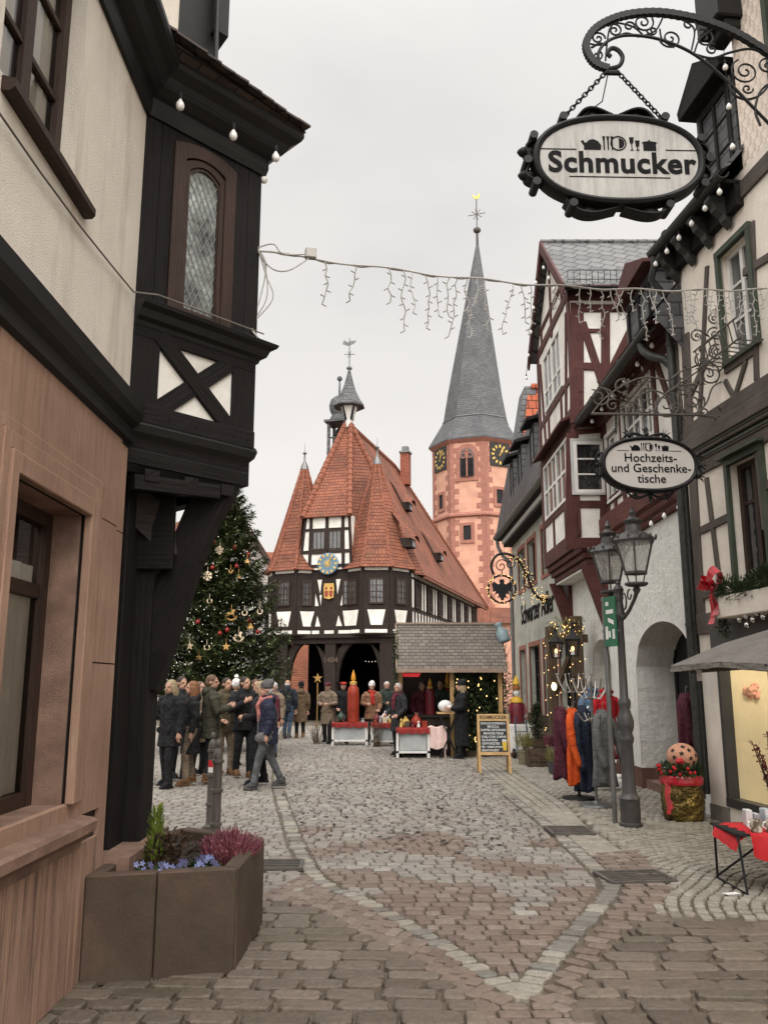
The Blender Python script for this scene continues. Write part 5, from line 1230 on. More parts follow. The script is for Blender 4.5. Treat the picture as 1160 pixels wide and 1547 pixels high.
m=MB(); m.hexa(c+Z*1.96-e1*.06-e2*.06,e1*.64,e2*.72,Z*.1); m.hexa(c+Z*2.06+e1*.08+e2*.1,e1*.36,e2*.4,Z*.32); m.build('chimney_cap',M['zinc'],chm)
# lantern helmet over the front apex
c=L(.05,2.35,0)
m=MB(); m.lathe([(.16,14.35),(.20,14.75),(.46,15.45)],c,8,0,True,Z,.3); hl=m.build('lantern_throat',M['white'],th)
m=MB()
for i in range(4): a=.3+i*pi/2+pi/8*1; m.hexa(c+V((math.cos(a)*.2,math.sin(a)*.2,14.72))-V((.06,.06,0)),V((.12,0,0)),V((0,.12,0)),V((math.cos(a)*.2,math.sin(a)*.2,.75)))
m.build('lantern_opening',M['black'],hl)
m=MB(); m.lathe([(.30,15.38),(.80,15.40),(.82,15.46),(.62,15.75),(.42,16.15),(.26,16.6),(.13,17.1),(.07,17.35)],c,8,0,True,Z,.3); m.build('lantern_helmet',M['slate'],hl)
m=MB(); m.lathe([(.07,17.3),(.06,17.4),(.14,17.45),(.15,17.52),(.06,17.6),(.03,17.7),(.025,19.1),(.0,19.2)],c,10)
for a,z,l in ((0,18.25,.28),(pi/2,18.25,.28)): m.bar(c+V((-l*math.cos(a),-l*math.sin(a),z)),c+V((l*math.cos(a),l*math.sin(a),z)),.03)
for k in range(6): a=k*pi/3; m.bar(c+V((0,0,18.25)),c+e1*math.cos(a)*.2+V((0,0,18.25+math.sin(a)*.2)),.02)
m.prism([c+e1*a+Z*z for a,z in ((-.38,18.85),(-.1,18.72),(.2,18.8),(.36,18.95),(.1,18.98),(-.1,18.9),(-.3,19.08))],e2*.03); m.build('weather_vane',M['zinc'],hl)
# bell turret behind the ridge
c=L(-1.45,5.2,0)
m=MB(); m.hexa(c+e1*-.5-e2*.5+Z*12.0,e1,e2,Z*1.75); m.build('bell_turret_base',M['slate'],th)
m=MB()
for a in (-1,1):
    for b_ in (-1,1): m.hexa(c+e1*(a*.44-.07)+e2*(b_*.44-.07)+Z*13.75,e1*.14,e2*.14,Z*1.8)
m.hexa(c-e1*.52-e2*.52+Z*13.74,e1*1.04,e2*1.04,Z*.08); m.hexa(c-e1*.5-e2*.5+Z*14.6,e1*1.,e2*.06,Z*.08); m.hexa(c-e1*.65-e2*.65+Z*15.5,e1*1.3,e2*1.3,Z*.12); bt=m.build('bell_turret',M['slate'],th)
m=MB(); m.lathe([(.55,15.62),(.50,15.85),(.40,16.0),(.52,16.25),(.56,16.55),(.48,16.85),(.25,17.05),(.07,17.15),(.04,17.9),(.03,18.0)],c,12); m.ell(c+Z*18.1,.15,10,7); m.build('onion_dome',M['slate'],bt,2)
for z in (14.0,14.85):
    m=MB(); m.lathe([(.30,0),(.24,.1),(.18,.3),(.10,.4),(.03,.44)],c+Z*z,12); m.build('bell',M['iron'],bt,2)
# ================= church tower =================
CT=atY(727,1035,76); CT.z=0; RC=4.05
ct=thing('church_tower','peach octagonal church tower with red quoins and a tall slate spire','church tower',CT)
fw=V((CT.x,CT.y,0)).normalized(); fr_=V((fw.y,-fw.x,0))
def oc(R,z): return [CT+fr_*(R*math.sin(rad(-80+45*i)))-fw*(R*math.cos(rad(-80+45*i)))+Z*z for i in range(8)]
m=MB(); m.loft([oc(RC,-.1),oc(RC,22.95)]); m.build('tower_wall',M['peach'],ct)
m=MB(); m.loft([oc(RC+.02,15.9),oc(RC+.22,16.0),oc(RC+.22,16.15),oc(RC+.02,16.35)],0,False); m.build('string_course',M['quoin'],ct)
P8=oc(RC,0)
for i in range(8):
    m=MB(); v=P8[i]; pu=(P8[i-1]-v).normalized(); nu=(P8[(i+1)%8]-v).normalized(); outw=V((v.x-CT.x,v.y-CT.y,0)).normalized()
    n1=V((-pu.y,pu.x,0)); n1=n1 if n1.dot(outw)>0 else -n1; n2=V((-nu.y,nu.x,0)); n2=n2 if n2.dot(outw)>0 else -n2
    z=0; k=0
    while z<22.4:
        h=.46; la,lb=(.38,.72) if k%2 else (.72,.38); la*=rnd.uniform(.9,1.1); lb*=rnd.uniform(.9,1.1)
        m.hexa(v+n1*-.1+Z*z,pu*la,n1*.13,Z*h); m.hexa(v+n2*-.1+Z*z,nu*lb,n2*.13,Z*h); z+=h+.002; k+=1
    m.build('quoin_strip',M['quoin'],ct)
m=MB(); m.loft([oc(RC+.36,22.9),oc(RC+.36,23.03),oc(3.02,25.4)],0,True); m.loft([oc(3.02,25.4),oc(2.55,28.2),[p+fr_*.55 for p in oc(.13,43.5)]],0,True); m.build('spire',M['slate'],ct)
m=MB(); m.loft([oc(RC+.05,22.6),oc(RC+.34,22.89)],0,False); m.build('spire_eaves',M['quoin'],ct)
m=MB(); 
pts=oc(3.04,25.4)
for i in range(8): m.tube([pts[i],pts[(i+1)%8]],.06,6)
m.build('lead_flashing',M['zinc'],ct)
CT2=CT.copy(); CT=CT+fr_*.55-Z*.7
m=MB(); m.lathe([(.14,44.1),(.12,45.3),(.05,45.4),(.05,49)],CT,8); m.ell(CT+Z*45.7,(.38,.38,.30),12,8); c=CT+Z*47.4
for k in range(8): a=k*pi/4+.2; m.bar(c,c+fr_*math.cos(a)*(.85 if k%4==0 else .6)+Z*math.sin(a)*.6,.055)
sp_=m.build('spire_cross',M['iron2'],ct)
m=MB(); c=CT+Z*49.3; m.prism([c+fr_*a*.75+Z*z*.75 for a,z in ((-.5,.1),(-.35,.35),(-.28,.1),(.1,0),(.35,.45),(.5,.4),(.4,-.1),(.15,-.35),(-.2,-.3))],fw*.08); m.build('gilded_cock',M['gold'],sp_); CT=CT2
def facet(i):
    a,b=P8[i],P8[(i+1)%8]; u=(b-a).normalized(); n=V((u.y,-u.x,0)); n=n if n.dot(V((a.x-CT.x,a.y-CT.y,0)))>0 else -n
    return Face((a+b)/2,u,n)
def tclock(i,z):
    f=facet(i); m=MB(); m.hexa(f.P(-1.02,z-1.05,.02),f.u*2.04,f.n*.09,Z*2.1); d=m.build('tower_clock',mat('black_clock_board',(.03,.028,.024),None,.6) if 'ckb' not in M else M['ckb'],ct); M['ckb']=d.data.materials[0]
    m=MB(); c=f.P(0,z,.12)
    for k in range(12):
        a=k*pi/6; dd=f.u*math.sin(a)+Z*math.cos(a); t_=f.u*math.cos(a)-Z*math.sin(a)
        m.hexa(c+dd*.62-t_*.09,dd*.28,t_*.18,f.n*.02)
    for a,l in ((.62,.66),(.42,.85)): dd=f.u*math.sin(a)+Z*math.cos(a); t_=f.u*math.cos(a)-Z*math.sin(a); m.hexa(c-dd*.15-t_*.05,dd*l,t_*.10,f.n*.03)
    m.build('gilt_dial',M['goldp'],d)
tclock(0,21.5); tclock(2,21.5)
def gothic(f,w,z0,zs,zt,k,m,mi=0):
    n=8; A=[(-w,z0),(-w,zs)]+[(-w+w*(1-math.cos(i/n*pi/2))*1.0, zs+(zt-zs)*math.sin(i/n*pi/2)**.85) for i in range(1,n+1)]
    A+= [(-a,z) for a,z in A[::-1][1:]]
    m.prism([f.P(a,z,-.05) for a,z in A],f.n*(k+.05),mi); return A
f=facet(1)
m=MB(); gothic(f,.98,19.1,21.4,22.45,.10,m); bw=m.build('belfry_window',M['quoin'],ct)
m=MB(); gothic(f,.62,19.5,21.2,22.05,.13,m); m.build('louvres',M['slate'],bw)
m=MB()
for i in range(11): m.hexa(f.P(-.58,19.55+i*.15,.13),f.u*1.16,f.n*.09+Z*-.06,Z*.04)
m.build('louvre_blades',M['iron'],bw)
m=MB(); m.bar(f.P(0,19.45,.20),f.P(0,22.0,.20),.09,.12)
for s in (-.3,.3):
    c=f.P(s,21.35,.20)
    pts=[c+f.u*.22*math.cos(a*pi/6)+Z*.22*math.sin(a*pi/6) for a in range(13)]; m.tube(pts,.05,5)
pts=[f.P(.2*math.cos(a*pi/6),21.7+.2*math.sin(a*pi/6),.2) for a in range(13)]; m.tube(pts,.05,5); m.build('tracery',M['quoin'],bw)
for i,z,s in ((0,17.0,.0),(2,17.1,-.1),(1,13.9,-.1)):
    f=facet(i); m=MB()
    for r_ in ((-.62,.62,-.3,0),(-.62,.62,1.25,1.5),(-.62,-.34,0,1.25),(.34,.62,0,1.25)): m.hexa(f.P(s+r_[0],z+r_[2],-.02),f.u*(r_[1]-r_[0]),f.n*.12,Z*(r_[3]-r_[2]))
    w_=m.build('slit_window',M['quoin'],ct); m=MB(); m.hexa(f.P(s-.34,z,-.05),f.u*.68,f.n*.07,Z*1.25); m.build('dark_opening',M['black'],w_)
# nave behind the hall
nv=thing('church_nave','peach church nave with a dark red roof low behind the market hut','church',(6,66,0))
m=MB(); m.hexa(V((3.0,62,0)),V((14,3,0)),V((-2,9,0)),Z*6.2); m.build('nave_wall',M['peach'],nv)
m=MB(); a,b=V((2.6,61.5,6.1)),V((17,64.6,6.1)); m.poly([a,b,b+V((-1,5,1.6)),a+V((-1,5,1.6))]); m.poly([a,a+V((-1,5,1.6)),a+V((-2,10,0))]); m.build('nave_roof',M['tile'],nv)
# houses behind the fir tree
def house(label,x,y,rz,w,d,h,rh_,wallm,n=4,roofm='tile',wins=True):
    t_=thing('timbered_house',label,'house',(x,y,0)); R=Matrix.Rotation(rz,3,'Z'); P=lambda a,b,z: V((x,y,0))+R@V((a,b,z))
    m=MB(); m.hexa(P(-w/2,0,0),R@V((w,0,0)),R@V((0,d,0)),Z*h); m.prism([P(-w/2,0,h),P(w/2,0,h),P(0,0,h+rh_-.1)],R@V((0,d,0))); m.build('wall',wallm,t_)
    m=MB(); ov=.4; rr=rh_/(w/2)
    for sx in (-1,1): m.hexa(P(0,-ov,h+rh_),R@V((sx*(w/2+ov),0,-rr*(w/2+ov))),R@V((0,d+2*ov,0)),Z*.14)
    m.build('roof',M[roofm],t_)
    f=Face(P(0,0,0),R@V((1,0,0)),R@V((0,-1,0))); m=MB(); l=[((-w/2,h),(w/2,h),.22),((-w/2,h*.52),(w/2,h*.52),.2),((-w/2,h*.76),(w/2,h*.76),.12),((-w/4,h+rh_*.48),(w/4,h+rh_*.48),.16),((0,h),(0,h+rh_*.9),.16)]
    for i in range(n+1): l.append(((-w/2+w*i/n,0),(-w/2+w*i/n,h),.2))
    l+=[((-w/2,0.1+h*.52),(-w/2+w/n,h),.16),((w/2,.1+h*.52),(w/2-w/n,h),.16),((-w*.3,h),(-.1,h+rh_*.5),.15),((w*.3,h),(.1,h+rh_*.5),.15)]
    f.beamsz(m,l,.05); m.build('timber_frame',M['gtim'],t_)
    m=MB()
    for sx in (-1,1): m.hexa(P(0,-ov-.03,h+rh_-.25),R@V((sx*(w/2+ov),0,-rr*(w/2+ov))),R@V((0,.06,0)),Z*.3)
    m.build('bargeboard',M['gtim'],t_)
    for i in range(n):
        for z in (h*.56,h*.12):
            window(t_,f.o,f.u,f.n,(-w/2+w*(i+.28)/n,-w/2+w*(i+.72)/n,z,z+h*.26),-.08,.07,2,2,'white','glass2')
    f2=Face(P(w/2,0,0),R@V((0,1,0)),R@V((1,0,0)))
    for i in range(3): window(t_,f2.o,f2.u,f2.n,(d*(i+.3)/3,d*(i+.7)/3,h*.56,h*.8),-.08,.07,2,2,'white','glass2')
    return t_
house('white half-timbered gable house seen between the fir tree and the town hall',-7.9,43,.62,6.4,9,6.6,4.2,M['lime'])
house('white half-timbered house standing directly behind the fir tree',-14.5,46,.2,8,9,6.5,4.5,M['lime'])
m=MB(); m.hexa(V((-8.6,60,0)),V((4,.5,0)),V((0,1,0)),Z*9); 
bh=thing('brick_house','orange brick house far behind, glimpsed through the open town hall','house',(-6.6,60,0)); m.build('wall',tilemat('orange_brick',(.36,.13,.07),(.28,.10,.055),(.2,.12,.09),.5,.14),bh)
m=MB(); m.prism([(-8.9,59.9,9),(-4.3,60.4,9),(-4.3,61.6,11),(-8.9,61.1,11)],V((0,.1,.1))); m.build('roof',M['tile'],bh)
house('white house at the far left end of the square behind the crowd',-19.5,33,.9,8,9,6.5,4.5,M['lime'])
# ================= decorated fir tree =================
fx=thing('fir_tree','tall dark fir tree hung with wooden ornaments left of the town hall','tree',(-4.25,22.2,0))
FC=V((-4.25,22.2,0)); FT=7.6; FB=1.3
def frad(z): return max(.04,2.08*((FT-z)/(FT-1.6))**.82*(1.0 if z>2.5 else .62+.152*z))
m=MB(); m.tube([FC,FC+Z*3,FC+Z*FT],[.16,.11,.02],8); m.build('trunk',M['bark'],fx)
m=MB(); tw=MB()
z=FB; tier=0
while z<FT-.05:
    R=frad(z); n=max(5,int(8+R*7))
    for i in range(n):
        a=2*pi*(i+rnd.uniform(-.3,.3))/n+tier*1.9; 
        if math.sin(a)>.55 and rnd.random()<.6: continue
        L_=R*rnd.uniform(.72,1.10); dirv=V((math.cos(a),math.sin(a),0)); up0=rnd.uniform(-.05,.12)-.25*(1-(z-FB)/(FT-FB)); sd=V((-dirv.y,dirv.x,0))
        zz=z+rnd.uniform(-.1,.1)
        P=lambda k: FC+Z*zz+dirv*(L_*k)+Z*(L_*(up0*k+ .12*k*k*k*2 -.10*math.sin(k*pi)))
        if L_>.5: tw.tube([P(0),P(.5),P(1)],[.02,.012,.004],4)
        nb=int(10+L_*21)
        for j in range(nb):
            k=.18+.82*(j+rnd.random())/nb; p=P(k); w_=(1-k)*.45*L_+.10
            for s_ in (-1,1):
                d=(dirv*.75+sd*s_*rnd.uniform(.5,1.0)+Z*rnd.uniform(-.25,.12)).normalized(); ll=min(.34,w_*rnd.uniform(.5,1.0))
                q=p+d*ll
                for u_ in range(2):
                    c=p.lerp(q,rnd.uniform(.25,1)); leafblade(m,c,d+sph(.55),rnd.uniform(.11,.20),rnd.uniform(.04,.07),.0)
            if rnd.random()<.6: leafblade(m,p,Z*.6+dirv*.5+sph(.5),.12,.05,0)
    z+=.155+.05*rnd.random(); tier+=1
for i in range(40): leafblade(m,FC+Z*rnd.uniform(FT-.5,FT)+sph(.06),sph()+Z*.6,.14,.045,0)
m.build('crown',M['fir'],fx); tw.build('branches',M['bark'],fx)
wd=mat('gilded_plywood',(.50,.30,.10),(.36,.2,.06),.55,5,coord='Object'); wp=mat('pale_plywood',(.68,.56,.40),(.55,.42,.28),.6,5,coord='Object'); rb=mat('red_glass_ball',(.22,.015,.012),None,.2)
def extr(m,c,pts,th=.02,sc=1.): m.prism([c+V((a*sc,0,z*sc)) for a,z in pts],V((0,th,0)))
def star(n,ro,ri): return [((ro if i%2==0 else ri)*math.sin(i*pi/n),(ro if i%2==0 else ri)*math.cos(i*pi/n)) for i in range(2*n)]
def flake(m,c,r):
    for k in range(6):
        a=k*pi/3; d=V((math.sin(a),0,math.cos(a))); t_=V((d.z,0,-d.x)); m.bar(c,c+d*r,.03,.02,up=V((0,1,0)))
        for s_ in (-1,1): m.bar(c+d*r*.55,c+d*r*.85+t_*s_*r*.28,.024,.018,up=V((0,1,0)))
def ring(m,c,r,w=.03,a0=0,a1=2*pi):
    n=18; m.tube([c+V((r*math.cos(a0+(a1-a0)*i/n),0,r*math.sin(a0+(a1-a0)*i/n))) for i in range(n+1)],w,6)
def horse(m,c,s_):
    pts=[(-.9,.1),(-.6,.35),(-.1,.28),(.15,.75),(.45,.85),(.75,.55),(.5,.5),(.45,.15),(.6,-.4),(.4,-.4),(.2,-.05),(-.3,-.05),(-.5,-.4),(-.7,-.4),(-.6,0)]
    extr(m,c,pts,.03,s_); ring(m,c+V((0,.0,-.02*s_)),s_*.95,.022,pi+.15,2*pi-.15)
def heart(m,c,r):
    pts=[]
    for i in range(24):
        t_=2*pi*i/24; pts.append((.06*r*16*math.sin(t_)**3,.06*r*(13*math.cos(t_)-5*math.cos(2*t_)-2*math.cos(3*t_)-math.cos(4*t_))))
    m.tube([c+V((a,0,z)) for a,z in pts+pts[:1]],.024,5); extr(m,c,[(a*.55,z*.55) for a,z in pts],.02)
orn=[('flake',325,798,.14,wd,'gilded snowflake ornament near the top of the fir'),('flake',332.6,831.5,.13,wp,'pale wooden snowflake ornament, upper of the two pale ones on the fir'),('flake',314,870,.14,wp,'pale wooden snowflake ornament, lower of the two pale ones on the fir'),
('star',338,773,.17,wd,'gilded star ornament, topmost on the fir'),('heart',281,902,.14,wp,'pale wooden heart ornament on the left of the fir'),('horse',350,928,.17,wd,'gilded rocking horse ornament in the middle of the fir'),('horse',264,937,.15,wp,'pale rocking horse ornament at the left edge of the fir beside the dark post'),('horse',361,961,.15,wp,'pale rocking horse ornament low on the right of the fir'),
('moon',317,908,.09,wp,'pale crescent ornament right of the wooden heart'),('moon',370,926,.10,wp,'pale crescent ornament just right of the gilded rocking horse'),('moon',393,924,.10,wp,'pale crescent ornament farthest right on the fir'),('moon',313,978,.10,wp,'pale crescent ornament lowest on the fir'),
('star',287,976,.12,wp,'pale star ornament low on the left of the fir'),('star',342,977,.12,wd,'gilded star ornament low in the middle of the fir'),('bell',378.5,946,.13,wd,'gilded bell ornament on the lower right of the fir'),('bell',361,871,.10,wd,'gilded bell ornament halfway up the right of the fir'),('bell',374,848,.10,wd,'gilded bell ornament on the upper right edge of the fir'),('moon',349,863,.07,wd,'small gilded crescent between two bells on the fir'),('bell',281,861,.13,mat('terracotta_wood',(.30,.09,.04),None,.7),'terracotta brown bell ornament at the upper left of the fir'),('star',301,993,.10,wd,'gilded star ornament lowest on the left of the fir'),('star',260,794,.16,wd,'gilded star ornament behind the oriel brace high on the fir')]
def fir_surface(px,py):
    d=ray(px,py); k=17.; 
    while k<23.5:
        p=EYE+d*k
        if math.hypot(p.x-FC.x,p.y-FC.y)<frad(p.z)*1.0+.02: return p
        k+=.04
    return atY(px,py,21.6)
for kind,px,py,s_,mt,lb in orn:
    c=fir_surface(px,py)-V((0,.02,0)); m=MB(); s_*=.84
    if kind=='flake': flake(m,c,s_)
    elif kind=='star': extr(m,c,star(5,s_,s_*.45),.03)
    elif kind=='heart': heart(m,c,s_)
    elif kind=='horse': horse(m,c,s_)
    elif kind=='moon': ring(m,c,s_*.72,.016,pi*.75,pi*2.25)
    else: m.lathe([(.0,s_*.7),(s_*.35,s_*.6),(s_*.5,0),(s_*.8,-s_*.5),(s_*.75,-s_*.6),(.01,-s_*.5)],c,10)
    m.bar(c+Z*s_*.6,c+Z*(s_+.1),.008); m.top({'flake':'snowflake_ornament','star':'star_ornament','heart':'heart_ornament','horse':'rocking_horse_ornament','moon':'crescent_ornament','bell':'bell_ornament'}[kind],[mt],lb,'tree ornament','wooden ornaments on the fir')
for px,py in ((355,828),(376,838),(358,856),(333,957),(344,952),(323.5,820),(377,938),(265,769),(322,858),(300,940),(390,955),(290,885)):
    c=fir_surface(px,py)-V((0,.05,0)); m=MB(); m.ell(c,.055,10,7); m.bar(c+Z*.05,c+Z*.1,.012); m.top('red_ball_ornament',[rb],'small dark red glass ball hanging on the fir','tree ornament','red balls on the fir',smooth=True)
m=MB()
for i in range(110):
    p=fir_surface(rnd.uniform(246,415),rnd.uniform(760,1025)); 
    if math.hypot(p.x-FC.x,p.y-FC.y)<frad(p.z)+.1: m.ell(p-V((0,.03,0)),.009,5,3)
m.build('fairy_lights',emis('white_led',(1,.92,.75),.9))['kind']='stuff'
# ================= market hut =================
HX0,HX1=.33,2.86; HY0,HY1=20.75,22.9
hut=thing('market_hut','wooden market hut with a grey shingled roof in front of the town hall','market stall',(1.6,21.5,0))
m=MB(); e0=V((HX0-.02,20.45,1.96)); r0=V((HX0-.02,21.62,3.09)); e3=V((HX0-.02,22.9,1.96)); ux=V((HX1-HX0+.06,0,0))
m.hexa(e0,ux,r0-e0,V((0,-.03,.05))); m.hexa(r0+V((0,.001,0)),ux,e3-r0,V((0,.03,.05))); m.build('shingle_roof',M['shingle'],hut)
m=MB(); m.hexa(r0+V((-.02,-.07,.05)),ux+V((.04,0,0)),V((0,.14,0)),Z*.05); m.hexa(e0+V((-.03,0,-.02)),V((.03,0,0)),r0-e0,V((0,-.03,.1))); m.hexa(e0+V((0,-.05,-.02)),ux,V((0,.03,0)),Z*.09); m.build('roof_trim',wood('weathered_trim',(.30,.22,.17),(.2,.15,.11)),hut)
for x in (HX0+.06,1.62,HX1-.1):
    m=MB(); m.hexa(V((x-.05,HY0-.02,0)),V((.1,0,0)),V((0,.1,0)),Z*2.0,ax=(0,0,1)); m.build('post',M['pine'],hut)
m=MB(); m.hexa(V((HX0,22.6,0)),V((HX1-HX0,0,0)),V((0,.05,0)),Z*2.1); m.hexa(V((HX0,20.9,0)),V((.04,0,0)),V((0,1.7,0)),Z*2.0); m.hexa(V((HX1-.04,20.9,0)),V((.04,0,0)),V((0,1.7,0)),Z*2.0); m.build('board_walls',M['htim'],hut)
m=MB(); m.hexa(V((HX0,20.85,.9)),V((1.3,0,0)),V((0,.5,0)),Z*.05); m.hexa(V((HX0,20.9,0)),V((1.3,0,0)),V((0,.05,0)),Z*.9); m.build('counter',M['htim'],hut)
m=MB()
for i in range(2600):
    x=rnd.uniform(1.66,2.68); z=rnd.uniform(.08,1.93); leafblade(m,V((x,20.72+rnd.uniform(-.09,.03),z)),sph()+V((0,-.5,0)),rnd.uniform(.07,.13),rnd.uniform(.03,.05),0)
for i in range(420): leafblade(m,V((HX0-.06+rnd.uniform(-.06,.06),20.66+rnd.uniform(-.06,.06),rnd.uniform(1.2,3.0)*.98)),sph(),rnd.uniform(.07,.12),.035,0)
m.build('fir_cladding',M['leaf'],hut)
m=MB()
for i in range(34): m.ell(V((rnd.uniform(1.7,2.66),20.60,rnd.uniform(.15,1.85))),.017,5,3)
m.build('fairy_lights',M['warm'],hut)['kind']='stuff'
m=MB(); m.hexa(V((1.66,20.62,.02)),V((1.1,0,0)),V((0,.12,0)),Z*.13,ax=(1,0,0)); m.build('base_board',M['old'],hut)
m=MB(); m.prism([(.40,20.42,1.98),(.90,20.42,1.98),(.82,20.42,1.84),(.46,20.42,1.84)],V((0,.05,0))); m.build('red_pennant',M['red'],hut)
# tilted milk can on the hut gable and hut side lamp
c=atY(757,955,21.2); m=MB(); ax=V((.35,-.15,-1)).normalized(); m.lathe([(.08,.24),(.11,.22),(.07,.15),(.075,.10),(.15,0),(.155,-.22),(.14,-.26),(.01,-.26)],c,14,0,True,-ax); 
m.tube([c-ax*.1+V((.14,0,0)),c-ax*.02+V((.24,0,0)),c+ax*.12+V((.17,0,0))],.012,5)
m.top('milk_can',[mat('grey_blue_enamel',(.22,.29,.31),(.15,.2,.21),.4)],'tilted grey-blue milk can fixed at the right gable of the market hut','milk can',smooth=True)
# ---- display benches with cloths and wooden figures before the hut ----
def bench(x0,x1,y,h,label,cl,front):
    t_=thing('display_bench',label,'bench',((x0+x1)/2,y,0),'white display benches in the market')
    m=MB()
    for x in (x0,x1-.06):
        for yy in (y-.2,y+.2): m.hexa(V((x,yy,0)),V((.06,0,0)),V((0,.05,0)),Z*h)
        m.hexa(V((x,y-.2,.12)),V((.05,0,0)),V((0,.45,0)),Z*.05)
    m.hexa(V((x0,y-.2,.12)),V((x1-x0,0,0)),V((0,.04,0)),Z*.05); m.hexa(V((x0,y-.22,h-.05)),V((x1-x0,0,0)),V((0,.5,0)),Z*.05); m.build('frame',M['white'],t_)
    m=MB(); m.hexa(V((x0+.08,y-.17,.18)),V((x1-x0-.16,0,0)),V((0,.02,0)),Z*(h-.25)); m.build('front_panel',front,t_)
    m=MB(); n=14; R=[]
    for zz,o in ((h+.012,.26),(h+.012,-.23),(h-.02,-.245),(h-.12,-.25)): R.append([V((x0+(x1-x0)*i/n,y+o+(.012*math.sin(i*2.1) if zz<h-.1 else 0),zz+(.02*math.sin(i*1.7) if zz<h-.1 else 0))) for i in range(n+1)])
    m.loft(R,0,False,False); m.top('table_cloth',[cl],'red cloth on the %s'%label,'cloth'); return t_
pg=mat('pale_grey_panel',(.42,.43,.42),(.3,.31,.31),.6,3)
bench(-1.45,-.45,24.6,.62,'white display bench farthest left in the market',M['redb'],pg)
bench(-.35,.40,24.3,.62,'white display bench in the middle of the market',M['redb'],pg)
bench(.28,1.05,21.4-.95,.68,'white display bench nearest the camera beside the hut',M['redb'],pg)
m=MB(); R=[]
for zz,o in ((.72,.0),(.70,-.02),(.35,-.03),(.22,-.02)): R.append([V((1.02+.42*i/8,20.28+o+.01*math.sin(i*2),zz+.02*math.sin(i*1.3))) for i in range(9)])
m.loft(R,0,False,False)
for x in (1.03,1.40): m.bar(V((x,20.3,0)),V((x,20.3,.72)),.03)
m.top('cloth_rail',[mat('pale_pink_cloth',(.72,.55,.50),(.6,.4,.36),.85)],'pale pink cloth hung over a rail right of the display benches','cloth')
def candle(x,y,z,h,r,label,body,flame=True):
    c=V((x,y,z)); t_=thing('wooden_candle',label,'candle',c)
    m=MB(); m.lathe([(r*.95,0),(r,h*.05),(r,h*.62),(r*.9,h*.75),(r*.55,h*.80),(r*.5,h*.83)],c,14); m.build('body',body,t_,2)
    m=MB(); m.lathe([(r*.55,h*.82),(r*.6,h*.85),(r*.6,h*.89),(r*.4,h*.90)],c,12); m.build('collar',M['goldp'],t_,2)
    m=MB(); m.lathe([(r*.22,h*.9),(r*.42,h*.95),(r*.30,h*1.04),(r*.10,h*1.12),(.004,h*1.16)],c,10); m.build('flame',mat('yellow_painted_flame',(.70,.38,.03),(.6,.22,.02),.5,4),t_,2)
redp=mat('red_painted_wood',(.34,.042,.018),(.20,.022,.010),.5,4,coord='Object'); darkr=mat('wine_red_paint',(.16,.02,.03),(.1,.012,.018),.45,4,coord='Object')
candle(-.86,24.5,.63,1.25,.165,'large red wooden candle with a yellow flame on a display bench',redp)
candle(1.6,22.0,.6,1.2,.14,'slim red wooden candle inside the market hut',redp)
candle(1.12,21.3,.95,.75,.12,'slim dark red wooden candle on the hut counter',darkr)
# wire star on a stick, twig reindeer shapes
m=MB(); c=V((-1.95,25.6,0)); m.tube([c,c+Z*1.72],.015,5); extr(m,c+Z*1.85,star(5,.15,.06),.03); m.top('star_stick',[wd],'gilded star on a tall stick behind the market benches','decoration')
def twigs(x,y,h,n,w,label):
    m=MB(); c=V((x,y,0))
    for i in range(n):
        a=rnd.uniform(0,6.28); d=V((math.cos(a)*w,math.sin(a)*w,1)); p=c+V((rnd.uniform(-.1,.1),rnd.uniform(-.1,.1),0)); m.tube([p,p+d*h*.5+sph(.05),p+d*h*rnd.uniform(.7,1)+sph(.1)],[.008,.006,.002],4)
    return m.top('twig_bundle',[M['old']],label,'decoration',base=c)
twigs(-1.9,25.0,.75,26,.35,'bundle of bare twigs on the ground left of the market benches')
twigs(-.2,23.9,.9,22,.25,'bundle of bare twigs between the white display benches')
for i,(x,y,z,r,mt,lb) in enumerate(((.05,24.25,.64,.13,mat('ivory_ceramic',(.7,.66,.6),None,.3),'round ivory ceramic jar on the middle display bench'),(-.2,24.25,.64,.1,darkr,'dark red lidded jar on the middle display bench'),(.5,20.45,.70,.1,M['goldp'],'gold painted pot on the nearest display bench'),(.75,20.45,.70,.12,redp,'red pot of greenery on the nearest display bench'),(-1.2,24.55,.64,.12,mat('dark_green_glaze',(.03,.06,.04),None,.3),'dark green jar on the left display bench'))):
    m=MB(); m.lathe([(r*.6,0),(r,r*.6),(r,r*1.3),(r*.5,r*1.9),(r*.3,r*2.0),(r*.35,r*2.2),(.01,r*2.4)],V((x,y,z)),12); m.top('lidded_jar',[mt],lb,'jar',smooth=True)
gm2=[M['old'],wp,redp,darkr,M['goldp'],pg,M['white']]
for bi,(x0,x1,y,h,bn2) in enumerate(((-1.4,-.5,24.6,.635,'left'),(-.3,.36,24.3,.635,'middle'),(.33,1.0,20.45,.695,'nearest'))):
    for k,ord_ in enumerate(('leftmost','second','third','fourth','fifth')):
        x=x0+(x1-x0)*(k+.5)/5; yy=y-.14; m=MB(); c=V((x,yy,h)); hh=rnd.uniform(.10,.22); r=rnd.uniform(.025,.05)
        if (k+bi)%3==0: m.box(c+Z*hh*.4,(r*2.6,r*2,hh*.8),0,rnd.uniform(-.4,.4)); nm,cat,tx='small_box','box','small box'
        else: m.lathe([(r*.9,0),(r,.01),(r*.8,hh*.4),(r*.45,hh*.6),(r*.55,hh*.7),(r*.5,hh*.85),(r*.8,hh*.88),(r*.3,hh),(.002,hh*1.15)],c,10); nm,cat,tx='carved_figure','figure','small carved wooden figure'
        m.top(nm,[gm2[(k*3+bi*2)%7]],'%s, %s item along the front of the %s display bench'%(tx,ord_,bn2),cat,'goods on the display benches')
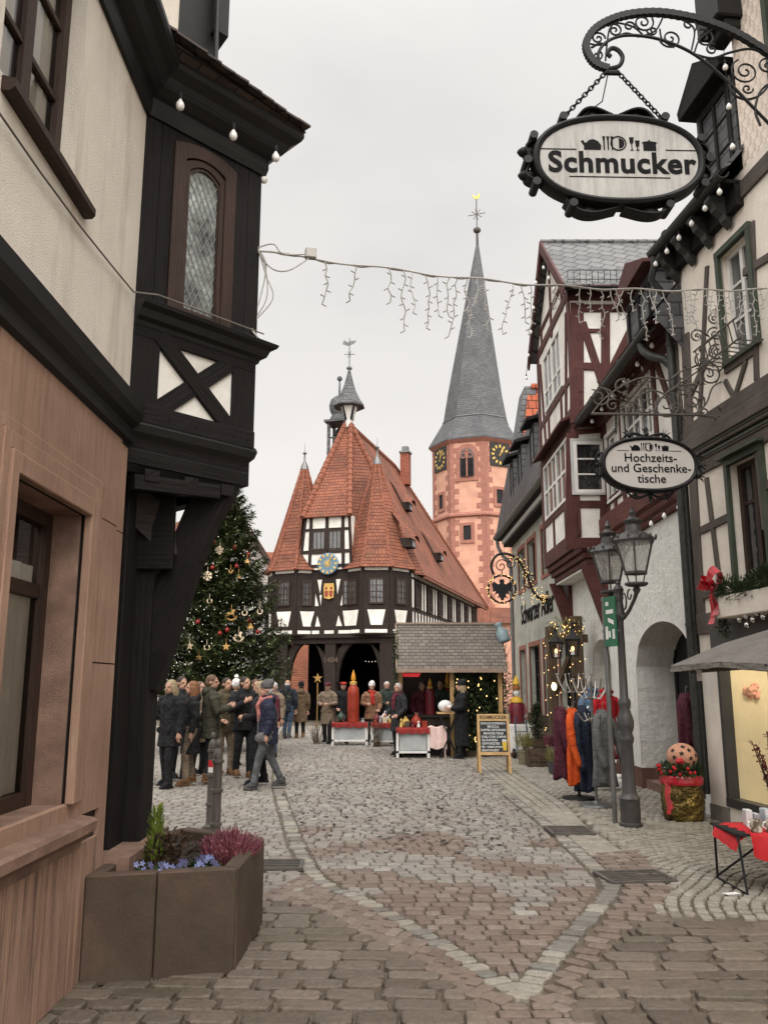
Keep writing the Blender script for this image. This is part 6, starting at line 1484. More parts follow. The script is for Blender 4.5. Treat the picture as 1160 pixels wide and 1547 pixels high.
# high table with a white parcel beside the woman
ht=thing('bar_table','small high table with pine top and dark crossed legs beside the hut','table',(1.45,20.35,0))
m=MB(); m.hexa(V((1.22,20.15,1.0)),V((.55,0,0)),V((0,.4,0)),Z*.035,ax=(1,0,0)); m.build('top',M['pine'],ht)
for a,b in ((1.27,1.7),(1.7,1.27)):
    m=MB(); m.bar(V((a,20.2,0)),V((b,20.2,1.0)),.03); m.bar(V((a,20.5,0)),V((b,20.5,1.0)),.03); m.build('leg',M['iron'],ht)
m=MB(); m.ell(V((1.42,20.33,1.17)),(.17,.13,.14),12,8); m.ell(V((1.50,20.28,1.12)),(.12,.12,.09),10,6); m.top('white_bag',[mat('white_plastic',(.72,.71,.69),(.5,.5,.48),.4,8,bump=.5,bs=20,coord='Object')],'crumpled white plastic bag on the high table','bag',smooth=True)
# ================= chalkboard =================
ab=thing('chalkboard','pine A-frame chalkboard standing in front of the market hut','sign',(2.09,16.75,0))
cbx,cby=2.09,16.7; W2=.28; tl=V((0,.22,1.08)); lean=tl.normalized()
B0=V((cbx,cby,.02)); ux=V((1,-.06,0)).normalized(); nb=ux.cross(lean)
if nb.y>0: nb=-nb
Hh=1.08
for s_ in (-1,1):
    m=MB(); m.hexa(B0+ux*(s_*W2-.022),ux*.045,lean*Hh,nb*.03,ax=tuple(lean)); m.build('leg',M['pine'],ab)
    m=MB(); m.hexa(B0+ux*(s_*W2-.022)+V((0,.42,0)),ux*.045,V((0,-.20,1.03)),nb*.03,ax=(0,0,1)); m.build('leg',M['pine'],ab)
m=MB(); m.hexa(B0-ux*(W2+.022)+lean*(Hh-.11),ux*(2*W2+.044),lean*.13,nb*.034,ax=tuple(ux)); m.hexa(B0-ux*(W2)+lean*.335,ux*(2*W2),lean*.055,nb*.034,ax=tuple(ux)); m.build('rail',M['pine'],ab)
m=MB(); m.hexa(B0-ux*(W2-.02)+lean*.39,ux*(2*W2-.04),lean*.575,nb*.015); m.build('slate_panel',mat('chalkboard',(.02,.021,.022),(.03,.031,.032),.7,3),ab)
chalk=mat('chalk',(.62,.62,.60),(.4,.4,.4),.95,20)
text('SCHMUCKER',.088,B0+lean*(Hh-.045)+nb*.036,ux,lean,mat('brown_lettering',(.06,.035,.02),None,.7),ab,'heading',.003,.001)
for k,(tx,sz,dx) in enumerate((('DOLCE EXPRESSO',.058,0),('MOCCA',.06,0),('KAFFEE GETRÄNKE',.055,0),('MANDELTEIGE',.058,0),('CHILI CON CARNE',.055,0),('GLÜHWEIN',.058,-.08),('GEWÜRZTEE',.058,-.06),('TEE · HEISSE ZITRONE',.046,-.02),('BRATWURST',.055,-.07))):
    text(tx,sz,B0+lean*(.925-k*.063)+ux*dx+nb*.0165,ux,lean,chalk,ab,'chalk_line',.0015,.0008)
m=MB(); c=B0+ux*.20+lean*.52+nb*.018; m.prism([c+ux*a+lean*z for a,z in ((-.03,-.1),(.03,-.1),(.045,.06),(-.045,.06))],nb*.002); g_=m.build('drawn_glass',mat('amber_chalk',(.6,.4,.05),None,.9),ab)
m=MB(); m.prism([c+ux*a+lean*z for a,z in ((-.045,.062),(.045,.062),(.045,.10),(-.02,.11),(-.045,.10))],nb*.002); m.build('foam',chalk,g_)
# ================= figure candle on a white box, hand truck =================
cf=V((3.12,20.6,0)); m=MB(); m.hexa(cf+V((-.25,-.2,.12)),V((.55,0,0)),V((0,.5,0)),Z*.62); m.top('white_box',[M['white']],'white wooden box under the red candle figure by the inn wall','box',bevel=.01)
fg=thing('candle_figure','tall wine-red wooden candle figure with yellow shoulders and a pointed yellow flame','decoration',cf+Z*.75)
c=cf+Z*.75
for nm,prof,mt in (('body',[(.165,0),(.17,.04),(.155,.45),(.12,.52)],darkr),('shoulders',[(.155,.50),(.15,.54),(.10,.61),(.04,.64)],mat('yellow_paint',(.55,.33,.03),(.45,.26,.03),.5)),('head',[(.03,.63),(.07,.68),(.075,.74),(.05,.80)],M['white']),('hat_band',[(.085,.79),(.095,.82),(.085,.88),(.05,.89)],mat('brown_orange',(.3,.11,.03),None,.5)),('flame',[(.05,.88),(.085,.93),(.06,1.02),(.02,1.1),(.003,1.14)],mat('yellow_paint2',(.62,.38,.04),(.5,.3,.03),.5)),('base_rim',[(.18,-.03),(.18,.005),(.165,.01)],M['white'])):
    m=MB(); m.lathe(prof,c,16); m.build(nm,mt,fg,2)
for s_ in (-1,1):
    m=MB(); m.tube([c+V((s_*.15,-.02,.47)),c+V((s_*.19,-.06,.3)),c+V((s_*.14,-.12,.22))],[.035,.032,.025],8); m.build('arm',darkr,fg,True)
tr=thing('hand_truck','blue hand truck with red hubs leaning by the white box','hand truck',(3.15,20.1,0))
blu=mat('blue_grey_paint',(.035,.06,.085),None,.5)
m=MB()
for s_ in (-.13,.13): m.tube([V((3.15+s_,20.05,.12)),V((3.15+s_,20.3,.85)),V((3.15+s_*.6,20.33,.93))],.017,6)
for z in (.2,.4,.6,.8): m.bar(V((3.02,20.07+z*.28,z)),V((3.28,20.07+z*.28,z)),.02)
m.hexa(V((3.02,19.85,.03)),V((.26,0,0)),V((0,.25,0)),Z*.012); m.build('frame',blu,tr)
for s_ in (-.19,.19):
    m=MB(); m.lathe([(.06,-.025),(.11,-.03),(.12,0),(.11,.03),(.06,.025)],V((3.15+s_,20.12,.12)),16,0,True,V((1,0,0))); w_=m.build('wheel',M['black'],tr,2)
    m=MB(); m.lathe([(.01,-.034),(.055,-.03),(.055,.03),(.01,.034)],V((3.15+s_,20.12,.12)),12,0,True,V((1,0,0))); m.build('hub',redp,w_)
# shrubs behind the hut
def tree_small(name,c,h,r,n,mt,label,lw=.16):
    t_=thing(name,label,'tree' if h>2 else 'shrub',c); m=MB(); 
    m.tube([c,c+Z*h*.9],[.06,.02],6); m.build('trunk',M['bark'],t_); m=MB()
    for i in range(n):
        k=rnd.random()**.8; d=sph(); p=c+Z*(h*(.08+.92*k))+V((d.x,d.y,0))*r*(1.1-k); leafblade(m,p,V((d.x,d.y,rnd.uniform(-.3,.5)))+sph(.4),lw*rnd.uniform(.7,1.2),lw*.4,0)
    m.build('crown',M[mt],t_); return t_
tree_small('conifer_shrub',V((4.0,29.5,0)),2.9,.7,1500,'fir','dark conifer shrub between the market hut and the inn')
tree_small('conifer_shrub',V((3.3,25.5,0)),1.9,.45,900,'leaf','small green conifer right behind the candle figure')
tree_small('conifer_shrub',V((-3.7,26.5,0)),1.7,.6,900,'fir','low dark conifer behind the people by the fir tree')
bt_=thing('bare_tree','bare brown tree with thin upright twigs behind the market hut','tree',(4.1,33,0)); m=MB(); c=V((4.1,33,0)); m.tube([c,c+Z*2],[.09,.06],6); m.build('trunk',M['bark'],bt_); m=MB()
for i in range(60):
    a=rnd.uniform(0,6.28); d=V((math.cos(a)*.3,math.sin(a)*.3,1)); z0=rnd.uniform(.9,2.2); m.tube([c+Z*z0,c+Z*z0+d*rnd.uniform(.8,1.6)+sph(.15),c+Z*z0+d*rnd.uniform(1.7,2.6)+sph(.3)],[.02,.012,.004],4)
m.build('crown',mat('red_brown_twig',(.15,.075,.05),None,.9),bt_)
# ================= street lamp with two lanterns =================
LP=V((2.92,10.64,0)); lamp=thing('street_lamp','dark iron street lamp with two glass lanterns in front of the white arched wall','street lamp',LP)
li=M['iron2c']=mat('lamp_iron',(.055,.05,.047),(.03,.028,.027),.5,6,bump=.25,bs=80,bd=.004,spec=.5)
m=MB(); m.lathe([(.135,0),(.135,.05),(.118,.06),(.118,.30),(.125,.33),(.092,.37),(.082,.40),(.073,.95),(.087,.99),(.092,1.03),(.073,1.08),(.098,1.15),(.102,1.22),(.080,1.30),(.062,1.36),(.075,1.42),(.075,1.46),(.052,1.50),(.048,1.8),(.043,2.42),(.06,2.46),(.075,2.50),(.06,2.55),(.048,2.68)],LP,12,0,True,Z,.2); m.build('post',li,lamp,2)
m=MB(); m.lathe([(.048,2.78),(.062,2.84),(.05,2.87),(.058,2.9),(.07,2.94),(.05,2.97),(.03,3.0),(.035,3.02),(.01,3.05)],LP-Z*.12,12)
ad=V((.19,-.66,0)).normalized()
LA=[(LP+V((.10,-.44,-.2)),1.0),(LP+V((.03,.46,-.2)),.98)]
for c,_ in LA:
    d=V((c.x-LP.x,c.y-LP.y,0)); LQ=LP-Z*.2
    m.tube([LQ+Z*2.72,LQ+d*.25+Z*2.66,LQ+d*.55+Z*2.74,LQ+d*.85+Z*2.86,LQ+d+Z*2.95],[.026,.024,.022,.022,.03],8)
    pts=[LQ+d*(.28+.13*math.cos(a))+Z*(2.86+.10*math.sin(a)) for a in [i*.5-1.6 for i in range(11)]]; m.tube(pts,.012,5)
    pts=[LQ+d*(.60+.10*math.cos(a))+Z*(2.93-.06*math.sin(a)) for a in [i*.5 for i in range(11)]]; m.tube(pts,.010,5)
m.build('bracket',li,lamp,2)
t=NT('lantern_glass'); tb=t.n('ShaderNodeBsdfTransparent'); tb.inputs[0].default_value=(.93,.93,.91,1); gl=t.n('ShaderNodeBsdfPrincipled'); gl.inputs['Base Color'].default_value=(.5,.5,.48,1); gl.inputs['Roughness'].default_value=.12
mxs=t.n('ShaderNodeMixShader'); wv=t.ramp(t.noise(t.coord('Object',(40,40,1)),1.5,4),[(.35,(.25,.25,.25)),(.65,(.62,.62,.62))]); t.l(wv,mxs.inputs[0]); t.l(tb.outputs[0],mxs.inputs[1]); t.l(gl.outputs[0],mxs.inputs[2]); t.l(mxs.outputs[0],t.o.inputs[0]); M['lglass']=t.m
for c,k in LA:
    z0=3.02*1.0
    R6=lambda r,z: [c+V((math.cos(i*pi/3+.25)*r,math.sin(i*pi/3+.25)*r,z)) for i in range(6)]
    m=MB(); m.lathe([(.03,2.93),(.05,2.97),(.03,3.0),(.10,3.01),(.14,3.03),(.14,3.05),(.11,3.055)],c,12)
    for i in range(6): m.tube([R6(.09,3.04)[i],R6(.115,3.13)[i],R6(.125,3.17)[i]],.008,5)
    for za,ra in ((3.17,.135),(3.55,.245)):
        p=R6(ra,za)
        for i in range(6): m.bar(p[i],p[(i+1)%6],.03,.03)
    for i in range(6): m.bar(R6(.135,3.17)[i],R6(.245,3.55)[i],.018,.018)
    fr_l=m.build('lantern',li,lamp)
    m=MB(); m.loft([R6(.128,3.18),R6(.238,3.54)],0,False); m.build('lantern_glass',M['lglass'],fr_l)
    m=MB(); m.loft([R6(.275,3.555),R6(.26,3.585),R6(.15,3.655)],0,True); m.lathe([(.15,3.64),(.10,3.68),(.085,3.76),(.115,3.79),(.12,3.81),(.07,3.83),(.03,3.87),(.045,3.91),(.02,3.95),(.005,3.99)],c,12)
    for i in range(12): a=i*pi/6; m.ell(c+V((math.cos(a)*.265,math.sin(a)*.265,3.60)),(.018,.018,.028),5,4)
    m.build('lantern_hood',li,fr_l,2)
    m=MB(); m.lathe([(.02,3.17),(.035,3.22),(.035,3.36),(.01,3.40)],c,10); m.build('lamp_burner',M['white'],fr_l,2)
# green direction sign on a thin pole
gp=V((2.80,10.9,0)); gs=thing('green_sign','small green sign plate on a thin grey pole beside the street lamp','sign',gp)
m=MB(); m.tube([gp,gp+Z*2.75],.03,10); m.build('pole',M['zinc'],gs,2)
gd=V((.30,-.95,0)).normalized(); m=MB(); a=gp+Z*2.12-V((.02,0,0)); gq=hit(922,945,gp,V((-.1,-1,0)))
m.hexa(a+gd*.06,gd*.25,V((-.02,-.006,0)),Z*.62); pn=m.build('sign_plate',mat('sign_green',(.03,.14,.075),(.022,.11,.06),.5),gs)
m=MB(); o=a+gd*.19+V((-.021,-.007,.31)); n_=V((-.004,-.001,0))
for x0,z0,x1,z1,w in ((-.08,.12,.08,.12,.05),(-.08,.22,-.02,.22,.05),(-.04,.02,.08,-.02,.05),(-.08,-.22,-.08,-.06,.05),(.07,-.22,.07,-.1,.05),(-.02,-.2,-.02,-.12,.04)): 
    p,q=o+gd*x0+Z*z0,o+gd*x1+Z*z1; t_=(q-p).normalized(); sd_=gd if abs(t_.z)>.5 else Z; m.hexa(p-sd_*w/2,q-p,sd_*w,n_)
m.build('white_symbol',M['white'],pn)
m=MB()
for z in (2.3,2.7): m.tube([gp+Z*z,gp+Z*z+V((0,0,.03))],.04,10); m.hexa(gp+Z*z-V((.01,.01,0)),gd*.3,V((.02,0,0)),Z*.02)
m.build('clamp',M['zinc'],gs)
# ================= clothes racks and garments =================
def rack(name,c,h,label,mt,hooks=True):
    t_=thing(name,label,'clothes rack',c); m=MB(); m.lathe([(.24,0),(.25,.02),(.24,.045),(.05,.06),(.03,.08)],c,20); m.build('base',mt,t_,2)
    m=MB(); m.tube([c+Z*.06,c+Z*h],.021,8); m.build('pole',mt,t_,2)
    m=MB()
    for i in range(8):
        a=i*pi/4+.3; d=V((math.cos(a),math.sin(a),0)); m.tube([c+Z*(h-.22),c+d*.12+Z*(h-.24),c+d*.22+Z*(h-.12),c+d*.27+Z*(h+.02)],[.012,.011,.01,.009],6); m.ell(c+d*.27+Z*(h+.03),.017,6,4)
        m.tube([c+Z*(h-.5),c+d*.13+Z*(h-.55),c+d*.22+Z*(h-.44)],[.011,.01,.008],5)
    m.build('hooks',M['chrome'],t_,2); return t_
M['chrome']=mat('dull_chrome',(.45,.42,.38),None,.3,metal=.9)
rack('clothes_rack',V((2.86,13.1,0)),1.78,'black coat rack hung with a burgundy, an orange and a navy garment',M['iron'])
rack('clothes_rack',V((2.93,12.35,0)),1.70,'pale grey coat rack with a grey cardigan right beside the black one',M['zinc'])
def cloth(name,c1,c2=None,rough=.9,bs=14): return mat(name,c1,c2,rough,5,bump=.9,bs=bs,coord='Object',bd=.05)
def garment(c,w,d,h,mt,label,cat='jacket',yaw=0,sleeves=True,name='hanging_jacket',open_=False):
    # hanging garment: folded body that widens from the shoulders, with two hanging sleeves and a collar
    m=MB(); n=36; R=[]; R3=Matrix.Rotation(yaw,3,'Z'); ph=rnd.uniform(0,6)
    for k,(zz,sw,sd_) in enumerate(((.02,.10,.35),(-.015,.30,.6),(-.06,.62,.9),(-.15,.88,1.1),(-.4,.86,1.05),(-.65,.94,1.1),(-.85,1.0,1.15),(-.98,1.03,1.2),(-1.,.98,1.1))):
        r=[]
        for i in range(n):
            a=2*pi*i/n; f=1+(.22*math.sin(a*5+ph+zz*2)+.10*math.sin(a*9+ph*2-zz*3))*max(0,-zz)**.7
            r.append(V(c)+R3@V((math.cos(a)*w*.5*sw*f,math.sin(a)*d*.5*sd_*f,zz*h+.03*math.sin(a*3+ph)*(-zz))))
        R.append(r)
    m.loft(R)
    if sleeves:
        for s_ in (-1,1):
            m.tube([V(c)+R3@V((s_*w*.36,0,-.07*h)),V(c)+R3@V((s_*w*.56,-.03,-.22*h)),V(c)+R3@V((s_*w*.70,-.08,-.48*h)),V(c)+R3@V((s_*w*.62,-.15,-.70*h)),V(c)+R3@V((s_*w*.60,-.16,-.76*h))],[.05,.058,.052,.045,.038],10)
    m.ell(V(c)+R3@V((0,.05,-.03)),(.055,.05,.05),8,6)
    o=m.top(name,[mt],label,cat,base=V(c)-Z*h,smooth=True)
    hk=MB(); hk.tube([V(c)+Z*.02,V(c)+Z*.09,V(c)+Z*.12+V((.02,0,0)),V(c)+Z*.10+V((.035,0,0))],.004,5); hk.build('hanger_hook',M['chrome'],o)
    return o
garment((2.66,13.15,1.32),.30,.22,1.02,cloth('burgundy_wool',(.075,.012,.025),(.045,.008,.015)),'dark burgundy coat hanging at the left of the black rack',yaw=1.2)
garment((2.79,12.95,1.30),.30,.20,1.05,cloth('orange_fleece',(.58,.085,.012),(.44,.055,.01)),'bright orange fleece jacket hanging on the black rack',yaw=.9)
garment((2.93,12.92,1.34),.28,.22,1.18,cloth('navy_wool',(.018,.026,.045),(.01,.014,.026)),'long navy coat hanging right of the orange jacket',yaw=.5)
garment((3.06,12.3,1.30),.34,.22,1.0,cloth('grey_knit',(.13,.13,.125),(.085,.085,.083)),'grey knitted cardigan hanging on the pale rack',yaw=.7)
# mannequins by the small arch
def mannequin(c,label,topm,botm,skirt=False,yaw=0,jl=.62):
    c=V(c); t_=thing('mannequin',label,'mannequin',c); R3=Matrix.Rotation(yaw,3,'Z')
    def ringz(z,rx,ry,n=16,f=0,ph=0): return [c+R3@V((math.cos(2*pi*i/n)*rx*(1+f*math.sin(2*pi*i/n*4+ph)),math.sin(2*pi*i/n)*ry*(1+f*math.sin(2*pi*i/n*4+ph)),z)) for i in range(n)]
    m=MB(); m.lathe([(.15,0),(.15,.02),(.02,.03),(.015,.35)],c,14); m.lathe([(.035,1.42),(.045,1.50),(.03,1.53)],c,10); m.build('stand',M['iron'],t_,2)
    m=MB(); m.loft([ringz(1.47,.05,.05),ringz(1.43,.09,.07),ringz(1.38,.18,.10),ringz(1.25,.20,.125),ringz(1.05,.165,.11),ringz(.92,.19,.13,16,.03),ringz(1.4-jl,.215,.15,16,.04)])
    for s_ in (-1,1): m.tube([c+R3@V((s_*.17,0,1.36)),c+R3@V((s_*.23,0,1.22)),c+R3@V((s_*.25,-.03,1.0)),c+R3@V((s_*.24,-.08,.80))],[.06,.062,.052,.045],10)
    m.tube([c+R3@V((.03,-.10,1.46)),c+R3@V((-.06,-.08,1.47)),c+R3@V((-.07,.05,1.48)),c+R3@V((.07,.05,1.48)),c+R3@V((.07,-.08,1.46))],.035,8); m.build('top_garment',topm,t_,True)
    m=MB()
    if skirt: m.loft([ringz(.95,.17,.12),ringz(.75,.22,.16,16,.05),ringz(.42,.27,.2,16,.09)])
    else:
        for s_ in (-1,1): m.tube([c+R3@V((s_*.08,0,.95)),c+R3@V((s_*.09,0,.55)),c+R3@V((s_*.10,0,.13))],[.095,.08,.075],12)
    m.build('lower_garment',botm,t_,True); return t_
denim=cloth('denim',(.10,.16,.25),(.06,.10,.17)); 
fl=(lambda t:(lambda v:t.fin(t.ramp(t.noise(v,9,2,.4),[(.38,(.02,.018,.02)),(.48,(.28,.02,.04)),(.56,(.35,.10,.12)),(.66,(.45,.42,.40))]),.8))(t.coord('Object')))(NT('floral_print'))
mannequin((3.72,15.6,.10),'mannequin in a blue denim shirt and light jeans in front of the small arch',denim,cloth('light_jeans',(.17,.25,.36),(.11,.17,.26)),yaw=.3)
mannequin((3.58,14.15,.08),'mannequin in a red jacket over a dark floral skirt beside the large arch',cloth('red_wool',(.42,.012,.02),(.30,.008,.014)),fl,True,yaw=.4,jl=.55)
garment((4.35,12.6,1.52),.52,.25,1.0,cloth('wine_coat',(.085,.018,.03),(.05,.01,.018)),'wine red coat hanging in the dark shop doorway under the large arch',yaw=1.1)
for i,(px,py,sz,lb) in enumerate(((914,1180,.20,'white foam block lying farthest left beneath the denim mannequin'),(928,1184,.22,'white foam block in the middle of the row beneath the mannequins'),(937,1192,.20,'white foam block right behind the grey sign pole'))):
    c=gnd(px,py); m=MB(); m.box(c+Z*sz*.38,(sz*.8,sz*1.5,sz*.7),0,.5+i*.3); m.top('foam_block',[M['white']],lb,'block','white blocks under the clothes',bevel=.025)
# ================= barrel with wreath and star ball =================
bc=V((3.72,11.15,0)); br_=thing('barrel','barrel wrapped in crinkled gold foil with a red ribbon beside the shop pier','barrel',bc)
gold=mat('crinkled_gold_foil',(.30,.21,.06),(.06,.042,.014),.22,3.5,bump=1.,bs=8,bd=.09,metal=.75,coord='Object')
m=MB(); R=[]
for k in range(12):
    z=.5*k/11; R.append([bc+V((math.cos(2*pi*i/28)*(.225+.03*math.sin(pi*k/11)+.012*math.sin(i*3.1+k*1.7)),math.sin(2*pi*i/28)*(.225+.03*math.sin(pi*k/11)+.012*math.sin(i*2.3+k)),z)) for i in range(28)])
m.loft(R); m.build('foil_wrap',gold,br_,True)
m=MB(); m.lathe([(.255,.44),(.265,.47),(.262,.53),(.25,.55)],bc,28,0,False)
for s_,L_ in ((-.235,.40),(-.205,.34)): 
    m.loft([[bc+V((s_+w_+.01*math.sin(k*2),-.13-.01*k,.50-L_*k/5)) for w_ in (-.025,.025)] for k in range(6)],0,False,False)
m.build('red_ribbon',M['satin'],br_)
m=MB()
for i in range(1000):
    a=rnd.uniform(0,6.28); q=rnd.uniform(0,6.28); r=rnd.uniform(.02,.075); p=bc+V((math.cos(a)*(.20+r*math.cos(q)),math.sin(a)*(.20+r*math.cos(q)),.60+r*math.sin(q))); leafblade(m,p,V((math.cos(a)*math.cos(q),math.sin(a)*math.cos(q),math.sin(q)))+sph(.7),rnd.uniform(.04,.08),.018)
wr=m.top('fir_wreath',[M['leaf']],'fir wreath lying on top of the gold barrel','wreath',base=bc+Z*.55)
m=MB()
for i in range(14): a=rnd.uniform(2.8,5.2); m.ell(bc+V((math.cos(a)*.27,math.sin(a)*.27,.62+rnd.uniform(-.05,.05))),.022,6,4)
m.build('red_berries',M['red'],wr)
cb_=bc+V((.02,-.02,.77)); m=MB(); m.ell(cb_,(.185,.185,.165),24,16); sb=m.top('star_ball',[mat('terracotta_ball',(.56,.30,.20),(.44,.22,.14),.7,4,bump=.2,bs=30,coord='Object')],'pale terracotta ball with cut-out stars on the fir wreath','decoration',smooth=True)
m=MB()
for a,b in ((-1.9,.3),(-1.3,.55),(-1.3,-.05),(-2.4,.0),(-.8,.15),(-1.75,.85),(-2.6,.5),(-1.0,-.35),(-.5,.5),(-1.9,-.3)):
    n_=V((math.cos(a)*math.cos(b),math.sin(a)*math.cos(b),math.sin(b))); u_=n_.cross(Z).normalized(); w_=u_.cross(n_); c_=cb_+V((n_.x*.186,n_.y*.186,n_.z*.166))
    m.poly([c_+u_*x+w_*y_+n_*.002 for x,y_ in star(5,.038,.016)])
m.build('star_openings',M['black'],sb)
m=MB()
for i in range(10):
    d=sph(.05); m.ell(bc+V((-.06+d.x,-.19+d.y*.5,.71+d.z*.6)),.03,6,4)
m.top('red_roses',[M['satin']],'small bunch of dark red roses in front of the star ball','flowers')
# ================= parasol =================
pc=V((3.80,8.35,0)); ps_=thing('parasol','grey market parasol open over the display table at the right edge','parasol',pc)
pr=cloth('grey_canvas',(.165,.15,.135),(.13,.118,.105)); m=MB(); n=6; apx=pc+Z*2.20
rim=[pc+V((math.cos(i*pi/3+pi)*1.05,math.sin(i*pi/3+pi)*1.05,1.83)) for i in range(n)]
for i in range(n):
    a,b=rim[i],rim[(i+1)%n]; mid=(a+b)/2-Z*-.03+ (pc+Z*1.83-(a+b)/2)*.05
    am,bm=a.lerp(apx,.5)+Z*.03,b.lerp(apx,.5)+Z*.03; mm=(am+bm)/2-Z*.025
    m.poly([a,mid,mm,am]); m.poly([mid,b,bm,mm]); m.poly([am,mm,apx]); m.poly([mm,bm,apx]); 
    m.poly([a,mid,mid-Z*.05,a-Z*.06]); m.poly([mid,b,b-Z*.06,mid-Z*.05])
m.build('canopy',pr,ps_)
m=MB(); m.tube([pc,pc+Z*2.22],.024,10); m.ell(pc+Z*2.25,(.05,.05,.045),10,6); m.build('pole',M['iron'],ps_,2)
for p in rim:
    m=MB(); m.bar(apx-Z*.06,p-Z*.015,.018); m.bar(pc+Z*1.75,p.lerp(apx,.5)-Z*.03,.014); m.build('rib',M['iron'],ps_)
m=MB(); m.hexa(rim[0]+V((.25,-.0,-.14)),V((.05,0,0)),V((0,.003,0)),Z*.1); m.build('care_tag',M['white'],ps_)
m=MB(); m.lathe([(.25,0),(.25,.05),(.06,.08),(.04,.25)],pc,16); m.build('foot',M['iron'],ps_,2)
# ================= red display table =================
tp=V((3.33,7.62,0)); tb_=thing('folding_table','low folding table with thin black steel legs at the right edge','table',tp); H2=.47
m=MB(); m.hexa(V((2.86,7.28,H2-.02)),V((1.1,0,0)),V((0,.62,0)),Z*.02); m.build('table_top',M['black'],tb_)
m=MB(); 
def frm(x): 
    q=[V((x,7.30,H2-.02)),V((x+.02,7.24,.02)),V((x+.02,7.86,.02)),V((x,7.80,H2-.02))]; m.tube(q,.011,8)
frm(2.86); m.tube([V((2.88,7.85,.04)),V((3.25,7.5,H2-.03))],.010,6); m.build('leg',M['black'],tb_,2)
m=MB(); frm(3.85); m.build('leg',M['black'],tb_,2)
m=MB(); m.tube([V((2.86,7.30,H2-.01)),V((2.86,7.82,H2-.01)),V((3.95,7.82,H2-.01))],.011,6); m.build('rim',M['black'],tb_,2)
m=MB(); R=[]; nx=26
for j,(yy,zz) in enumerate(((7.84,H2+.006),(7.5,H2+.006),(7.27,H2+.006),(7.255,H2-.03),(7.25,H2-.12),(7.245,H2-.22))):
    row_=[]
    for i in range(nx+1):
        k=i/nx; x=2.95+1.0*k; dr=(.55+.45*abs(math.sin(k*5.2+.4))) if j>=3 else 1; z=H2+(zz-H2)*dr if j>=3 else zz
        row_.append(V((x-(.0 if j<3 else .01*math.sin(k*30)),yy+(.018*math.sin(k*26) if j>=3 else 0)-(.02 if j>=4 else 0),z)))
    R.append(row_)
m.loft(R,0,False,False)
R=[]
for x,z in ((2.96,H2+.007),(2.86,H2-.01),(2.83,H2-.09)): R.append([V((x,7.28+.5*i/10,z-(.05*(10-i)/10 if z<H2 else 0)+.006*math.sin(i*2))) for i in range(11)])
m.loft(R,0,False,False)
m.top('red_table_cloth',[M['red']],'red cloth draped over the low folding table at the right edge','cloth',smooth=True)
mug=mat('printed_mug',(.55,.48,.40),(.12,.09,.06),.3,18,coord='Object',lo=.42,hi=.58)
k=0
for x,y,lb in ((3.03,7.33,'printed mug nearest the corner of the red cloth'),(3.15,7.32,'printed mug, second from the corner of the red cloth'),(3.27,7.33,'printed mug, third from the corner of the red cloth'),(3.40,7.32,'printed mug at the right edge of the red cloth')):
    c=V((x,y,H2+.008)); mg=thing('mug',lb,'mug',c,'mugs on the red table'); m=MB(); m.lathe([(.042,0),(.046,.004),(.046,.098),(.043,.1),(.040,.02),(.002,.01)],c,18,0,False); m.build('cup',mug,mg,2)
    m=MB(); m.tube([c+V((-.044,0,.08)),c+V((-.068,-.005,.075)),c+V((-.072,-.005,.045)),c+V((-.046,0,.025))],.007,7); m.build('handle',M['white'],mg,2)
bx=[(3.10,7.66,.13,'white card box standing at the back corner of the red table'),(3.16,7.66,.10,'thin grey card box beside the white box on the red table'),(3.25,7.65,.14,'white gift box in the middle back of the red table'),(3.34,7.62,.12,'pale blue card box at the back of the red table'),(3.42,7.55,.09,'small striped card box at the right of the red table'),(3.27,7.52,.07,'low white card box among the mugs')]
bm=[mat('white_card',(.62,.62,.60),(.50,.50,.50),.5,4),mat('grey_card',(.25,.26,.28),(.5,.5,.5),.5,14,lo=.45,hi=.5),mat('pale_blue_card',(.40,.46,.50),(.6,.6,.6),.5,9,lo=.45,hi=.52)]
for i,(x,y,h,lb) in enumerate(bx):
    m=MB(); m.box((x,y,H2+.008+h/2),(.055,.10,h),0,.1*(i%3-1)); m.top('gift_box',[bm[i%3]],lb,'box','boxes on the red table',bevel=.003)
# berry branches in a zinc pot at the table
c=V((3.52,7.95,0)); pt=thing('berry_pot','pot of dark red berry branches at the right edge behind the table','plant',c)
m=MB(); m.lathe([(.10,0),(.13,.3),(.14,.5),(.13,.5),(.11,.45)],c,16); m.build('pot',M['iron2'],pt,2)
m=MB(); st_=MB()
for i in range(26):
    a=rnd.uniform(0,6.28); d=V((math.cos(a)*.28,math.sin(a)*.28,1)); b=c+Z*.45; e=b+d*rnd.uniform(.4,.85); mid=b.lerp(e,.5)+sph(.04); st_.tube([b,mid,e],[.006,.005,.003],4)
    for j in range(26):
        p=b.lerp(e,rnd.uniform(.25,1)); leafblade(m,p,d*.6+sph(1.),rnd.uniform(.04,.07),.018)
    for j in range(5): m.ell(b.lerp(e,rnd.uniform(.4,1))+sph(.03),.009,5,4)
m.build('berry_leaves',M['berry'],pt); st_.build('stems',M['bark'],pt)
m=MB()
for i in range(3):
    p=gnd(1099+i*3,1350+i); 
m.hexa(gnd(1098,1352,.021),V((.12,.03,0)),V((-.02,.06,0)),Z*.003); m.top('paper_scrap',[M['white']],'scrap of white paper lying beside the black table leg','litter')
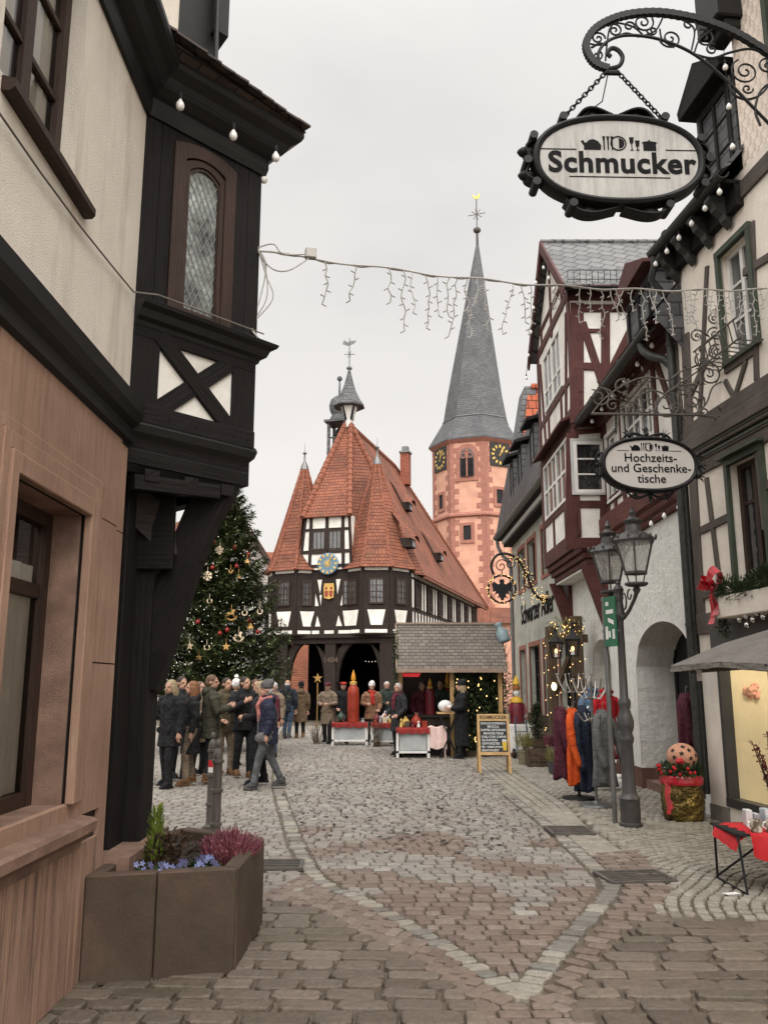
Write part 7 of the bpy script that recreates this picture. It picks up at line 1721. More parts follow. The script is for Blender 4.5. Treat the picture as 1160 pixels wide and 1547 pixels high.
# ================= plants, crates and lit timber pillars by the inn =================
def pot(name,x,y,r,h,mt,label,leafm,n,L_,w,spread=.6,up=1.,rr=None):
    c=V((x,y,0)); t_=thing(name,label,'plant pot',c); m=MB(); m.lathe([(r*.75,0),(r,h*.9),(r*1.06,h*.92),(r*1.06,h),(r*.9,h),(r*.85,h*.9),(.01,h*.9)],c,16); m.build('pot',mt,t_,2); m=MB()
    for i in range(n):
        a=rnd.uniform(0,6.28); q=rnd.random()**.5*(rr or r); p=c+V((math.cos(a)*q,math.sin(a)*q,h*.9+rnd.uniform(0,L_*.6))); leafblade(m,p,V((math.cos(a)*spread,math.sin(a)*spread,up))+sph(.3),L_*rnd.uniform(.6,1.1),w)
    m.build('leaves',M[leafm],t_); return t_
wick=mat('pale_wicker',(.20,.17,.11),(.12,.10,.065),.85,10,(1,5,1),.5,40); pgrey=mat('dark_grey_glaze',(.06,.062,.065),None,.5)
pot('grass_pot',2.95,18.6,.16,.30,wick,'wicker pot of yellowish grass standing left of the wooden crate','dryleaf',160,.34,.012,.35)
pot('heather_pot',3.38,17.3,.19,.48,M['iron2'],'metal pot of pink heather in front of the lit timber pillar','heather',420,.20,.02,.6,rr=.2)
pot('dried_plant_pot',3.22,16.7,.15,.22,pgrey,'dark grey pot of dry brown plants nearest the clothes racks','dryleaf',170,.22,.014,.5)
cr=V((3.15,18.2,0)); ct_=thing('wooden_crate','slatted wooden crate standing on its side between the plant pots','crate',cr); m=MB()
for z in (0,.13,.26): m.hexa(cr+V((-.22,-.17,z)),V((.44,0,0)),V((0,.015,0)),Z*.10,ax=(1,0,0)); m.hexa(cr+V((-.22,.17,z)),V((.44,0,0)),V((0,.015,0)),Z*.10,ax=(1,0,0))
m.build('slats',M['old'],ct_); m=MB()
for sx in (-.22,-.02,.19): m.hexa(cr+V((sx,-.185,0)),V((.035,0,0)),V((0,.37,0)),Z*.36,ax=(0,0,1))
m.build('battens',M['old'],ct_)
pb=V((3.32,18.0,.0)); m=MB(); m.hexa(V((2.98,18.75,.36)),V((.75,0,0)),V((0,.42,0)),Z*.16,ax=(1,0,0)); 
for sx in (3.0,3.66): m.hexa(V((sx,18.78,0)),V((.05,0,0)),V((0,.36,0)),Z*.36,ax=(0,0,1))
m.top('planter_bench',[M['old']],'rough wooden planter trough on legs behind the crate','planter')
tree_small('potted_conifer',V((3.28,18.95,.5)),.75,.24,500,'leaf','small bushy conifer with fairy lights in the wooden trough',.11)
bn_=thing('bench','rustic wooden bench along the inn wall behind the white box','bench',(3.9,23,0)); m=MB(); m.hexa(V((3.65,21.2,.42)),V((.5,0,0)),V((0,4.0,0)),Z*.07,ax=(0,1,0)); m.build('seat',M['old'],bn_)
for yy in (21.4,24.9):
    m=MB(); m.hexa(V((3.7,yy,0)),V((.4,0,0)),V((0,.12,0)),Z*.42,ax=(0,0,1)); m.build('leg',M['old'],bn_)
m=MB(); m.hexa(V((4.12,21.2,.6)),V((.06,0,0)),V((0,4,0)),Z*.28,ax=(0,1,0)); m.build('backrest',M['old'],bn_)
pg_=thing('timber_pillars','old timber pillars wound with warm fairy lights by the inn corner','pillar',(3.75,17.4,0))
for x,y,w,h in ((3.46,17.9,.20,2.85),(3.82,17.15,.22,3.0)):
    m=MB(); m.hexa(V((x-w/2,y-w/2,0)),V((w,0,0)),V((0,w,0)),Z*h,ax=(0,0,1)); m.build('post',M['old'],pg_,bevel=.02)
m=MB(); m.bar(V((3.40,18.0,2.55)),V((3.95,16.95,2.55)),.14,.16); m.bar(V((3.40,18.0,.62)),V((3.95,16.95,.62)),.10,.14); m.bar(V((3.46,17.9,1.4)),V((3.82,17.15,2.5)),.1,.1); m.hexa(V((3.5,17.2,.62)),V((.35,0,0)),V((0,.5,0)),Z*.38,ax=(1,0,0)); m.build('cross_beam',M['old'],pg_)
m=MB()
for (x,y,h) in ((3.46,17.9,2.7),(3.82,17.15,2.85)):
    for i in range(48):
        a=i*1.1; z=.35+(h-.35)*i/47; m.ell(V((x+math.cos(a)*.16+rnd.uniform(-.04,.04),y+math.sin(a)*.16,z)),.011,5,3)
for i in range(44): m.ell(V((rnd.uniform(3.4,3.95),rnd.uniform(16.95,17.9),rnd.uniform(2.5,2.95))),.012,5,3)
m.build('fairy_lights',M['warm'],pg_)['kind']='stuff'
m=MB()
for i in range(300): leafblade(m,V((rnd.uniform(3.35,4.),rnd.uniform(16.9,17.9),rnd.uniform(2.5,2.95))),sph(),.12,.03)
m.build('dry_garland',M['dryleaf'],pg_)
def wall_lantern(c,label):
    c=V(c); t_=thing('candle_lantern',label,'lantern',c,'lanterns on the timber pillars'); m=MB()
    R4=lambda r,z: [c+V((math.cos(i*pi/2+.6)*r,math.sin(i*pi/2+.6)*r,z)) for i in range(4)]
    for za,ra in ((0,.12),(.30,.17)):
        p=R4(ra,za)
        for i in range(4): m.bar(p[i],p[(i+1)%4],.025,.025)
    for i in range(4): m.bar(R4(.12,0)[i],R4(.17,.3)[i],.022,.022)
    m.loft([R4(.21,.31),R4(.06,.43),R4(.03,.50)]); m.poly(R4(.12,0)[::-1]); m.tube([c+Z*.5,c+Z*.56],.03,6); m.build('housing',M['iron'],t_)
    m=MB(); m.lathe([(.035,.01),(.035,.09),(.012,.10)],c,8); m.build('candle',M['white'],t_); m=MB(); m.ell(c+Z*.135,(.03,.03,.045),6,5); m.build('flame',M['warm'],t_)
    m=MB(); m.tube([c+Z*.54,c+Z*.62,c+V((.12,.10,.62))],.012,5); m.build('arm',M['iron'],t_)
wall_lantern((3.42,17.2,2.18),'black candle lantern on the left timber pillar, smaller in view')
wall_lantern((3.60,16.5,2.20),'black candle lantern on the right timber pillar, nearer the arches')
m=MB(); m.ell(V((3.42,17.55,1.62)),(.055,.055,.08),10,8); m.top('glass_bulb',[emis('warm_bulb',(1,.85,.55),1.5)],'single glowing teardrop bulb on the lit timber pillar','lamp',smooth=True)
# ================= hanging signs =================
IR=M['iron']
def spiral(c,u,w,r,turns,a0,sgn=1,n=None,r1=.12):
    n=n or int(14*turns)+6; out=[]
    for i in range(n+1):
        k=i/n; a=a0+sgn*2*pi*turns*k; rr=r*(1-(1-r1)*k); out.append(c+u*(math.cos(a)*rr)+w*(math.sin(a)*rr))
    return out
def icons(c,u,up,n,s,mt,par):
    # kettle, cutlery, plate, glasses and pot pictogram row
    P=lambda a,b:c+u*(a*s)+up*(b*s); m=MB(); th=n*.003
    m.prism([P(a,b) for a,b in ((-1.20,-.26),(-.62,-.26),(-.60,-.10),(-.70,.06),(-.86,.14),(-1.0,.12),(-1.12,0),(-1.2,-.02))],th); m.prism([P(a,b) for a,b in ((-1.30,.06),(-1.22,.10),(-1.14,-.04),(-1.2,-.1))],th)
    for k in range(3):
        x=-.50+k*.14; m.prism([P(x-.02,-.26),P(x+.02,-.26),P(x+.025,.1),P(x+.05,.26),P(x-.05,.26),P(x-.025,.1)],th)
    ringp=[(.28*math.cos(i*pi/12),.28*math.sin(i*pi/12)) for i in range(25)]
    for i in range(24): 
        a,b=ringp[i],ringp[i+1]; m.prism([P(a[0],a[1]),P(b[0],b[1]),P(b[0]*.86,b[1]*.86),P(a[0]*.86,a[1]*.86)],th)
    m.prism([P(.02,-.19)]+[P(.19*math.sin(i*pi/10)+.02,-.19*math.cos(i*pi/10)) for i in range(1,10)]+[P(.02,.19)],th)
    for x,h in ((.46,.24),(.66,.12)):
        m.prism([P(x-.08,h),P(x+.08,h),P(x+.06,h-.2),P(x+.015,h-.26),P(x+.015,-.22),P(x+.07,-.26),P(x-.07,-.26),P(x-.015,-.22),P(x-.015,h-.26),P(x-.06,h-.2)],th)
    m.prism([P(a,b) for a,b in ((.86,-.26),(1.3,-.26),(1.3,.02),(.86,.02))],th); m.prism([P(a,b) for a,b in ((.80,.03),(1.36,.03),(1.30,.07),(1.1,.10),(1.1,.15),(1.05,.15),(1.05,.10),(.86,.07))],th)
    m.build('pictograms',mt,par)
def oval_sign(name,label,c,u,rx,rz,base):
    c=V(c); u=V(u).normalized(); n=V((u.y,-u.x,0)); t_=thing(name,label,'sign',c)
    se=lambda q: math.copysign(abs(q)**.88,q)
    el=lambda a,k,o=0,kz=None: c+u*(se(math.cos(a))*rx*k)+Z*(se(math.sin(a))*rz*(kz or k))+n*o
    N=56
    m=MB(); m.loft([[el(2*pi*i/N,.93,o) for i in range(N)] for o in (-.05,.055)]); m.build('board',base,t_)
    m=MB()
    prof=[(.91,.056),(.925,.075),(.955,.085),(.985,.07),(1.0,.03),(1.0,-.05),(.985,-.08),(.93,-.085)]
    R=[[el(2*pi*i/N,k,o,1-(1-k)*rx/rz) for i in range(N)] for k,o in prof]; m.loft(R,0,False); m.build('rim',IR,t_,2)
    return t_,el,n
# --- large sign
u1=V((1,.03,0)).normalized(); Y1s=6.5; C1=atY(932,246,Y1s)
oldwhite=(lambda t:(lambda v:t.fin(t.mix(1.,t.ramp(t.noise(v,3,5),[(.3,(.32,.31,.29)),(.7,(.40,.39,.365))]),t.ramp(t.noise(t.coord('Object',(7,1,.7)),2.2,7,.75),[(.3,(.62,.61,.58)),(.55,(1,1,1))]),'MULTIPLY'),.45))(t.coord('Object')))(NT('weathered_white_sign'))
sg,el,n1=oval_sign('oval_shop_sign','large weathered white oval sign reading Schmucker on a black scrolled frame',C1,u1,.735,.425,oldwhite)
text('Schmucker',.268,C1+n1*.058+Z*-.045+u1*.02,u1,Z,BLK,sg,'sign_name',.0072,.003,sx=.99,sp=1.06)
icons(C1+n1*.057+Z*.145,u1,Z,n1,.245,BLK,sg)
m=MB()
for a,b,z in ((-.66,-.36,.078),(.40,.70,.085),(-.43,.42,-.175)): m.hexa(C1+u1*a+Z*z+n1*.056,u1*(b-a),n1*.003,Z*.008)
m.build('rule_lines',BLK,sg)
m=MB()   # rolled strap ornaments behind the rim
def strap(a0,a1,k0,k1,k2,w=.14):
    R=[]
    for i in range(13):
        f=i/12; a=a0+(a1-a0)*f; k=k0+(k1-k0)*math.sin(pi*f)**1.2+(k2-k0)*0; p=el(a,k,0,1+(k-1)*rxz); q=el(a,k+.02,0,1+(k+.02-1)*rxz); R.append([p-n1*.10,p+n1*.04,q+n1*.045,q-n1*.105])
    m.loft(R)
rxz=1.6
for a0,a1,k in ((pi/2-.02,pi/2-.42,1.115),(pi/2+.02,pi/2+.42,1.115),(-pi/2-.02,-pi/2-.62,1.10),(-pi/2+.02,-pi/2+.62,1.10),(.05,.38,1.07),(-.05,-.42,1.08),(pi-.05,pi-.38,1.07),(pi+.05,pi+.42,1.08)): strap(a0,a1,1.0,k,0)
for a in (pi/2-.52,pi/2+.58,-pi/2+.50,-pi/2-.50,.42,-.42,pi-.42,pi+.45,.03,pi+.03): p=el(a,1.05,0,1.09); m.tube([p-n1*.12,p+n1*.07],.036,12)
for a in (.2,-.2,pi+.2,pi-.2,pi/2-.2,pi/2+.2,-pi/2+.3,-pi/2-.3):
    p=el(a,1.045,-.04,1.08); m.ell(p,(.09,.05,.05),8,6)
m.build('scroll_frame',IR,sg,2)
# chains
hk=hit(924,107,C1,n1)
def chain(p,q,par,r=.016):
    n=int((q-p).length/.042); m=MB(); d=(q-p)/n; t_=d.normalized(); s1=t_.cross(n1).normalized()
    for i in range(n):
        c=p+d*(i+.5); w=s1 if i%2 else n1; pts=[c+t_*(math.cos(a)*.030)+w*(math.sin(a)*.018) for a in [k*pi/4 for k in range(9)]]; m.tube(pts,.0068,5,0,False)
    m.build('chain',IR,par,2)
chain(hk+u1*-.04,el(pi/2+.58,1.05,0,1.12),sg); chain(hk+u1*.04,el(pi/2-.52,1.05,0,1.12),sg)
m=MB(); m.tube([hk+u1*-.03,hk+u1*-.10-Z*.3,el(pi/2+.38,1.02,0)],.006,5); m.build('lamp_wire',IR,sg)
m=MB(); m.tube([hk+u1*-.06-Z*.02,hk+u1*.06-Z*.02],.022,8); m.build('shackle',IR,sg)
# bracket lies in the vertical plane through the sign: lift photo points on it
BP=Face(C1,u1,n1); b=lambda x,y: BP.px(x,y)
brk=thing('sign_bracket','black wrought iron scroll bracket carrying the large oval sign','sign bracket',BP.P(2.55,C1.z))
def smooth(pts,k=6):
    P=[V(p) for p in pts]; out=[]
    for i in range(len(P)-1):
        a,bb,c,d=P[max(i-1,0)],P[i],P[i+1],P[min(i+2,len(P)-1)]
        for j in range(k): t=j/k; out.append(.5*((2*bb)+(c-a)*t+(2*a-5*bb+4*c-d)*t*t+(3*bb-a-3*c+d)*t**3))
    return out+[P[-1]]
main=smooth([b(919,104),b(900,97),b(888,82),b(885,64),b(897,45),b(920,31),b(950,22),b(990,19),b(1030,24),b(1070,34),b(1110,50),b(1150,74),b(1200,108),b(1290,168)],8)
m=MB(); R=[]
for i,p in enumerate(main):
    t_=(main[min(i+1,len(main)-1)]-main[max(i-1,0)]).normalized(); w=t_.cross(n1).normalized(); tw_=.006 if i%2 else 0; ww=.026+tw_; R.append([p-w*ww-n1*.025,p+w*ww-n1*.025,p+w*ww+n1*.025,p-w*ww+n1*.025])
m.loft(R); m.build('main_bar',IR,brk)
m=MB(); low=smooth([b(919,104),b(934,100),b(940,88),b(934,77),b(924,73),b(917,80),b(922,86)],6); m.tube(low,[.020]*len(low),7)
low2=smooth([b(907,97),b(903,82),b(915,64),b(940,54),b(975,55),b(1010,64),b(1048,82),b(1090,115),b(1130,155),b(1190,218),b(1260,300)],8); m.tube(low2,.014,7)
for pts in ([(1048,82),(1075,88),(1100,80),(1130,74),(1155,80)],[(893,72),(905,66),(915,68)],[(1100,115),(1105,140),(1125,150),(1145,145),(1160,130)],[(1148,190),(1140,165),(1150,135),(1175,120)]): m.tube(smooth([b(*q) for q in pts],5),.011,6)
m.build('lower_bar',IR,brk,2)
m=MB()
def sc(px,py,rp,turns,a0,sgn=1,r=.0085):
    c=b(px,py); rr=(b(px+rp,py)-c).length; m.tube(spiral(c,u1,Z,rr,turns,a0,sgn),[r]*(int(14*turns)+7),6)
for q in ((903,58,11,1.5,0,1),(902,84,8,1.4,1,-1),(928,46,12,1.6,2.5,-1),(971,34,16,1.7,.5,-1),(1012,58,17,1.7,3.2,1),(1063,58,16,1.6,2,-1),(1040,38,13,1.2,-1,1),(1125,108,22,1.9,2,1),(1128,134,9,1.3,0,-1),(1158,100,14,1.5,1,1),(950,40,9,1.3,0,1),(985,46,9,1.2,3,1),(1075,75,10,1.3,1,1)): sc(*q)
for pts in ([(914,92),(916,70),(920,45),(930,32)],[(930,34),(955,40),(972,54)],[(972,54),(990,46),(1000,28)],[(996,44),(1000,60),(1018,72)],[(1030,30),(1048,44),(1044,75)],[(1048,80),(1056,60),(1075,45)],[(890,66),(905,68),(917,64)],[(930,58),(945,50),(965,56)]): m.tube(smooth([b(*q) for q in pts],5),.0085,5)
m.build('scrolls',IR,brk,2)
m=MB(); e=b(1275,170); e2_=b(1262,310); m.hexa(BP.P((e-C1).dot(u1)-.02,C1.z-.25,-.03),u1*.06,n1*.06,Z*1.25); m.build('wall_plate',IR,brk)
# --- smaller sign
Y2=10.1; C2=atY(979,703,Y2); u2=V((1,.05,0)).normalized()
sg2,el,n1=oval_sign('oval_shop_sign','smaller white oval sign for wedding and gift tables in an ornate black rim',C2,u2,.60,.355,mat('clean_white_sign',(.50,.47,.44),(.46,.43,.40),.5,3,coord='Object'))
for k,(tx,z) in enumerate((('Hochzeits-',.075),('und Geschenke-',-.055),('tische',-.185))): text(tx,.15,C2+n1*.058+Z*z+u2*.01,u2,Z,BLK,sg2,'sign_line',.001,.003)
icons(C2+n1*.057+Z*.215,u2,Z,n1,.185,BLK,sg2)
m=MB()
for a,bb in ((-.40,-.25),(.25,.40)): m.hexa(C2+u2*a+Z*.165+n1*.056,u2*(bb-a),n1*.003,Z*.006)
m.build('rule_lines',BLK,sg2)
m=MB(); rxz=1.7
def strap2(a0,a1,k1):
    pts=[el(a0+(a1-a0)*i/10,1.0+(k1-1)*math.sin(pi*i/10),0,1+(k1-1)*rxz*math.sin(pi*i/10)) for i in range(11)]; m.tube(pts,[.022-.012*abs(i/5-1) for i in range(11)],7)
for a0,a1,k in ((pi/2,pi/2-.5,1.09),(pi/2,pi/2+.5,1.09),(-pi/2,-pi/2+.45,1.10),(-pi/2,-pi/2-.45,1.10),(0,.4,1.10),(0,-.4,1.10),(pi,pi-.4,1.10),(pi,pi+.4,1.10)): strap2(a0,a1,k)
for a in (0,.3,-.3,pi,pi+.3,pi-.3,pi/2,pi/2+.3,pi/2-.3,-pi/2,-pi/2+.25,-pi/2-.25):
    p=el(a,1.06,0,1.10); o=(p-C2).normalized()
    for s_ in (-.6,0,.6): leafblade(m,p,o*(1-.3*abs(s_))+V((-o.z*s_,0,o.x*s_)),.11,.05)
    m.ell(p,.03,8,6)
m.build('leaf_ornament',IR,sg2)
B2=Face(C2,u2,V((u2.y,-u2.x,0))); n1=B2.n; b=lambda x,y: B2.px(x,y)
for px in (930,1029):
    m=MB(); p=b(px,655); q=b(px,625); nn=8
    for i in range(nn):
        c=p.lerp(q,(i+.5)/nn); w=u2 if i%2 else n1; m.tube([c+Z*(math.cos(a)*.024)+w*(math.sin(a)*.014) for a in [k*pi/4 for k in range(9)]],.006,5,0,False)
    m.build('chain',IR,sg2,2)
bk2=thing('sign_bracket','grey wrought iron bracket with leafy scrolls carrying the smaller oval sign','sign bracket',b(1092,640))
i2=M['iron2']
m=MB(); m.tube([b(893,625),b(1060,627),b(1078,630),b(1093,645)],.017,7); m.tube([b(1094,480),b(1096,648)],.022,7); m.tube(smooth([b(1012,590),b(1040,570),b(1085,540),b(1120,515),b(1135,520)],5),.012,6); m.build('main_bar',i2,bk2,2)
m=MB()
def sc2(px,py,rp,turns,a0,sgn=1,r=.011,r1=.12):
    c=b(px,py); rr=(b(px+rp,py)-c).length; p=spiral(c,u2,Z,rr,turns,a0,sgn,None,r1); m.tube(p,r,6); leafblade(m,p[0],p[0]-p[2],.12,.06)
for q in ((1046,605,26,2.2,1.2,1),(1070,565,20,1.8,2.4,-1),(1082,533,14,1.7,1.,1),(1080,505,12,1.6,3.,-1),(1052,508,11,1.5,.5,1),(1078,482,9,1.5,2,1),(1085,635,12,1.6,1,-1),(905,600,16,1.5,1.2,-1),(940,585,14,1.5,.6,1),(975,600,30,1.4,2.6,1),(1004,612,22,1.5,.4,-1),(1030,585,12,1.6,4,1),(955,618,12,1.3,2,-1),(925,612,10,1.4,1,1),(1060,545,12,1.4,2,1),(1020,618,10,1.3,0,1),(1062,622,9,1.4,3,1)): sc2(*q)
for pts in ([(893,625),(915,600),(945,580),(975,570),(1010,575)],[(1010,575),(1030,560),(1060,548),(1080,520)],[(985,627),(1000,600),(1020,585),(1046,580)],[(1046,631),(1066,610),(1076,585),(1094,575)],[(960,600),(985,590),(1010,600),(1030,620)],[(1055,530),(1070,515),(1094,500)],[(930,600),(920,590),(905,586),(896,595)]): m.tube(smooth([b(*q) for q in pts],5),.011,6)
for i in range(70):
    px,py=rnd.choice([(905,600),(940,586),(975,575),(1010,588),(1046,598),(1070,560),(1080,520),(955,612),(920,622),(1030,570),(1000,625)]); p=b(px+rnd.uniform(-22,22),py+rnd.uniform(-14,14)); d=sph(); leafblade(m,p,V((d.x,d.y*.3,d.z)),rnd.uniform(.06,.12),.045)
m.build('scrolls',i2,bk2)
# iron flower basket rail on the cream wall right of the bracket
m=MB()
for k in range(9):
    s=-1.1-.115*k; m.bar(SF.P(s,5.5,.02),SF.P(s,5.52,.30),.012); m.bar(SF.P(s,5.52,.30),SF.P(s,5.75,.34),.012)
m.bar(SF.P(-1.05,5.52,.30),SF.P(-2.1,5.52,.30),.016); m.bar(SF.P(-1.05,5.75,.34),SF.P(-2.1,5.75,.34),.016); m.bar(SF.P(-1.05,5.5,.04),SF.P(-2.1,5.5,.04),.014)
m.top('window_rail',[i2],'thin iron flower rail below the upper green framed window','railing')
# --- eagle sign of the inn
E_=V((3.05,22.4,0)); EF=Face((3.1,22.3,0),V((1,.05,0)),V((.05,-1,0))); b=lambda x,y: EF.px(x,y); ue=EF.u; n1=EF.n
c=b(758,890); eg=thing('eagle_sign','round black eagle sign ringed with warm lights on a scrolled inn bracket','sign',c); rr=.36
m=MB(); m.tube([c+ue*(math.cos(a)*rr)+Z*(math.sin(a)*rr) for a in [i*pi/16 for i in range(33)]],.03,7); m.build('ring',M['iron'],eg,2)
half=[(0,.26),(.05,.25),(.07,.20),(.05,.15),(.10,.12),(.22,.20),(.27,.12),(.24,.02),(.25,-.08),(.17,-.05),(.19,-.15),(.11,-.11),(.09,-.17),(.15,-.25),(.06,-.21),(.04,-.28),(0,-.30)]
m=MB(); m.prism([c+ue*a+Z*z for a,z in half]+[c-ue*a+Z*z for a,z in half[::-1][1:-1]],n1*.03); m.build('eagle',M['black'],eg)
m=MB(); 
for i in range(96): a=rnd.uniform(0,6.28); q=rr*rnd.uniform(.93,1.12); m.ell(c+ue*math.cos(a)*q+Z*math.sin(a)*q+n1*rnd.uniform(-.05,.05),.0105,5,3)
m.build('ring_lights',M['warm'],eg)['kind']='stuff'
m=MB(); arm=smooth([b(745,868),b(742,852),b(752,838),b(770,838),b(785,850),b(796,870),b(806,895),b(818,906),b(828,905)],6); m.tube(arm,[.035]*len(arm),7)
for q in ((757,855,11,1.5,0,1),(770,852,9,1.5,2,-1),(800,880,12,1.4,1,1)): 
    cc=b(q[0],q[1]); r_=(b(q[0]+q[2],q[1])-cc).length; m.tube(spiral(cc,ue,Z,r_,q[3],q[4],q[5]),.015,6)
m.tube([c+Z*rr,b(758,862)],.015,6); m.build('bracket',M['iron'],eg,2)
m=MB()
for i in range(80): p=arm[rnd.randrange(len(arm)*1//3,len(arm))]; m.ell(p+sph(.16),.0105,5,3)
for k in (790,803,819):
    for i in range(6): m.ell(b(k,888+i*5)+sph(.03),.010,5,3)
m.build('bracket_lights',M['warm'],eg)['kind']='stuff'
m=MB()
for i in range(160): p=arm[rnd.randrange(len(arm)//3,len(arm))]; leafblade(m,p+sph(.09),sph(),.09,.025)
m.build('garland',M['dryleaf'],eg)
# ================= icicle light curtain across the street =================
pA=OP(1.02,0,.03); pA=V((pA.x,pA.y,5.02)); pBb=V((4.36,8.99,6.02))
pBb=hit(1158,437,SF.P(0,0,.02),SF.n)
il=thing('icicle_lights','icicle light curtain strung across the street from the oriel to the cream shop house','light string',pA)
def cab(k): return pA.lerp(pBb,k)-Z*(.13*math.sin(pi*k))+Z*(.012*math.sin(k*40))
m=MB(); m.tube([cab(i/60) for i in range(61)],.0085,5); m.tube([cab(i/60)+V((0,.01,.012*math.sin(i*1.9))) for i in range(61)],.006,4); m.build('cable',M['wire'],il)
k=.095; i=0
while k<.985:
    L_=rnd.choice([.18,.26,.34,.42,.50,.3]); m=MB(); p=cab(k)-Z*.005; pts=[p]; nseg=int(L_/.06)+1; x=0
    for j in range(nseg):
        x+=rnd.uniform(-.028,.028); q=p+V((x,rnd.uniform(-.01,.01),-.062*(j+1))); pts.append(q)
    m.tube(smooth(pts,3),.0055,4)
    for j,q in enumerate(pts[1:]):
        s_=1 if j%2 else -1; m.tube([q,q+V((s_*.035,0,-.02 if rnd.random()<.6 else .02))],.006,4)
    m.build('icicle_strand',M['wire'],il); k+=rnd.uniform(.011,.024) if rnd.random()<.85 else .05; i+=1
jb=cab(.075)+V((0,-.02,.03)); m=MB(); m.box(jb,(.09,.06,.085),0,.2); m.top('junction_box',[mat('pale_grey_plastic',(.42,.40,.37),None,.5)],'small pale grey junction box at the left end of the icicle lights','box',bevel=.006)
m=MB(); q=OP(1.03,4.95,.02)
for k_ in range(3):
    m.tube(smooth([pA+Z*.02,pA+V((.06,.05,-.10-.04*k_)),pA+V((.02+.05*k_,.05,-.38)),pA+V((-.03,.02,-.62)),OP(1.0,4.26,.10)],6),.0055,5)
m.tube(smooth([pA,pA+V((.10,.05,-.12)),pA+V((.24,.05,-.14)),jb-Z*.03],6),.006,5); m.tube(smooth([pA+Z*.03,pA+V((.12,0,.06)),pA+V((.2,.03,-.01)),jb],6),.006,5)
m.top('loose_cables',[M['wire']],'tangle of loose pale cables hanging down the corner of the dark oriel','cable')
# ================= people =================
DG=bpy.context.evaluated_depsgraph_get
def fuse(mb,vox,sm=2,name='m'):
    me=bpy.data.meshes.new(name); me.from_pydata(mb.v,[],mb.f); me.update()
    o=bpy.data.objects.new('tmp',me); COL.objects.link(o)
    r=o.modifiers.new('r','REMESH'); r.mode='VOXEL'; r.voxel_size=vox; r.adaptivity=0
    if sm: s_=o.modifiers.new('s','SMOOTH'); s_.iterations=sm; s_.factor=.5
    bpy.context.view_layer.update(); out=bpy.data.meshes.new_from_object(o.evaluated_get(DG())); bpy.data.objects.remove(o); bpy.data.meshes.remove(me)
    out.name=name; out.polygons.foreach_set('use_smooth',[True]*len(out.polygons)); return out
SKIN=[mat('skin_light',(.42,.245,.175),(.34,.185,.13),.55,9,coord='Object'),mat('skin_tan',(.40,.23,.15),(.33,.18,.12),.55,9,coord='Object')]
EYEM=mat('eye_dark',(.03,.022,.02),None,.3); LIP=mat('lip',(.34,.12,.10),None,.5)
def hm(n,c,c2): return mat(n,c,c2,.6,40,(1,1,.2),bump=.4,bs=60,coord='Object')
HAIR={'dark':hm('dark_brown_hair',(.035,.022,.015),(.015,.010,.008)),'blonde':hm('blonde_hair',(.34,.265,.16),(.18,.13,.075)),'grey':hm('white_grey_hair',(.50,.48,.46),(.35,.33,.32)),'ginger':hm('ginger_hair',(.20,.085,.035),(.11,.045,.018)),'brown':hm('brown_hair',(.12,.07,.04),(.06,.035,.02))}
CL={k:mat(k+'_cloth',c,tuple(x*.65 for x in c),.85,7,bump=1.,bs=10,coord='Object',bd=.07) for k,c in dict(navy=(.019,.021,.046),black=(.0095,.0095,.0105),olive=(.046,.044,.028),khaki=(.080,.062,.034),parka=(.018,.023,.032),brownp=(.15,.095,.055),jeans=(.06,.09,.14),greyj=(.11,.115,.12),beige=(.22,.165,.115),burg=(.10,.015,.025),tan=(.26,.14,.08),dgreen=(.03,.045,.035),pinks=(.45,.16,.14),greyh=(.10,.095,.09),white=(.70,.68,.65),redc=(.42,.03,.02),boot=(.17,.085,.035),shoe=(.075,.07,.068),bag=(.12,.115,.115),charcoal=(.024,.024,.027)).items()}
PK=[0]
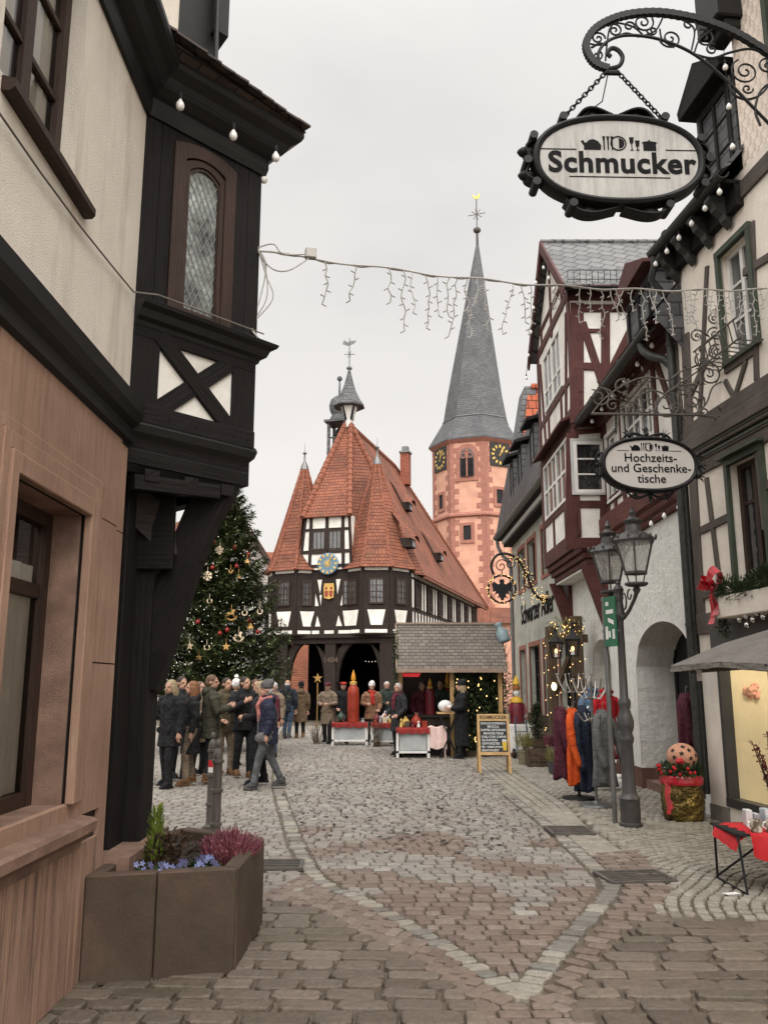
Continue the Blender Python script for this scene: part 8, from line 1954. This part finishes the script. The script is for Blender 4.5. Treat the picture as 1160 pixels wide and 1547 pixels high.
def person(loc,rz,label,coat,hem,trou,shoe,hair='dark',hstyle='short',skin=0,sc=1.,stride=0.,arms=('down','down'),puff=0,hat=None,hatm=None,scarf=None,bag=None,head=0.,collar=.0,lean=0.,wide=1.,group=None):
    loc=V(loc); loc.z=.022; PK[0]+=1; pk_=PK[0]; stride=stride or .035+.05*((pk_*37)%7)/7; sw_=.018*((pk_*13)%5-2); R0=Matrix.Rotation(rz,3,'Z'); th_=thing('person',label,'person',loc,group)
    T=lambda p: loc+R0@(V(p)*sc)
    def mb(): return MB()
    def place(me,name,mats,par=th_):
        for mt in mats: me.materials.append(mt)
        for v in me.vertices: v.co=R0@(v.co*sc)
        me.update(); o=bpy.data.objects.new(name,me); COL.objects.link(o); o.parent=par; return o
    ly=lambda z: -lean*max(0,z-.9)
    # joints
    hip={s:V((s*.095+sw_,0,.92)) for s in (-1,1)}; ft={s:V((s*.10,-stride*s,.085+(.03 if stride and s<0 else 0))) for s in (-1,1)}
    kn={s:V((s*.10,(-stride*s*.45-.05) if (stride and s>0) else (-.02-stride*s*.30),.50)) for s in (-1,1)}
    shd={s:V((s*.19*wide,ly(1.42),1.425)) for s in (-1,1)}
    AR={'down':((.255,.03,1.14),(.265,-.04,.88),(.0,-.05,-1)),'swing':((.25,.10,1.15),(.26,.02,.90),(0,-.2,-1)),'chest':((.27,-.06,1.16),(.10,-.26,1.30),(-.8,-.2,.55)),'hold':((.27,-.03,1.15),(.13,-.27,1.12),(-.5,-.8,.15)),'cup':((.27,-.05,1.16),(.17,-.30,1.22),(-.5,-.7,.4)),'pocket':((.29,.06,1.15),(.21,-.10,.98),(-.3,-.4,-.9)),'low':((.27,.0,1.13),(.22,-.20,.98),(-.3,-.9,-.2))}
    arm={}
    for s,nm in zip((-1,1),arms): 
        e,w,h=AR[nm]; arm[s]=(V((s*e[0]*wide,e[1]+ly(1.1),e[2])),V((s*w[0],w[1]+ly(1.1),w[2])),V((s*h[0],h[1],h[2])).normalized())
    hc=V((0,-.015+ly(1.6),1.625)); Rh=Matrix.Rotation(head+.25*((pk_*29)%5-2)/2,3,'Z')@Matrix.Rotation(.10*((pk_*17)%5-2)/2,3,'X'); HP=lambda x,y,z: hc+Rh@V((x,y,z))
    # body: one continuous surface with head, face, hands
    b=mb()
    b.ell(HP(0,.012,.025),(.078,.098,.098),16,12,rot=Rh); b.ell(HP(0,-.02,-.045),(.058,.074,.075),14,10,rot=Rh); b.ell(HP(0,-.045,-.088),(.030,.034,.028),10,7)
    b.tube([HP(0,-.092,.02),HP(0,-.112,-.018),HP(0,-.088,-.030)],[.010,.017,.012],8); b.ell(HP(-.028,-.083,.028),(.020,.012,.010),8,5); b.ell(HP(.028,-.083,.028),(.020,.012,.010),8,5); b.ell(HP(0,-.086,-.058),(.026,.014,.012),8,5)
    for s in (-1,1): b.ell(HP(s*.078,.012,-.005),(.014,.022,.032),8,6,rot=Rh)
    b.tube([V((0,.02+ly(1.4),1.38)),HP(0,.018,-.08)],[.062,.052],12)
    b.tube([V((0,0,.88)),V((0,ly(1.15),1.15)),V((0,ly(1.4),1.40))],[.11,.11,.10],12)
    for s in (-1,1):
        e,w,h=arm[s]; b.tube([shd[s].lerp(e,.25),e,w],[.03,.034,.028],10); b.tube([V((0,ly(1.4),1.37)),shd[s].lerp(e,.3)],[.06,.03],10)
        b.tube([hip[s],kn[s],ft[s]],[.08,.05,.035],10)
        sd=h.cross(V((0,-1,.3))); sd=sd.normalized() if sd.length>.1 else V((1,0,0)); nn=h.cross(sd).normalized()
        pc_=w+h*.055; b.tube([w,w+h*.03,pc_+h*.035],[.026,.036,.038],8)
        for k in range(4):
            o_=sd*((k-1.5)*.021); L_=(.066,.078,.074,.058)[k]; a=w+h*.088+o_; b.tube([a,a+h*L_*.5+nn*.008,a+h*L_*.85+nn*.03],[.0105,.0098,.0085],6)
        b.tube([w+h*.025-sd*.03,w+h*.055-sd*.056+nn*.01,w+h*.085-sd*.062+nn*.025],[.013,.011,.009],6)
    me=fuse(b,.0092,1,'body'); me.materials.clear()
    bo=place(me,'body',[SKIN[skin],EYEM,LIP])
    Ri=(R0@Rh).inverted(); hw=R0@(hc*sc)
    idx=[0]*len(me.polygons)
    for p in me.polygons:
        q=(Ri@(p.center-hw))/sc
        if q.y<-.05 and abs(q.z)<.1:
            if abs(abs(q.x)-.031)<.010 and abs(q.z-.010)<.0055: idx[p.index]=1
            elif False: idx[p.index]=1
            elif abs(q.x)<.024 and abs(q.z+.058)<.008: idx[p.index]=2
    me.polygons.foreach_set('material_index',idx)
    # trousers + shoes
    b=mb(); 
    for s in (-1,1): 
        a=ft[s]+V((0,0,.0)); b.tube([hip[s]+V((0,0,.05)),hip[s].lerp(kn[s],.5),kn[s],kn[s].lerp(a,.5),a],[.105,.092,.073,.064,.062],12)
    b.ell((0,0,.93),(.165,.12,.12),14,8); place(fuse(b,.014,2,'trousers'),'trousers',[CL[trou]])
    for s in (-1,1):
        b=mb(); a=ft[s]; b.tube([a+V((0,.01,.07)),a+V((0,.01,-.03))],[.058,.06],10); b.tube([a+V((0,-.0,.0)),a+V((0,-.09,-.035)),a+V((0,-.15,-.055))],[.055,.048,.032],10); b.ell(a+V((0,.035,-.05)),(.042,.05,.034),10,6); b.hexa(a+V((-.045,-.17,-.084)),V((.09,0,0)),V((0,.25,0)),Z*.025); place(fuse(b,.011,2,'shoe'),'shoe',[CL[shoe]])
    # coat
    b=mb(); R=[]; hemr=.205 if hem>.7 else .225
    zs=[hem+(1.47-hem)*i/26 for i in range(27)]
    for z in zs:
        if z<.95: rx=.192+(hemr-.192)*(0.95-z)/max(.05,.95-hem); ry=.152+.04*(.95-z)
        elif z<1.15: rx=.192-.010*math.sin((z-.95)/.2*pi); ry=.152
        elif z<1.38: k=(z-1.15)/.23; rx=.185+.02*wide*k; ry=.145-.012*k
        else: k=(z-1.38)/.09; rx=.205-.125*k**1.3; ry=.133-.055*k
        f=1+(puff*.045*abs(math.sin((z)*pi/.085)) if puff else 0); rx*=f*(.5+.5*wide); ry*=f; sw=-stride*.0
        R.append([V((math.cos(2*pi*i/24)*rx*(1+.022*math.sin(5*i+z*13)),math.sin(2*pi*i/24)*ry*(1+.028*math.sin(3*i+z*17))+ly(z)+.01*max(0,.9-z),z)) for i in range(24)])
    b.loft(R)
    for s in (-1,1):
        e,w,h=arm[s]; P_=[shd[s]+V((-s*.03,0,-.02)),shd[s].lerp(e,.3)+V((s*.012,0,0)),shd[s].lerp(e,.7),e,e.lerp(w,.4),e.lerp(w,.8),w-h*.005]; rr=[.088,.088,.078,.072,.066,.058,.054]
        if puff:
            PP=[];RR=[]
            for i in range(len(P_)-1):
                for j in range(4): k=j/4; PP.append(P_[i].lerp(P_[i+1],k)); RR.append((rr[i]*(1-k)+rr[i+1]*k)*(1+.10*abs(math.sin((i*4+j)*pi/3.2))))
            P_,rr=PP+[P_[-1]],RR+[rr[-1]]
        b.tube(P_,rr,12)
    for s in (-1,1): b.ell(shd[s]+V((-s*.035,0,-.015)),(.105,.095,.085),12,8)
    b.lathe([(.10,1.42),(.098,1.49),(.088,1.54+collar),(.062,1.54+collar)],V((0,.012+ly(1.45),0)),16); b.ell(V((0,.10+ly(1.45),1.47)),(.12,.06,.085+collar),14,8)
    b.tube([V((0,-.155+ly(1.2),z_)) for z_ in (hem+.03,1.0,1.2,1.36)],.014,6)
    for s in (-1,1): b.ell(V((s*.12,-.135,max(hem+.14,.93))),(.055,.02,.05),8,5)
    place(fuse(b,.0135,2,'coat'),'coat',[CL[coat]])
    # hair
    if hstyle!='none':
        b=mb(); hr=HAIR[hair]
        if hstyle=='bald': b.ell(HP(0,.035,-.005),(.083,.088,.062),14,9,rot=Rh)
        else: b.ell(HP(0,.022,.040),(.087,.100,.092),16,10,rot=Rh); b.ell(HP(0,.05,-.01),(.083,.075,.085),14,9,rot=Rh)
        if hstyle=='long':
            for i in range(9):
                a=-.5+i*(pi+1.0)/8; x,y=math.cos(a)*.08,math.sin(a)*.085+.02; b.tube([HP(x*.9,y,.02),HP(x*1.05,y+.01,-.07),HP(x*1.1,y+.02,-.16),HP(x*.95,y+.015,-.24)],[.03,.032,.03,.012],7)
        if hstyle=='bun': b.ell(HP(0,.11,.05),(.045,.045,.045),10,7)
        place(fuse(b,.011,2,'hair'),'hair',[hr])
    if hat:
        b=mb()
        if hat in ('beanie','pompom'):
            b.ell(HP(0,.022,.075),(.100,.113,.110),18,10,rot=Rh); b.ell(HP(0,.015,.045),(.105,.118,.035),18,7,rot=Rh)
            if hat=='beanie': b.ell(HP(0,.085,.125),(.072,.07,.065),12,8)
            me=fuse(b,.012,1,'hat')
        else:
            b.ell(HP(0,.01,.095),(.12,.13,.035),16,7,rot=Rh); b.ell(HP(0,.0,.07),(.10,.115,.03),16,7,rot=Rh); b.ell(HP(0,-.10,.065),(.07,.05,.012),10,5,rot=Rh); me=fuse(b,.010,1,'hat')
        ho=place(me,'hat',[CL[hatm]])
        if hat=='pompom':
            b=mb(); 
            for i in range(40): d=sph(.05); b.ell(HP(d.x,.02+d.y,.215+d.z),.016,6,4)
            place(fuse(b,.010,0,'pompom'),'pompom',[CL['white']],ho)
    if scarf:
        b=mb(); b.tube([V((math.cos(a)*.095,math.sin(a)*.10+ly(1.5)-.0,1.475+.02*math.sin(a*2))) for a in [i*pi/8 for i in range(17)]],.042,10)
        b.tube([V((.02,-.10+ly(1.5),1.46)),V((.05,-.165+ly(1.4),1.36)),V((.06,-.175,1.22)),V((.065,-.18,1.10))],[.038,.04,.036,.03],8); b.tube([V((-.02,-.10+ly(1.5),1.45)),V((.0,-.17+ly(1.4),1.35)),V((.0,-.18,1.25)),V((.0,-.18,1.15))],[.036,.036,.034,.03],8)
        place(fuse(b,.012,1,'scarf'),'scarf',[CL[scarf]])
    if bag:
        b=mb(); b.ell((.20,-.10,.84),(.07,.15,.095),14,9); b.tube([V((.22,-.20,.90)),V((.12,-.19,1.15)),V((-.06,-.12,1.44)),V((-.12,.06,1.44)),V((.05,.16,1.2)),V((.2,.0,.9))],.012,6); o=place(fuse(b,.010,1,'shoulder_bag'),'shoulder_bag',[CL[bag]])
    return th_
g0=lambda x,y: gnd(x,y)
FCE={'left':-1.5,'right':1.5,'front':0.,'back':pi}
person(g0(404,1194),-1.38,'elderly woman in a navy quilted coat and grey beanie walking left with a pink scarf','navy',.74,'greyj','shoe','grey','short',sc=.955,stride=.24,arms=('swing','down'),puff=.5,hat='beanie',hatm='greyh',scarf='pinks',bag='bag',lean=.08,head=.05)
person(g0(391,1188),-1.7,'blonde woman in a long black quilted coat behind the woman with the grey beanie','black',.42,'black','black','blonde','long',sc=.97,arms=('hold','hold'),puff=.8)
person(g0(366,1176),.55,'dark haired man in a black jacket with one hand on his chest','black',.80,'black','boot','dark','short',1,sc=1.02,arms=('chest','low'),wide=1.05,head=.35)
person(g0(314,1186),1.95,'broad man in an olive green jacket and black trousers seen from behind','olive',.72,'black','boot','brown','short',0,sc=1.03,arms=('cup','cup'),wide=1.16,collar=.01,head=-.35)
person(g0(338,1172),.75,'man in a khaki brown jacket looking right beside the broad olive man','khaki',.76,'beige','boot','dark','short',1,sc=1.01,arms=('low','cup'),wide=1.05,head=.3)
person(g0(353,1160),2.6,'person in a dark coat with a white pompom hat behind the khaki man','charcoal',.6,'black','black','brown','none',sc=.98,hat='pompom',hatm='white')
person(g0(383,1158),.3,'brown haired man in a charcoal coat half hidden behind the blonde woman','charcoal',.7,'black','black','brown','short',0,sc=1.0)
person(g0(402,1150),2.9,'brown haired person in a burgundy coat hidden behind the grey beanie','burg',.7,'jeans','black','brown','short',0,sc=.96)
person(g0(411,1145),-.4,'grey haired person in a beige coat behind the navy parka man','beige',.7,'jeans','black','grey','short',0,sc=.97)
person(g0(433,1117),pi-.25,'balding man in a dark navy parka and blue jeans seen from behind','parka',.80,'jeans','shoe','grey','bald',0,sc=1.02,wide=1.1,collar=.02)
person(g0(453,1116),pi+.3,'woman in a knee length brown quilted coat and black hat seen from behind','brownp',.50,'black','boot','dark','short',0,sc=.97,puff=1.,hat='beanie',hatm='black',collar=.02)
person(g0(252,1192),-.6,'blonde woman in a black coat right beside the dark oriel post','black',.66,'black','black','blonde','long',0,sc=.98,arms=('hold','down'))
person(g0(285,1188),-1.2,'person with ginger hair in a long black coat left of the olive man','black',.52,'beige','boot','ginger','long',0,sc=.97,arms=('pocket','down'))
person(g0(268,1180),.9,'dark haired person in a charcoal jacket between the two long haired women','charcoal',.72,'black','black','dark','short',1,sc=1.02,arms=('hold','pocket'))
person(g0(297,1172),1.2,'brown haired woman in a beige coat behind the ginger haired person','beige',.6,'black','black','brown','long',0,sc=.97,arms=('hold','hold'))
person(V((1.78,20.15,0)),-1.5,'woman in a long black coat and black beanie at the high table','black',.28,'black','black','blonde','long',0,sc=.98,hat='beanie',hatm='black',arms=('hold','hold'),puff=.4)
person(V((-1.62,25.2,0)),-.3,'person in a beige coat and burgundy flat cap left of the market benches','beige',.55,'black','black','brown','short',0,sc=.97,hat='cap',hatm='burg',arms=('hold','hold'))
person(V((-1.18,25.3,0)),.2,'person in a black coat with a red flat cap behind the left display bench','black',.6,'black','black','dark','short',0,sc=.98,hat='cap',hatm='redc',arms=('low','low'))
person(V((-.35,25.0,0)),.0,'person in a tan jacket and white beanie behind the middle display bench','tan',.7,'black','black','brown','short',0,sc=.97,hat='beanie',hatm='white',scarf='redc',arms=('hold','low'))
person(V((.08,25.2,0)),.4,'grey haired person in a dark green coat at the left corner of the hut','dgreen',.6,'black','black','grey','short',0,sc=.99,arms=('hold','pocket'))
person(V((.33,21.6-1.0,0)),-.9,'person in a charcoal coat with a burgundy scarf beside the hut counter','charcoal',.6,'black','black','grey','short',0,sc=.96,scarf='burg',arms=('low','low'))
person(V((.95,21.75,0)),.1,'hut keeper in a burgundy jacket behind the market hut counter','burg',.75,'black','black','brown','short',0,sc=.97,arms=('low','low'))
person(V((1.42,21.9,0)),-.3,'second hut keeper in a dark green jacket deep inside the market hut','dgreen',.75,'black','black','dark','short',1,sc=1.0)
